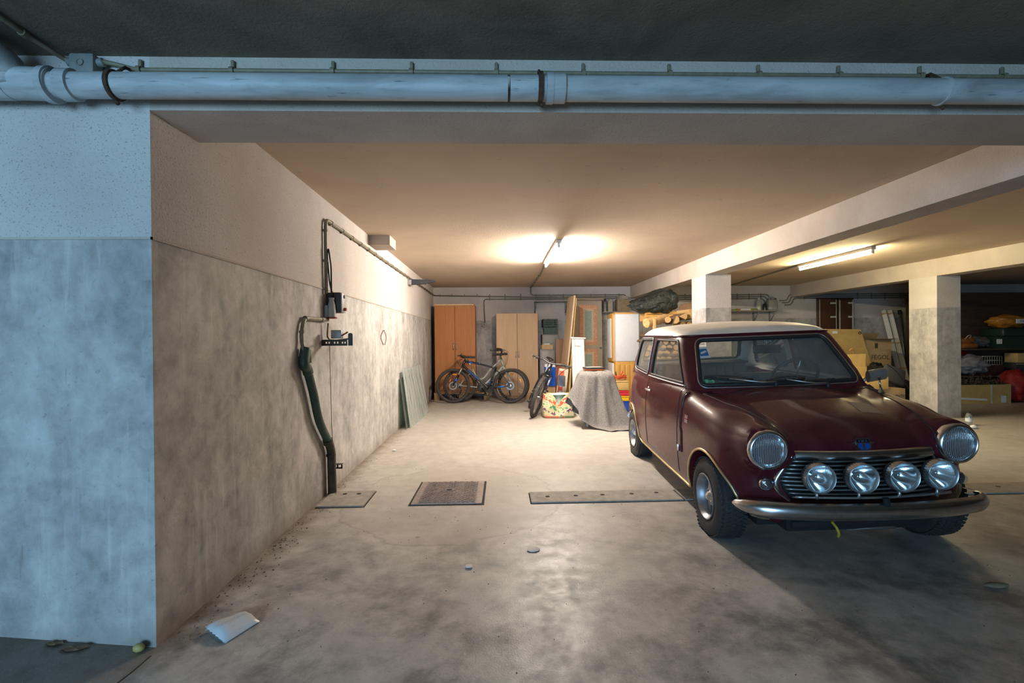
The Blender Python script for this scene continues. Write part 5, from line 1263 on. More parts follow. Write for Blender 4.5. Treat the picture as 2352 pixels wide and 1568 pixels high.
for k, v in enumerate(np.concatenate([np.linspace(0, 1, 7), 1 + np.linspace(.08, 1, 26)])):
    r_ = []
    for j in range(N):
        th = 2 * PI * j / N; c_, s_ = math.cos(th), math.sin(th); q = 1 / max(abs(c_) ** 6 + abs(s_) ** 6, 1e-9) ** (1 / 6)
        if v <= 1: r_.append((c_ * q * hx * v, s_ * q * hy * v, TZ + .004 - .006 * v ** 4 + .006 * math.sin(9 * c_ * v) * v))
        else:
            u = v - 1; ll = .20 * max(0, math.cos(th - 2.9)) ** 2          # hem higher at the left back
            zz = TZ - .004 - (TZ - .012 - ll - .25 * max(0, math.cos(th - 3.4)) ** 3) * min(1, u * 1.06)
            fold = (.036 * math.sin(th * 9 + 2.0 * math.sin(u * 2)) + .018 * math.sin(th * 17 + 1)) * u ** .7
            flare = .035 + .10 * u + .06 * u ** 2 + (.17 * u ** 2.2 * max(0, math.cos(th + .75)) ** 2)
            if u > .9: flare += (u - .9) * 1.3 * max(0, math.cos(th + .75)) ** 2
            sag = .02 * math.sin(u * 7 + th * 3) * u
            r_.append((c_ * q * hx + c_ * (flare + fold + sag * .3), s_ * q * hy + s_ * (flare * .85 + fold), max(.006 + .012 * abs(math.sin(th * 13)), zz)))
    rings.append(r_)
mb = MB().grid(np.array(rings), closed_v=True); o = one(mb, 'grey_blanket', m_blanket(), 'grey woollen blanket draped over the small table, trailing on the floor', 'blanket', (tb.x, tb.y, 0), smooth=True)
t = thing('serving_tray', 'black and orange tray lying on the blanket-covered table', 'tray', (tb.x - .03, tb.y - .02, TZ + .012), .1)
MB().box((0, 0, .010), (.26, .19, .02), bev=.008).obj('orange_base', M('orange_plastic', (.60, .13, .04), .4), t, 40); MB().box((0, 0, .03), (.27, .20, .024), bev=.008).obj('black_rim', TRIMBLK, t, 40); MB().box((0, 0, .043), (.22, .15, .004)).obj('pale_inlay', M('pale_inlay', (.45, .43, .40), .3), t)
# carrier bag with woven print
def m_weave():
    tt = NT('woven_print_bag'); p_ = tt.obj(); s_ = tt.sep(p_)
    br = tt.n('TexBrick'); tt.set(br.inputs['Vector'], tt.mapping(tt.n('CombineXYZ', X=tt.math('ADD', s_[0], s_[1]), Y=s_[2]).outputs[0], (1, 1, 1)))
    br.inputs['Scale'].default_value = 26; br.inputs['Mortar Size'].default_value = .03; br.inputs['Color1'].default_value = (.85, .68, .25, 1); br.inputs['Color2'].default_value = (.92, .84, .60, 1); br.inputs['Mortar'].default_value = (.12, .07, .03, 1)
    ck = tt.ramp(tt.vor(tt.mapping(p_, (1, 1, 1)), 34), [(.10, 1.0), (.20, 0.0)])
    c = tt.mix(ck, br.outputs[0], (.10, .045, .03))
    z = tt.math('ADD', s_[2], tt.math('MULTIPLY', tt.math('ABSOLUTE', s_[0]), -.55))
    c = tt.mix(tt.math('MULTIPLY', tt.math('GREATER_THAN', tt.noise(p_, 22, 1), .52), tt.math('MULTIPLY', tt.math('GREATER_THAN', z, .17), tt.math('LESS_THAN', z, .255))), c, (.75, .10, .04))
    c = tt.mix(tt.math('MULTIPLY', tt.math('GREATER_THAN', tt.noise(p_, 20, 1), .52), tt.math('MULTIPLY', tt.math('GREATER_THAN', z, .08), tt.math('LESS_THAN', z, .15))), c, (.06, .27, .13))
    c = tt.mix(tt.math('MULTIPLY', tt.math('GREATER_THAN', tt.noise(p_, 20, 1), .56), tt.math('MULTIPLY', tt.math('GREATER_THAN', z, .0), tt.math('LESS_THAN', z, .06))), c, (.16, .08, .15))
    c = tt.mix(tt.math('LESS_THAN', s_[2], .035), c, tt.ramp(tt.noise(p_, 14, 2), [(.42, (.55, .08, .03)), (.55, (.09, .22, .10))]))
    c = tt.mix(tt.ramp(tt.noise(p_, 60, 3), [(.6, 0.0), (.7, .6)]), c, (.93, .88, .75))
    tt.P(Base_Color=c, Roughness=.35); tt.bump(br.outputs[1], .3, .004); return tt.m
bc = fl(1279, 960); bc.y += .09; bc.x += .035; W2, D2 = .24, .11; A = []
for k, v in enumerate(np.linspace(0, 1, 22)):
    r_ = []
    for j in range(72):
        th = 2 * PI * j / 72; c_, s_ = math.cos(th), math.sin(th); q = 1 / (abs(c_) ** 5 + abs(s_) ** 5) ** .2
        bul = 1 + .06 * math.sin(PI * v) - .05 * v; x, y = c_ * q * W2 * bul, s_ * q * D2 * (bul - .1 * v)
        zt = .36 - .13 * math.exp(-(x / .07) ** 2) * (s_ < 0) + .02 * (abs(x) / W2)
        r_.append((x + .006 * math.sin(th * 7 + v * 9), y + .008 * math.sin(th * 5 - v * 7) + .05 * math.exp(-(x / .06) ** 2) * v * (s_ < 0), .003 + zt * v))
    A.append(r_)
mb = MB().grid(np.array(A), closed_v=True); mb.f.append(tuple(range(72)))
t = thing('shopping_bag', 'bright woven-print shopping bag standing before the black bicycle', 'bag', (bc.x, bc.y, 0)); mb.obj('sack', m_weave(), t, True)
t = thing('bucket', 'pale green bucket with a white lid inside the woven-print bag', 'bucket', (bc.x + .02, bc.y + .02, .12), .2, rx=-.12)
MB().lathe([(0, 0), (.085, 0), (.115, .22), (.12, .22)], 28).obj('pail', M('pale_green_plastic', (.38, .50, .40), .45), t, 50); MB().lathe([(.0, .262), (.09, .258), (.155, .235), (.158, .225), (.0, .215)], 28).obj('lid', WHITEL, t, 50)
# cooler, boxes and wooden things between bicycle and boards
t = pbox('carton', CARD, 'plain brown box under the blue cool box', 'box', 1250, 1276, 886, 925, 8.85, .3, z0=0); bz_ = at(1260, 886, 8.85).z
t = thing('cool_box', 'bright blue cool box with a white lid standing on a brown box', 'cool box', (at(1263, 860, 8.9).x, 8.92, bz_)); hh = at(1263, 842, 8.9).z - bz_
MB().prism(rpoly([(-.10, -.10), (.10, -.10), (.10, .10), (-.10, .10)], .03), 0, hh).obj('tub', M('bright_blue_plastic', (.005, .10, .60), .35, 0, .05), t, 40); MB().prism(rpoly([(-.10, -.10), (.10, -.10), (.10, .10), (-.10, .10)], .03), hh, hh + .05).obj('lid', WHITEL, t, 40)
MB().lathe([(.0, .04), (.03, .035), (.035, 0)], 18, TR(0, 0, hh + .05)).obj('cap', WHITEL, t, True)
DKCAB = wood('dark_brown_board', (.20, .10, .05), (.32, .17, .09), .8)
t = pbox('brown_board', DKCAB, 'dark brown wooden board standing behind the blue cool box', 'board', 1276, 1300, 779, 905, 9.75, .05, .05, z0=0)
t = pbox('red_crate', M('brick_red_paint', (.33, .08, .045), .6, 0, .15), 'dull red wooden crate behind the blue cool box', 'crate', 1270, 1291, 842, 905, 9.45, .22, z0=0, part='crate_body')
for k in range(3): MB().box((0, -.012, .12 + .17 * k), (t['w'] + .01, .02, .06), bev=.003).obj('slat', M('brick_red_paint', (.33, .08, .045)), t, 40)
del t['w'], t['h']
t = thing('long_carton', 'long red and white flat box leaning upright beside the bag', 'box', (at(1284, 905, 8.15).x, 8.12, 0), .15, rx=-.10, ry=.16)
MB().box((0, .03, .36), (.16, .06, .72), bev=.003).obj('carton', M('pale_carton', (.66, .56, .42), .7), t, 40); MB().box((-.035, -.002, .40), (.085, .004, .56)).obj('red_print', M('red_print', (.62, .13, .07), .6), t)
for z in (.28, .47): MB().box((-.03, -.005, z), (.05, .004, .12)).obj('white_print', WHITEL, t)
t = thing('denim_bag', 'small grey-blue cloth pouch hanging from the bicycle handlebar', 'pouch', at(1289, 863, 7.95)); 
mb = MB().prism(rpoly([(-.07, -.16), (.06, -.18), (.07, 0), (-.06, .01)], .015), -.02, .02, Matrix.Rotation(PI / 2, 4, 'X')); mb.obj('pouch', M('denim', (.09, .10, .13), .9, 0, .3, 40), t, 40); MB().tube([(-.05, 0, 0), (.02, -.3, .12), (.05, -.55, .17)], .004, 6).obj('strap', RUBBER, t, True)
# storage crates on a metal cupboard behind the leaning bicycle
zc = at(1258, 802, 9.7).z
t = thing('metal_cupboard', 'grey metal locker behind the leaning black bicycle', 'locker', (at(1258, 860, 9.7).x, 9.7, 0)); MB().box((0, .145, zc / 2), (.30, .27, zc), bev=.006).obj('body', M('grey_locker', (.19, .18, .17), .5, .2, .15), t, 40); MB().box((0, -.006, zc / 2), (.27, .012, zc - .06), bev=.003).obj('door', M('grey_locker2', (.23, .22, .20), .5, .2), t, 40)
t = thing('carton_tray', 'shallow cardboard tray with clear plastic on the metal locker', 'box', (at(1257, 798, 9.68).x, 9.80, zc), .06)
MB().box((0, 0, .004), (.22, .20, .008)).obj('bottom', CARD, t)
for s in (-1, 1): MB().box((s * .11, 0, .045), (.006, .20, .09)).obj('side_wall', CARD, t); MB().box((0, s * .10, .045), (.22, .006, .09)).obj('end_wall', CARD, t)
mk('plastic_wrap', blob(.085, 4, .35, 2.2, 3, (1.1, 1, .6), True), M('clear_plastic_film', (.55, .53, .48), .15, 0, .2), t, True, (0, 0, .09))
GREENC = M('dark_green_crate', (.012, .045, .03), .5, 0, .2)
def crate(label, c, w_, d_, h_, rz):
    t = thing('plastic_crate', label, 'crate', c, rz)
    MB().box((0, 0, .006), (w_, d_, .012)).obj('bottom', GREENC, t)
    for s in (-1, 1):
        for k, z in enumerate(np.linspace(.03, h_ - .02, 4)): MB().box((0, s * d_ / 2, z), (w_, .01, .028)).obj('side_slat', GREENC, t); MB().box((s * w_ / 2, 0, z), (.01, d_, .028)).obj('end_slat', GREENC, t)
    for sx in (-1, -.33, .33, 1):
        for sy_ in (-1, 1): MB().box((sx * w_ / 2, sy_ * d_ / 2, h_ / 2), (.02, .012, h_)).obj('post', GREENC, t)
    return t
xcr = at(1263, 780, 10.12).x; z1 = at(1262, 768, 10.12).z
t = thing('metal_cupboard', 'taller grey metal locker against the back wall carrying the green crates', 'locker', (xcr, 10.0, 0)); MB().box((0, .20, z1 / 2), (.34, .38, z1), bev=.006).obj('body', M('grey_locker3', (.20, .19, .18), .5, .2, .15), t, 40); MB().box((0, .004, z1 / 2), (.31, .012, z1 - .06), bev=.003).obj('door', M('grey_locker4', (.24, .23, .21), .5, .2), t, 40)
crate('dark green slatted plastic crate, the upper one at the back wall', (xcr, 10.2, z1 + .16), .28, .32, .17, .05); crate('dark green slatted plastic crate, the lower one at the back wall', (xcr + .02, 10.2, z1), .27, .32, .15, -.04)
# stack right of the blanket: toy-coloured boxes, carton, cable tangle
xs = at(1426, 890, 7.55).x; zz = 0
for nm, mt, hgt, lab in (('storage_box', M('blue_plastic_box', (.01, .06, .45), .4), .22, 'blue plastic box at the bottom of the stack beside the blanket'), ('storage_box', M('yellow_plastic_box', (.80, .52, .02), .4), .085, 'yellow plastic tray between the blue and the red tray'), ('storage_box', M('red_plastic_box', (.60, .03, .05), .4), .085, 'red plastic tray above the yellow tray'), ('carton', CARD_Y, .155, 'small ochre cardboard box under the orange cable tangle')):
    t = thing(nm, lab, 'box', (xs, 7.72, zz)); MB().box((0, 0, hgt / 2), (.27, .30, hgt - .004), bev=.01).obj('box_body', mt, t, 40); MB().box((0, 0, hgt - .012), (.285, .315, .018), bev=.006).obj('rim', mt, t, 40); zz += hgt
t = thing('cable_tangle', 'tangle of orange-red cable with a plug on the small ochre box', 'cable', (xs, 7.70, zz)); OC = M('orange_red_cable', (.62, .09, .03), .5)
pts = [(.13 * math.cos(k * 2.1 + .3) * (1 + .2 * math.sin(k)), .11 * math.sin(k * 2.1) * (1 + .2 * math.cos(k * 1.3)), .02 + .06 * abs(math.sin(k * 1.7))) for k in range(22)]
MB().tube(smoothpath(pts, 6), .008, 8).obj('cable', OC, t, True); MB().tube([(.02, 0, .05), (.06, -.03, .15)], .014, 8).obj('plug', OC, t, True); MB().tube([(-.03, 0, .05), (-.05, -.02, .14)], .010, 8).obj('dark_plug', RUBBER, t, True)

# ---- firewood behind the pillar, with the black bag on top
def m_endgrain():
    tt = NT('split_firewood'); p_ = tt.obj(); n_ = tt.noise(tt.mapping(p_, (20, 1.5, 20)), 2, 5, .6); s_ = tt.sep(p_)
    tt.P(Base_Color=tt.ramp(n_, [(.3, (.36, .20, .07)), (.7, (.66, .44, .19))]), Roughness=.85); return tt.m
BARK = M('firewood_bark', (.16, .09, .045), .9, 0, .35, 18, .5, 40); SPLIT = m_endgrain()
protos = []
for v in range(4):
    L = .34 + .03 * v; n_ = 10; prof = []
    if v % 2: prof = [(math.cos(a_), math.sin(a_)) for a_ in np.linspace(0, PI * 1.02, 8)] + [(-.5, -.12)]
    else: prof = [(math.cos(a_) * (1 + .08 * math.sin(a_ * 3)), math.sin(a_)) for a_ in np.linspace(0, 2 * PI, n_, endpoint=False)] if v == 0 else [(math.cos(a_), math.sin(a_)) for a_ in np.linspace(-.3, 1.4, 6)] + [(-.75, -.6)]
    k = len(prof); mb = MB(); mb.add([(x, -L / 2, z) for x, z in prof] + [(x * 1.03, L / 2, z * .97) for x, z in prof], [(i, (i + 1) % k, k + (i + 1) % k, k + i) for i in range(k)]); side = mb.mesh()
    e = MB(); e.add([(x * .985, -L / 2 - .002, z * .985) for x, z in prof], [tuple(range(k))]); e.add([(x, L / 2 + .002, z * .96) for x, z in prof], [tuple(range(k - 1, -1, -1))]); em = e.mesh()
    side.materials.append(BARK if v != 1 else SPLIT); em.materials.append(SPLIT); protos.append((side, em))
gx0, gx1, gy = at(1470, 760, 7.75).x, 3.42, 7.75
rowh, n_l = .098, 0
ORD2 = ('first', 'second', 'third', 'fourth', 'fifth', 'sixth', 'seventh', 'eighth', 'ninth', 'tenth', 'eleventh')
ORD = ('first', 'second', 'third', 'fourth', 'fifth', 'sixth', 'seventh', 'eighth', 'ninth', 'tenth', 'eleventh', 'twelfth', 'thirteenth', 'fourteenth', 'fifteenth', 'sixteenth', 'top')
for r in range(17):
    zc_ = .055 + r * rowh * .94
    if zc_ > 1.62: break
    for c_ in range(11):
        x = gx0 + .06 + c_ * .104 + (.05 if r % 2 else 0)
        lim = 1.33 + .33 * max(0, (x - 2.75)) / .55 if x > 2.4 else 1.30
        if zc_ > lim or x > gx1: continue
        k = RNG.integers(0, 4); s = RNG.uniform(.042, .048)
        o = bpy.data.objects.new('firewood_log', protos[k][0]); COL.objects.link(o); o.location = (x, gy + RNG.uniform(-.03, .03), zc_); o.scale = (s, 1, s); o.rotation_euler = (0, RNG.uniform(0, 6.28) if k == 0 else RNG.uniform(-.3, .3), RNG.uniform(-.06, .06))
        tag(o, 'split firewood log, %s row from the floor and %s from the left in the pile' % (ORD[r], ORD2[c_]), 'log', 'firewood logs in the pile'); n_l += 1
        e = bpy.data.objects.new('end_grain', protos[k][1]); COL.objects.link(e); e.parent = o
zt_ = 1.375
for q, (px, py, r_, ang, lab) in enumerate(((1585, 707, .085, .3, 'cut log on top of the pile, against the pillar'), (1572, 722, .075, 1.2, 'half-round log high on the pile with its pale face to the camera'), (1556, 727, .07, .6, 'split log near the top of the pile, left of the half-round one'), (1541, 735, .065, 2.0, 'pale-faced split log in the middle of the pile top'), (1529, 735, .05, .2, 'narrow pale log end at the left of the pile top'))):
    p_ = at(px, py, 7.55); o = bpy.data.objects.new('firewood_log', protos[q % 4][0]); COL.objects.link(o); o.location = p_; o.scale = (r_, 1, r_); o.rotation_euler = (0, ang, .25 - .1 * q); tag(o, lab, 'log', 'firewood logs in the pile'); e = bpy.data.objects.new('end_grain', protos[q % 4][1]); COL.objects.link(e); e.parent = o
a, b = at(1484, 742, 7.42), at(1530, 730, 7.62); one(MB().tube([(0, 0, 0), b - a], [.075, .07], 9), 'firewood_log', SPLIT, 'long split log lying sideways across the pile, pointing left', 'log', a, group='firewood logs in the pile', smooth=40)
one(MB().box((0, 0, .09), (.05, .05, .18), bev=.01), 'firewood_log', SPLIT, 'short upright billet standing at the left end of the pile', 'log', at(1503, 757, 7.40), group='firewood logs in the pile')
t = thing('fruit_crate', 'flat wooden crate on the firewood under the black bag', 'crate', at(1502, 737, 8.1)); W_ = .62
for k in range(3): MB().box((.12, -.15, .03 + .05 * k), (W_, .012, .04)).obj('slat', PINE, t)
for sx in (-1, 1): MB().box((.12 + sx * W_ / 2, 0, .075), (.02, .3, .15)).obj('end_board', PINE, t)
BAGM = NT('black_bin_liner'); bp_ = BAGM.obj(); bn = BAGM.noise(BAGM.mapping(bp_, (1, 1, .45), (0, .6, 0)), 8, 5, .62, 2.2); BAGM.P(Base_Color=(.014, .020, .017), Roughness=.25); BAGM.bump(bn, .9, .06); BAGM = BAGM.m
t = thing('bin_bag', 'bulging black plastic sack lying on top of the firewood pile', 'bag', at(1508, 696, 8.05))
me = blob(1.0, 2.2, .17, 1.25, 5, (.30, .26, .22), True); 
for v in me.vertices:
    if v.co.x < 0: v.co.z *= 1 - .45 * min(1, -v.co.x / .4); v.co.x *= 1.75; v.co.z -= .08 * min(1, -v.co.x / .4)
mk('sack', me, BAGM, t, True, (.06, 0, .03))
sh2, a2, b2 = wall_shelf('dark wall shelf behind the car with bottles and a green box', 1640, 1789, 713, .32, (.72, .98)); sz2, sy2 = a2.z, YB - .17
jar('clear plastic bottle on the dark shelf behind the car', 1743, .055, .27, M('clear_pet', (.45, .43, .36), .2, 0, .2), M('white_cap', (.6, .58, .5)), 'bottle', 'bottle', sz2, sy2); jar('small dark bottle on the dark shelf beside the canister', 1757, .04, .17, M('dark_bottle', (.03, .025, .02), .3), DARKMET, 'bottle', 'bottle', sz2, sy2 - .03)
x = at(1773, 700, sy2).x; t = thing('canister', 'pale grey plastic canister at the right end of the dark shelf', 'canister', (x, sy2, sz2)); CAN = M('grey_canister', (.34, .335, .28), .5, 0, .1); MB().box((0, 0, .12), (.20, .14, .24), bev=.03).obj('body', CAN, t, 50); MB().tube(bend([(-.06, 0, .235), (-.05, 0, .29), (.04, 0, .29), (.06, 0, .235)], .03), .014, 8).obj('handle', CAN, t, True); MB().lathe([(.025, 0), (.025, .03), (0, .03)], 14, TR(.07, 0, .24)).obj('cap', DARKMET, t)
x = at(1708, 705, sy2).x; t = thing('board_game', 'flat green and white box lying on the dark shelf', 'box', (x, sy2, sz2)); MB().box((0, 0, .02), (.42, .28, .04), bev=.003).obj('lid', M('lime_green', (.24, .30, .05), .5), t, 40); MB().box((-.05, -.141, .02), (.26, .004, .03)).obj('white_label', WHITEL, t); MB().box((-.17, -.142, .02), (.06, .004, .032)).obj('orange_label', M('orange_label', (.6, .16, .04)), t)
# ------------------------------------------------------------------ things in and on the floor
CONC = M('concrete_cover', (.36, .33, .285), .8, 0, .22, 16, .25, 60)
JOINT = M('dark_joint', (.02, .018, .016), .9, 0, .3)
IRON = M('cast_iron_cover', (.30, .24, .215), .6, .2, .25, 22, .2, 60)
def m_tread():
    t = NT('chequered_iron'); p = t.obj(); s = t.sep(t.mapping(p, (1, 1, 1), (0, 0, PI / 4)))
    w1 = t.math('PINGPONG', t.math('MULTIPLY', s[0], 1.0), .0125); w2 = t.math('PINGPONG', t.math('MULTIPLY', s[1], 1.0), .0125)
    g = t.math('MINIMUM', w1, w2); n_ = t.noise(p, 20, 5)
    c = t.mix(t.ramp(t.math('MULTIPLY', g, 80), [(.08, 0.0), (.22, 1.0)]), (.12, .095, .085), t.ramp(n_, [(.3, (.26, .205, .185)), (.7, (.40, .33, .30))]))
    t.P(Base_Color=c, Roughness=.6, Metallic=.15); return t.m
mh = thing('manhole_cover', 'square chequered iron manhole cover set in the garage floor', 'manhole cover', (-.385, 3.838, 0), -.012)
MB().box((0, 0, .001), (.56, .59, .003)).obj('joint', JOINT, mh)
MB().box((0, 0, .004), (.525, .555, .010)).obj('frame', IRON, mh)
MB().box((0, 0, .010), (.43, .52, .006)).obj('plate', m_tread(), mh)
bars = MB()
for s in (-1, 1):
    for k in np.arange(-.42, .43, .036):
        # clipped diagonal ribs
        pts = []
        for t_ in np.linspace(-.5, .5, 101):
            x, y = t_ * 1.0, s * t_ * .78 + k
            if abs(x) < .212 and abs(y) < .257: pts.append((x, y))
        if len(pts) > 2:
            (xa, ya), (xb, yb) = pts[0], pts[-1]; L = math.hypot(xb - xa, yb - ya); bars.box((0, 0, 0), (L, .007, .004), TR((xa + xb) / 2, (ya + yb) / 2, .0145, 0, 0, math.atan2(yb - ya, xb - xa)))
rb = bars.obj('ribs', IRON, mh); rb['kind'] = 'stuff'
MB().lathe([(.026, 0), (.034, .001), (.034, .006), (.026, .006)], 24, TR(-.01, .02, .0125), closed=True).obj('lift_ring', IRON, mh, 40)
MB().tube([(-.01, .02, .0135), (-.01, .02, .0175)], .026, 20).obj('lift_hole', JOINT, mh)
def cover(label, x0, x1, y0, y1, holes, group=None, skew=0.0):
    t = thing('channel_cover', label, 'drain cover', ((x0 + x1) / 2, (y0 + y1) / 2, 0), group=group); w_, d_ = x1 - x0, y1 - y0
    MB().box((0, 0, .0008), (w_ + .018, d_ + .016, .0016)).obj('joint', JOINT, t)
    MB().prism([(-w_ / 2, -d_ / 2), (w_ / 2, -d_ / 2), (w_ / 2 - skew, d_ / 2), (-w_ / 2, d_ / 2)], .001, .012).obj('slab', CONC, t)
    for hx, hy in holes: MB().tube([(hx, hy, .0115), (hx, hy, .0132)], .017, 16).obj('lifting_hole', JOINT, t)
    return t
cover('long concrete channel cover with five lifting holes beside the car', .245, 1.385, 3.545, 3.785, [(-.44, 0), (-.22, .01), (-.01, .02), (.22, .03), (.42, .045)])
cover('short concrete channel cover running under the car', 1.405, 2.55, 3.548, 3.792, [(-.38, .02), (-.1, .02), (.2, .02)])
cover('concrete channel cover right of the car front wheel', 2.57, 3.70, 3.551, 3.795, [(-.3, .02), (-.05, .02), (.22, .02)])
cover('concrete channel cover at the right edge of the picture', 3.72, 4.85, 3.554, 3.798, [(-.3, .02), (.0, .02), (.3, .02)])
cover('square concrete cover slab at the left wall by the green pipe', -1.335, -.995, 3.545, 3.90, [(-.05, .10), (.06, .10)], skew=-.0)
# padded envelope
def m_env():
    t = NT('printed_envelope'); p = t.obj(); v = t.vor(p, 120); n_ = t.noise(p, 9, 3)
    msk = t.math('MULTIPLY', t.ramp(v, [(.10, 1.0), (.16, 0.0)]), t.ramp(n_, [(.42, 0.0), (.5, 1.0)]))
    v2 = t.ramp(t.vor(p, 42), [(.055, 1.0), (.075, 0.0)])
    c = t.mix(t.math('MULTIPLY', msk, .6), (.68, .72, .76), (.22, .25, .36)); c = t.mix(v2, c, (.05, .05, .12))
    t.P(Base_Color=c, Roughness=.35); t.bump(n_, .25, .01); return t.m
e0 = [fl(470, 1453), fl(517, 1480), fl(597, 1429), fl(566, 1408)]
ce = sum(e0, Vector()) / 4
nu, nv = 15, 15; top = np.zeros((nu, nv, 3)); bot = np.zeros((nu, nv, 3))
for i in range(nu):
    for j in range(nv):
        u, v = i / (nu - 1), j / (nv - 1); p = (e0[0] * (1 - u) + e0[1] * u) * (1 - v) + (e0[3] * (1 - u) + e0[2] * u) * v - ce
        k = (16 * u * (1 - u) * v * (1 - v)) ** .45; wv = .004 * math.sin(9 * v) + .003 * math.sin(14 * u)
        lift = .020 * (1 - v) ** 2 * (1 - u)
        top[i, j] = (p.x + .004 * math.sin(40 * u) * (v < .05), p.y, .006 + .030 * k + wv * k + lift); bot[i, j] = (p.x, p.y, .003 + .35 * lift)
mb = MB().grid(top); mb.grid(bot[::-1]); 
o = one(mb, 'padded_envelope', m_env(), 'white printed padded envelope lying on the floor by the left wall', 'envelope', (ce.x, ce.y, .0), smooth=70)
# plaster crumbs, potato, leaves, scrap
def crumb(name, mat, label, cat, px, py, r, seed, sq=(1, .8, .5), amp=.3, group=None):
    me = blob(r, seed, amp, 1.3, 2, sq); p = rp(px, py); zmin = min(v.co.z for v in me.vertices)
    o = mk(name, me, mat, None, 40, (p.x, p.y, p.z - zmin)); tag(o, label, cat, group); return o
PLASTER = M('white_plaster_crumb', (.86, .84, .80), .85, 0, .06, 60, .4, 90)
crumb('plaster_chunk', PLASTER, 'larger white plaster chunk on the floor near the middle', 'debris', 1225, 1263, .034, 3, (1.05, .95, .16))
crumb('plaster_chunk', PLASTER, 'small white plaster crumb on the floor left of the larger chunk', 'debris', 1077, 1303, .021, 5, (1, .9, .3))
crumb('plaster_chunk', PLASTER, 'tiny white paper scrap on the floor along the left wall', 'debris', 906, 1036, .022, 8, (1, .6, .4))
crumb('potato', M('yellow_potato', (.42, .34, .12), .6, 0, .2), 'small yellow potato at the foot of the pillar corner', 'potato', 319, 1497, .021, 9, (1.1, .8, .8), .12)
crumb('wood_scrap', M('tan_scrap', (.27, .22, .14), .7, 0, .2), 'flat tan scrap of wood on the floor at the right edge', 'debris', 2288, 1348, .062, 11, (1.0, .35, .16), .15)
def leaf(px, py, s, rz, label):
    pts = [(-1, 0), (-.6, .32), (-.35, .22), (0, .5), (.25, .3), (.6, .38), (1, .05), (.65, -.2), (.4, -.42), (0, -.3), (-.4, -.36), (-.7, -.15)]
    mb = MB(); n_ = len(pts); mb.add([(0, 0, .006)] + [(x * s, y * s, .003 + .0022 * ((i * 7) % 3)) for i, (x, y) in enumerate(pts)], [(0, i + 1, (i + 1) % n_ + 1) for i in range(n_)])
    mb.add([(0, 0, .0)] + [(x * s, y * s, .001 + .0018 * ((i * 7) % 3)) for i, (x, y) in enumerate(pts)], [(0, (i + 1) % n_ + 1, i + 1) for i in range(n_)])
    p = rp(px, py); one(mb, 'dry_leaf', M('dry_leaf_brown', (.24, .155, .09), .8, 0, .25, 50), label, 'leaf', (p.x, p.y, p.z + .002), rz, ry=.09)
leaf(172, 1492, .050, .3, 'large dry brown leaf on the floor below the blue lit pillar'); leaf(124, 1481, .034, .1, 'smaller dry brown leaf against the foot of the blue lit pillar')
# grit along the wall foot: uncountable
gm = MB()
for k in range(240):
    y = YP + .02 + abs(RNG.normal(0, 1.3)); x = XL + .02 + abs(RNG.normal(0, .07))
    r = RNG.uniform(.001, .0042); a = RNG.uniform(0, 6)
    gm.box((0, 0, 0), (r * 2, r * 1.2, r), TR(x, y, r * .45, 0, 0, a))
for k in range(260):
    x, y = RNG.uniform(-1.2, 2.6), RNG.uniform(1.4, 4.6); r = RNG.uniform(.001, .0028)
    gm.box((0, 0, 0), (r * 2.4, r * 1.2, r), TR(x, y, r * .45, 0, 0, RNG.uniform(0, 6)))
o = gm.obj('floor_grit', M('brown_grit', (.15, .105, .075), .9, 0, .4, 30)); tag(o, 'loose brown grit scattered along the foot of the wall', 'grit', kind='stuff')
# ------------------------------------------------------------------ glass sheets on the left wall
def m_sheet(name, col, a_):
    t = NT(name); t.t.nodes.remove(t.b); p = t.obj()
    tr = t.n('BsdfTransparent'); tr.inputs[0].default_value = col + (1,); gl = t.n('BsdfGlossy'); gl.inputs['Roughness'].default_value = .08; df = t.n('BsdfDiffuse'); df.inputs[0].default_value = (.72, .76, .73, 1)
    mx = t.n('MixShader'); mx.inputs[0].default_value = .18; t.set(mx.inputs[1], tr.outputs[0]); t.set(mx.inputs[2], gl.outputs[0])
    st = t.ramp(t.noise(t.mapping(p, (1, 9, .5)), 2.5, 6, .7, .5), [(.35, a_ * .3), (.62, a_), (.75, min(1, a_ * 2.2))])
    m2 = t.n('MixShader'); t.set(m2.inputs[0], st); t.set(m2.inputs[1], mx.outputs[0]); t.set(m2.inputs[2], df.outputs[0]); t.t.links.new(m2.outputs[0], t.o.inputs[0]); return t.m
GS1 = m_sheet('green_glass_sheet', (.62, .72, .66), .12); GS2 = m_sheet('film_wrapped_glass', (.75, .80, .78), .42)
A_, B_ = fl(926, 985), fl(962, 962)
def gsheet(label, y0, y1, xb0, xb1, zt, xt, mat, mat_name):
    return slab_quad([Vector((xb0, y0, .002)), Vector((xb1, y1, .002)), Vector((xt, y1 + .12, zt)), Vector((xt, y0 + .05, zt))], mat, 'glass_sheet', label, 'glass sheet', (-.008,))
gsheet('greenish glass sheet leaning on the left wall, the one nearest the wall', 6.62, 7.60, -1.255, -1.245, .70, -1.345, GS1, '')
gsheet('film-wrapped glass sheet leaning on the left wall, outermost and streaked white', 6.70, 8.15, -1.215, -1.165, .80, -1.325, GS2, '')
gsheet('dark glass sheet behind the film-wrapped sheet on the left wall', 7.72, 8.35, -1.262, -1.25, .66, -1.352, m_sheet('dark_glass_sheet', (.30, .36, .36), .10), '')

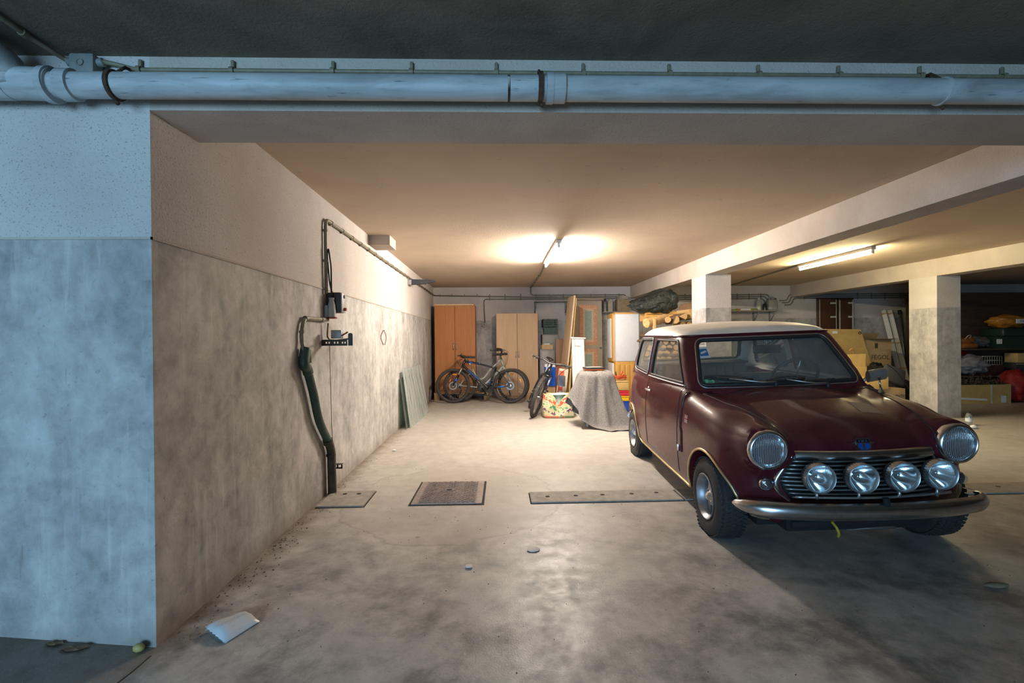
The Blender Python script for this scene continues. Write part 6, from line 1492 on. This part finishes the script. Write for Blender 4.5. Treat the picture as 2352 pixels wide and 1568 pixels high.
# ------------------------------------------------------------------ middle bay stores
def flat_text(body, size, mat, loc, parent, name='lettering'):
    return text(name, body, size, mat, Matrix.Translation(loc) @ Matrix.Rotation(PI / 2, 4, 'X'), parent)
INK = M('printed_ink', (.07, .05, .03), .8, 0, .1); TAPE = M('clear_tape', (.52, .50, .44), .25, 0, .15); DKPAN = wood('dark_brown_panel', (.055, .025, .014), (.10, .048, .026), .7, 2, .35)
for k, (x0, x1, lab) in enumerate(((1881, 1923, 'dark brown tall panel in clear film at the back wall, the left one'), (1927, 1961, 'dark brown tall panel in clear film at the back wall, the right one'))):
    a, b = at(x0, 683, 10.22), at(x1, 683, 10.22); W_ = b.x - a.x; t = thing('wrapped_board', lab, 'board', ((a.x + b.x) / 2, 10.22, 0)); MB().box((0, .05, a.z / 2), (W_, .08, a.z), bev=.004).obj('board', DKPAN, t, 40)
    for s in (-1, 1): MB().box((s * (W_ / 2 - .02), .005, a.z / 2), (.012 + .01 * k, .006, a.z - .1)).obj('film_edge', TAPE, t)
    for z in (1.95, 1.65, 1.35): MB().box((W_ * .28, .003, z), (W_ * .3, .006, .035)).obj('tape_strip', TAPE, t)
q = [at(1885, 925, 8.9), at(2030, 925, 8.9), at(1977, 756, 9.25), at(1872, 755, 9.25)]; q[0].z = q[1].z = 0; q[0].y = q[1].y = 8.85
q[0].x, q[1].x = at(1885, 850, 8.85).x, at(2027, 850, 8.85).x
o = slab_quad(q, CARD_Y, 'flat_carton', 'large flat furniture carton leaning at the back of the middle bay', 'box', (-.09,))
p_ = at(1916, 762, 9.22); MB().box((p_.x - o.location.x, p_.y - o.location.y - .02, p_.z - o.location.z - .01), (.10, .004, .05), None).obj('paper_label', WHITEL, o); p_ = at(1973, 762, 9.24)
MB().lathe([(.030, 0), (.030, .006), (.018, .006), (.018, 0)], 20, Matrix.Translation((p_.x - o.location.x, p_.y - o.location.y - .02, p_.z - o.location.z - .02)) @ Matrix.Rotation(PI / 2, 4, 'X'), closed=True).obj('hand_hole', INK, o)
YF = 9.25; a, b = at(1992, 803, YF), at(2047, 835, YF); W_ = b.x - a.x; z1 = a.z
t = thing('carton', 'brown carton marked FEGOL under the open carton', 'box', ((a.x + b.x) / 2, YF, 0)); MB().box((0, .2, z1 / 2), (W_, .4, z1), bev=.004).obj('carton_body', CARD, t, 40); flat_text('FEGOL', .125, INK, (.02, -.003, z1 - .155), t)
z2 = at(2020, 780, YF).z; t = thing('carton', 'open brown carton with a dark triangle mark and raised flap', 'box', ((a.x + b.x) / 2, YF, z1)); H_ = z2 - z1
for s in (-1, 1): MB().box((s * W_ / 2, .2, H_ / 2), (.006, .4, H_)).obj('side_wall', CARD, t)
MB().box((0, 0, H_ / 2), (W_, .006, H_)).obj('front_wall', CARD, t); MB().box((0, .4, H_ / 2), (W_, .006, H_)).obj('rear_wall', CARD, t); MB().box((0, .2, .004), (W_, .4, .008)).obj('bottom', CARD, t)
MB().add([(-W_ / 2, .4, H_), (W_ / 2, .4, H_), (W_ / 2 + .02, .30, H_ + .14), (-W_ / 2 - .0, .30, H_ + .14)], [(0, 1, 2, 3)]).add([(-W_ / 2, .406, H_), (W_ / 2, .406, H_), (W_ / 2 + .02, .306, H_ + .14), (-W_ / 2, .306, H_ + .14)], [(3, 2, 1, 0)]).obj('flap', CARD, t)
MB().add([(-W_ / 2, 0, H_), (W_ / 2, 0, H_), (W_ / 2 + .04, -.16, H_ + .02), (-W_ / 2 + .02, -.16, H_ + .02)], [(0, 1, 2, 3)]).obj('front_flap', CARD, t)
MB().prism([(-.0, 0), (.16, 0), (.06, .16)], -.004, -.003, TR(.02, 0, .04, PI / 2)).obj('printed_triangle', INK, t); MB().box((-.06, -.004, .08), (.06, .002, .10)).obj('printed_block', INK, t)
FOAM = M('white_foam', (.62, .62, .60), .9, 0, .05)
for k, (xt, xb, lab) in enumerate(((2030, 2060, 'long white foam bar leaning behind the FEGOL carton, the left one'), (2044, 2073, 'long white foam bar leaning behind the FEGOL carton, the right one'))):
    tp, bt = at(xt, 712, 10.15), at(xb, 860, 9.9); bt.z = 0; bt.x = at(xb + 18, 860, 9.9).x; v = tp - bt; L = v.length; t = thing('foam_bar', lab, 'packaging', bt); t.rotation_mode = 'QUATERNION'; t.rotation_quaternion = v.to_track_quat('Z', 'Y')
    MB().box((0, 0, L / 2), (.11, .09, L), bev=.01).obj('bar', FOAM, t, 40)
    for z in (L - .08, L * .6, L * .3): MB().box((0, 0, z), (.114, .094, .03)).obj('tape_band', CARD, t)
tp, bt = at(2066, 712, 10.3), at(2078, 840, 10.1); bt.z = 0; bt.x = at(2086, 840, 10.1).x; v = tp - bt; t = thing('metal_tube', 'slim bright metal tube with a dark cap leaning at the back wall', 'tube', bt); MB().tube([(0, 0, 0), v * .96], .022, 14).obj('tube', CHROME_D, t, True); MB().tube([v * .95, v], .035, 14).obj('end_cap', RUBBER, t, True)
# kraft boxes with a bag handle, stacked near the car
t = pbox('carton', CARD_Y, 'upright ochre carton standing below the kraft bag beside the car', 'box', 1950, 1992, 842, 960, 7.7, .32, z0=0); zk = t['h']; xk = t.location.x
t = thing('kraft_bag', 'ochre kraft paper bag with a cane handle on the upright carton', 'bag', (xk, 7.72, zk)); MB().add([(-.14, 0, 0), (.14, 0, 0), (.14, .2, 0), (-.14, .2, 0), (-.145, -.01, .20), (.15, .0, .21), (.145, .21, .20), (-.15, .2, .19)], [(0, 1, 5, 4), (1, 2, 6, 5), (2, 3, 7, 6), (3, 0, 4, 7), (0, 3, 2, 1)]).obj('bag_body', CARD_Y, t)
MB().tube(smoothpath([(.02, .1, .12), (.0, .09, .26), (-.03, .08, .29), (-.06, .09, .26)], 6), .010, 8).obj('cane_handle', wood('cane', (.40, .18, .05), (.55, .28, .1), 1), t, True)
zl = at(2020, 893, 7.55).z
t = pbox('carton', CARD, 'brown printed carton under the shallow ochre box by the second pillar', 'box', 2005, 2080, 893, 990, 7.55, .4, z0=0); flat_text('SOLVENTES', .06, INK, (.12, -.003, t['h'] - .12), t); hb_ = t['h']
t = pbox('carton', CARD_Y, 'shallow ochre box right behind the door mirror of the car', 'box', 1993, 2040, 866, 893, 7.5, .30, z0=hb_, rz=-.05)
for o_ in list(bpy.data.objects):
    for k in ('w', 'h'):
        if k in o_.keys(): del o_[k]
t = thing('wrapped_box', 'box wrapped in clear film seen through the windscreen', 'box', (at(1880, 850, 8.0).x, 8.0, 0)); zw = at(1880, 800, 8.0).z; MB().box((0, .15, zw / 2), (.30, .3, zw), bev=.006).obj('carton_body', M('pale_wrapped_card', (.46, .40, .29), .35, 0, .15, 14, .2, 12), t, 40)
t = thing('plastic_bag', 'knotted white plastic bag on the wrapped box', 'bag', (at(1880, 800, 8.0).x, 8.12, zw)); WB_ = M('white_poly_bag', (.58, .57, .52), .4, 0, .1, 20, .4, 12)
me = blob(.15, 6, .16, 2.0, 4, (1.0, .9, .85), True); zmin = min(v.co.z for v in me.vertices); mk('bag_body', me, WB_, t, True, (0, 0, -zmin)); MB().tube(smoothpath([(0, 0, .2), (.02, 0, .26), (.05, -.01, .28), (.08, 0, .26)], 5), [.03, .02, .018, .016, .014, .014, .014, .014, .02, .02, .02, .025, .025, .03, .03, .03][:16], 8).obj('knot', WB_, t, True)
# black sacks and the dark cushion between cartons and pillar
for k, (px, py, Y, r, sq, lab) in enumerate(((2012, 845, 8.62, .24, (1.0, .8, .75), 'black plastic sack between the kraft bag and the FEGOL carton'), (2062, 880, 8.2, .25, (1.1, .8, .8), 'black plastic sack beside the second pillar'), (1992, 880, 8.15, .22, (1, .9, .9), 'black plastic sack half hidden behind the shallow ochre box'))):
    me = blob(r, 12 + k, .22, 1.6, 4, sq, True); zmin = min(v.co.z for v in me.vertices); c = at(px, py, Y); t = thing('bin_bag', lab, 'bag', (c.x, Y, 0)); sc_ = max(.2, (c.z + .12) / (max(v.co.z for v in me.vertices) - zmin))
    for v in me.vertices: v.co.z = (v.co.z - zmin) * sc_
    mk('sack', me, BAGM, t, True)
t = thing('seat_cushion', 'dark grey square cushion propped among the black sacks', 'cushion', at(2052, 880, 7.75), rx=-.3, ry=.35); MB().box((0, 0, .14), (.36, .08, .30), bev=.03).obj('pad', M('dark_grey_fabric', (.05, .052, .056), .85, 0, .2, 30), t, 50); MB().tube(smoothpath([(-.18, -.045, .27), (0, -.05, .20), (.16, -.05, .05), (.22, -.05, -.02)], 5), .006, 6).obj('piping', RUBBER, t, True)

# ------------------------------------------------------------------ far bay: loaded rack behind the second pillar
DARKW = wood('dark_old_wood', (.05, .028, .018), (.09, .05, .032), .8, 0, .7)
YR, xr0, xr1 = 8.75, at(2196, 800, 8.75).x, at(2352, 800, 8.75).x + .9
t = thing('storage_rack', 'dark wooden rack loaded with bags and boxes at the far right', 'rack', ((xr0 + xr1) / 2, YR, 0)); W_ = xr1 - xr0
za_, zb_ = at(2280, 800, YR).z, at(2280, 862, YR).z
for z in (za_, zb_): MB().box((0, .30, z - .015), (W_, .62, .03), bev=.004).obj('shelf_board', DARKW, t, 40)
for sx in (-1, 1):
    for y in (.02, .58): MB().box((sx * (W_ / 2 - .03), y, 1.0), (.05, .05, 2.0), bev=.004).obj('upright', DARKW, t, 40)
MB().box((0, .63, 1.05), (W_, .02, 2.06)).obj('back_board', DARKW, t)
t = thing('wardrobe', 'big dark wooden wardrobe barely visible behind the loaded rack', 'wardrobe', ((xr0 + xr1) / 2 + .6, 9.55, 0)); 
for k in range(10): MB().box((-1.5 + .3 * k + .15, 0, 1.03), (.294, .05, 2.06), bev=.004).obj('plank', DARKW, t, 40)
MB().box((0, .3, 1.03), (3.0, .5, 2.04)).obj('carcass', DARKW, t)
def on_rack(px, py): return at(px, py, YR - .02)
# low long carton with dry foliage in it, on the floor
Yc = 8.28; a, b = at(2205, 884, Yc), at(2322, 927, Yc); W_ = b.x - a.x; H_ = a.z
t = thing('long_carton', 'long low ochre carton full of dark dry stuff on the floor before the rack', 'box', ((a.x + b.x) / 2, Yc, 0))
for y in (0, .42): MB().box((0, y, H_ / 2), (W_, .008, H_)).obj('long_wall', CARD_Y, t)
for s in (-1, 1): MB().box((s * W_ / 2, .21, H_ / 2), (.008, .42, H_)).obj('end_wall', CARD_Y, t)
MB().box((0, .21, .004), (W_, .42, .008)).obj('bottom', CARD_Y, t); MB().box((.11, -.006, H_ / 2), (.03, .004, H_)).obj('corner_tape', TAPE, t); MB().box((-.24, -.008, .07), (.52, .006, .035), TR(0, 0, 0, 0, .06)).obj('torn_tape', WHITEL, t); MB().box((.33, -.007, .075), (.09, .004, .12)).obj('paper_label', WHITEL, t)
FOL = M('dry_dark_foliage', (.055, .042, .025), .95, 0, .5, 40, .6, 60); fo = MB()
for k in range(420):
    x, y, z = RNG.uniform(-W_ / 2 + .03, W_ / 2 - .03), RNG.uniform(.03, .39), H_ - .05 + abs(RNG.normal(0, .07)); s = RNG.uniform(.02, .05)
    m = TR(x, y, z, RNG.uniform(0, 6), RNG.uniform(0, 6), RNG.uniform(0, 6)); fo.add([(-s, 0, 0), (0, s * .4, .2 * s), (s, 0, 0), (0, -s * .4, .2 * s)], [(0, 1, 2), (0, 2, 3)], m)
fo.box((0, .21, H_ / 2 - .04), (W_ - .03, .39, H_ - .12)); o = fo.obj('dry_foliage', FOL); o.location = ((a.x + b.x) / 2, Yc, 0.01); tag(o, 'mass of dark dry leaves heaped in the long low carton', 'foliage', kind='stuff')
# soft things on the lower shelf
def soft(name, label, cat, px, py, r, sq, mat, seed, amp=.25, z=None, Y=YR + .22, ridge=True, freq=1.6):
    me = blob(r, seed, amp, freq, 4, sq, ridge); zmin = min(v.co.z for v in me.vertices); c = at(px, py, Y - .1); t = thing(name, label, cat, (c.x, Y, z)); mk('body', me, mat, t, True, (0, 0, -zmin)); return t
soft('tarpaulin', 'crumpled silver-grey tarpaulin on the lower shelf of the rack', 'tarpaulin', 2232, 845, .26, (1.4, .8, .7), M('silver_tarp', (.30, .30, .32), .35, .2, .2, 14, .7, 9), 21, .3, zb_, YR + .12)
soft('red_sack', 'bright red plastic bag heaped on the rack beside the pillar', 'bag', 2222, 830, .22, (1.0, .7, .95), M('red_poly_bag', (.45, .012, .006), .35, 0, .2, 14, .6, 10), 22, .2, zb_, YR + .46)
soft('red_net_bag', 'dark red net bag on the floor at the right edge', 'bag', 2345, 900, .26, (.9, .8, 1.1), M('red_net', (.28, .012, .008), .6, 0, .3, 40, .6, 40), 23, .15, 0, 8.45)
soft('clear_film', 'crumpled clear plastic film on the upper shelf of the rack', 'plastic', 2255, 770, .20, (1.3, .8, .55), M('grey_clear_film', (.14, .135, .12), .2, 0, .3, 18, .8, 9), 24, .3, za_, YR + .38)
x = at(2232, 785, YR).x; t = thing('orange_bag', 'orange-brown folded cloth bag on the upper shelf next to the pillar', 'bag', (x, YR + .15, za_), .1); OB = M('orange_brown_cloth', (.33, .10, .015), .7, 0, .3, 16, .5, 12)
MB().box((0, 0, .05), (.36, .26, .10), bev=.04).obj('lower_fold', OB, t, 50); MB().box((.02, .02, .15), (.30, .22, .12), TR(0, 0, 0, 0, -.08), bev=.04).obj('upper_fold', OB, t, 50); MB().tube(smoothpath([(-.1, -.1, .18), (-.09, -.14, .24), (-.02, -.14, .25), (.0, -.1, .19)], 5), .006, 6).obj('strap', TAPE, t, True)
WIRE = M('white_wire', (.45, .44, .40), .4, 0, .05); x = at(2280, 815, YR).x
t = thing('wire_basket', 'white wire basket lying under the green storage bin', 'basket', (x, YR + .12, zb_ + .20)); 
for z in (0, .08, .16): MB().tube([(-.19, -.11, z), (.19, -.11, z), (.19, .11, z), (-.19, .11, z)], .004, 6, closed=True).obj('hoop', WIRE, t, True)
for k in range(9): MB().tube([(-.19 + .0475 * k, -.11, .16), (-.19 + .0475 * k, -.11, 0), (-.19 + .0475 * k, .11, 0), (-.19 + .0475 * k, .11, .16)], .003, 6).obj('wire', WIRE, t, True)
t = thing('carton', 'dark maroon box on the lower shelf under the wire basket', 'box', (x, YR + .14, zb_)); MB().box((0, 0, .098), (.42, .30, .196), bev=.006).obj('carton_body', M('dark_maroon_card', (.05, .012, .012), .6), t, 40)
GB = M('dark_green_bin', (.008, .030, .020), .5, 0, .15); x = at(2335, 790, YR).x; t = thing('storage_bin', 'dark green lidded storage bin on the upper shelf of the rack', 'bin', (x + .05, YR + .2, za_))
MB().add([(-.30, -.2, 0), (.30, -.2, 0), (.30, .2, 0), (-.30, .2, 0), (-.33, -.22, .22), (.33, -.22, .22), (.33, .22, .22), (-.33, .22, .22)], [(0, 1, 5, 4), (1, 2, 6, 5), (2, 3, 7, 6), (3, 0, 4, 7), (0, 3, 2, 1), (4, 5, 6, 7)]).obj('tub', GB, t); MB().box((0, 0, .30), (.66, .45, .16), bev=.03).obj('lid', GB, t, 50); MB().box((-.345, -.16, .13), (.004, .10, .09), TR(0, 0, 0)).obj('tag_side', WHITEL, t); MB().box((-.40, -.2, .13), (.07, .004, .09)).obj('price_tag', WHITEL, t)
x = at(2325, 745, YR).x; t = thing('plastic_sack', 'orange and white printed plastic sack on top of the green bin', 'bag', (x + .12, YR + .2, za_ + .381), 0); SK = M('orange_sack', (.42, .17, .02), .3, 0, .4, 8, .6, 10)
me = blob(.30, 31, .22, 1.4, 4, (1.15, .7, .42), True); zmin = min(v.co.z for v in me.vertices); mk('sack', me, SK, t, True, (0, 0, -zmin)); MB().box((.06, -.215, .13), (.24, .012, .085), bev=.004).obj('white_band', WHITEL, t); flat_text('SO', .075, INK, (.05, -.2225, .13), t)
x = at(2348, 806, YR).x; t = thing('carton', 'plain ochre box on the lower shelf at the right edge', 'box', (x + .12, YR + .12, zb_ + .235)); MB().box((0, 0, .09), (.42, .24, .18), bev=.006).obj('carton_body', CARD_Y, t, 40)
t = thing('carton', 'dark flat case under the plain ochre box at the right edge', 'box', (x + .12, YR + .14, zb_)); MB().box((0, 0, .117), (.5, .3, .234), bev=.006).obj('carton_body', TRIMBLK, t, 40); MB().box((0, -.155, .21), (.5, .01, .012)).obj('pale_edge', CARD_Y, t)
t = thing('carton', 'small ochre box standing behind the red net bag', 'box', (at(2343, 862, 8.6).x + .1, 8.5, 0)); MB().box((0, .0, .26), (.3, .2, .52), bev=.006).obj('carton_body', CARD_Y, t, 40)
# bottle and rag by the second pillar
p_ = fl(2222, 976); t = thing('water_bottle', 'clear plastic water bottle with a dark cap at the second pillar', 'bottle', (p_.x + .02, p_.y, 0)); PET = m_sheet('clear_pet_plastic', (.72, .76, .78), .22)
MB().lathe([(0, 0), (.036, 0), (.038, .01), (.038, .115), (.030, .145), (.014, .165), (.013, .175)], 24).obj('body', PET, t, True); MB().lathe([(.0385, .05), (.0385, .10)], 24).obj('label_band', WHITEL, t, True); MB().lathe([(.017, .165), (.017, .188), (0, .188)], 18).obj('cap', RUBBER, t, 40)
crumb('crumpled_paper', PLASTER, 'crumpled white paper beside the water bottle', 'paper', 2236, 984, .05, 33, (1.1, .7, .45), .3)
# ------------------------------------------------------------------ fluorescent lamps
def m_emit(name, col, st):
    t = NT(name); t.P(Base_Color=(.9, .9, .9)); t.set(t.b.inputs['Emission Color'], col); t.b.inputs['Emission Strength'].default_value = st; return t.m
TUBE_A = m_emit('lit_tube_warm', (1.0, .89, .775), LAMP_A); TUBE_B = m_emit('lit_tube_yellow', (1.0, .86, .50), LAMP_B)
WHITE_MET = M('white_lacquer_dusty', (.62, .60, .56), .5, 0, .08, 30)
PLAST_W = M('white_plastic', (.75, .74, .70), .4, 0, .05)
def lamp(x, y0, y1, tubemat, label):
    L = y1 - y0; t = thing('fluorescent_lamp', label, 'ceiling light', (x, (y0 + y1) / 2, HC))
    MB().box((0, 0, -.022), (.062, L, .044), bev=.006).obj('batten', WHITE_MET, t, 40)
    for s in (-1, 1):
        MB().box((0, s * (L / 2 - .02), -.066), (.03, .03, .055), bev=.006).obj('lamp_holder', PLAST_W, t, 40)
    MB().tube([(0, -L / 2 + .035, -.083), (0, L / 2 - .035, -.083)], .0130, 16).obj('tube', tubemat, t, True)
    MB().tube([(.0, L / 2 - .12, -.05), (0, L / 2 - .12, -.068)], .01, 10).obj('starter', PLAST_W, t, True)
    return t
lamp(.715, 5.45, 6.95, TUBE_A, 'lit white fluorescent lamp on the ceiling above the bicycles bay')
lamp(4.76, 5.90, 7.40, TUBE_B, 'lit yellowish fluorescent lamp on the ceiling behind the car roof')
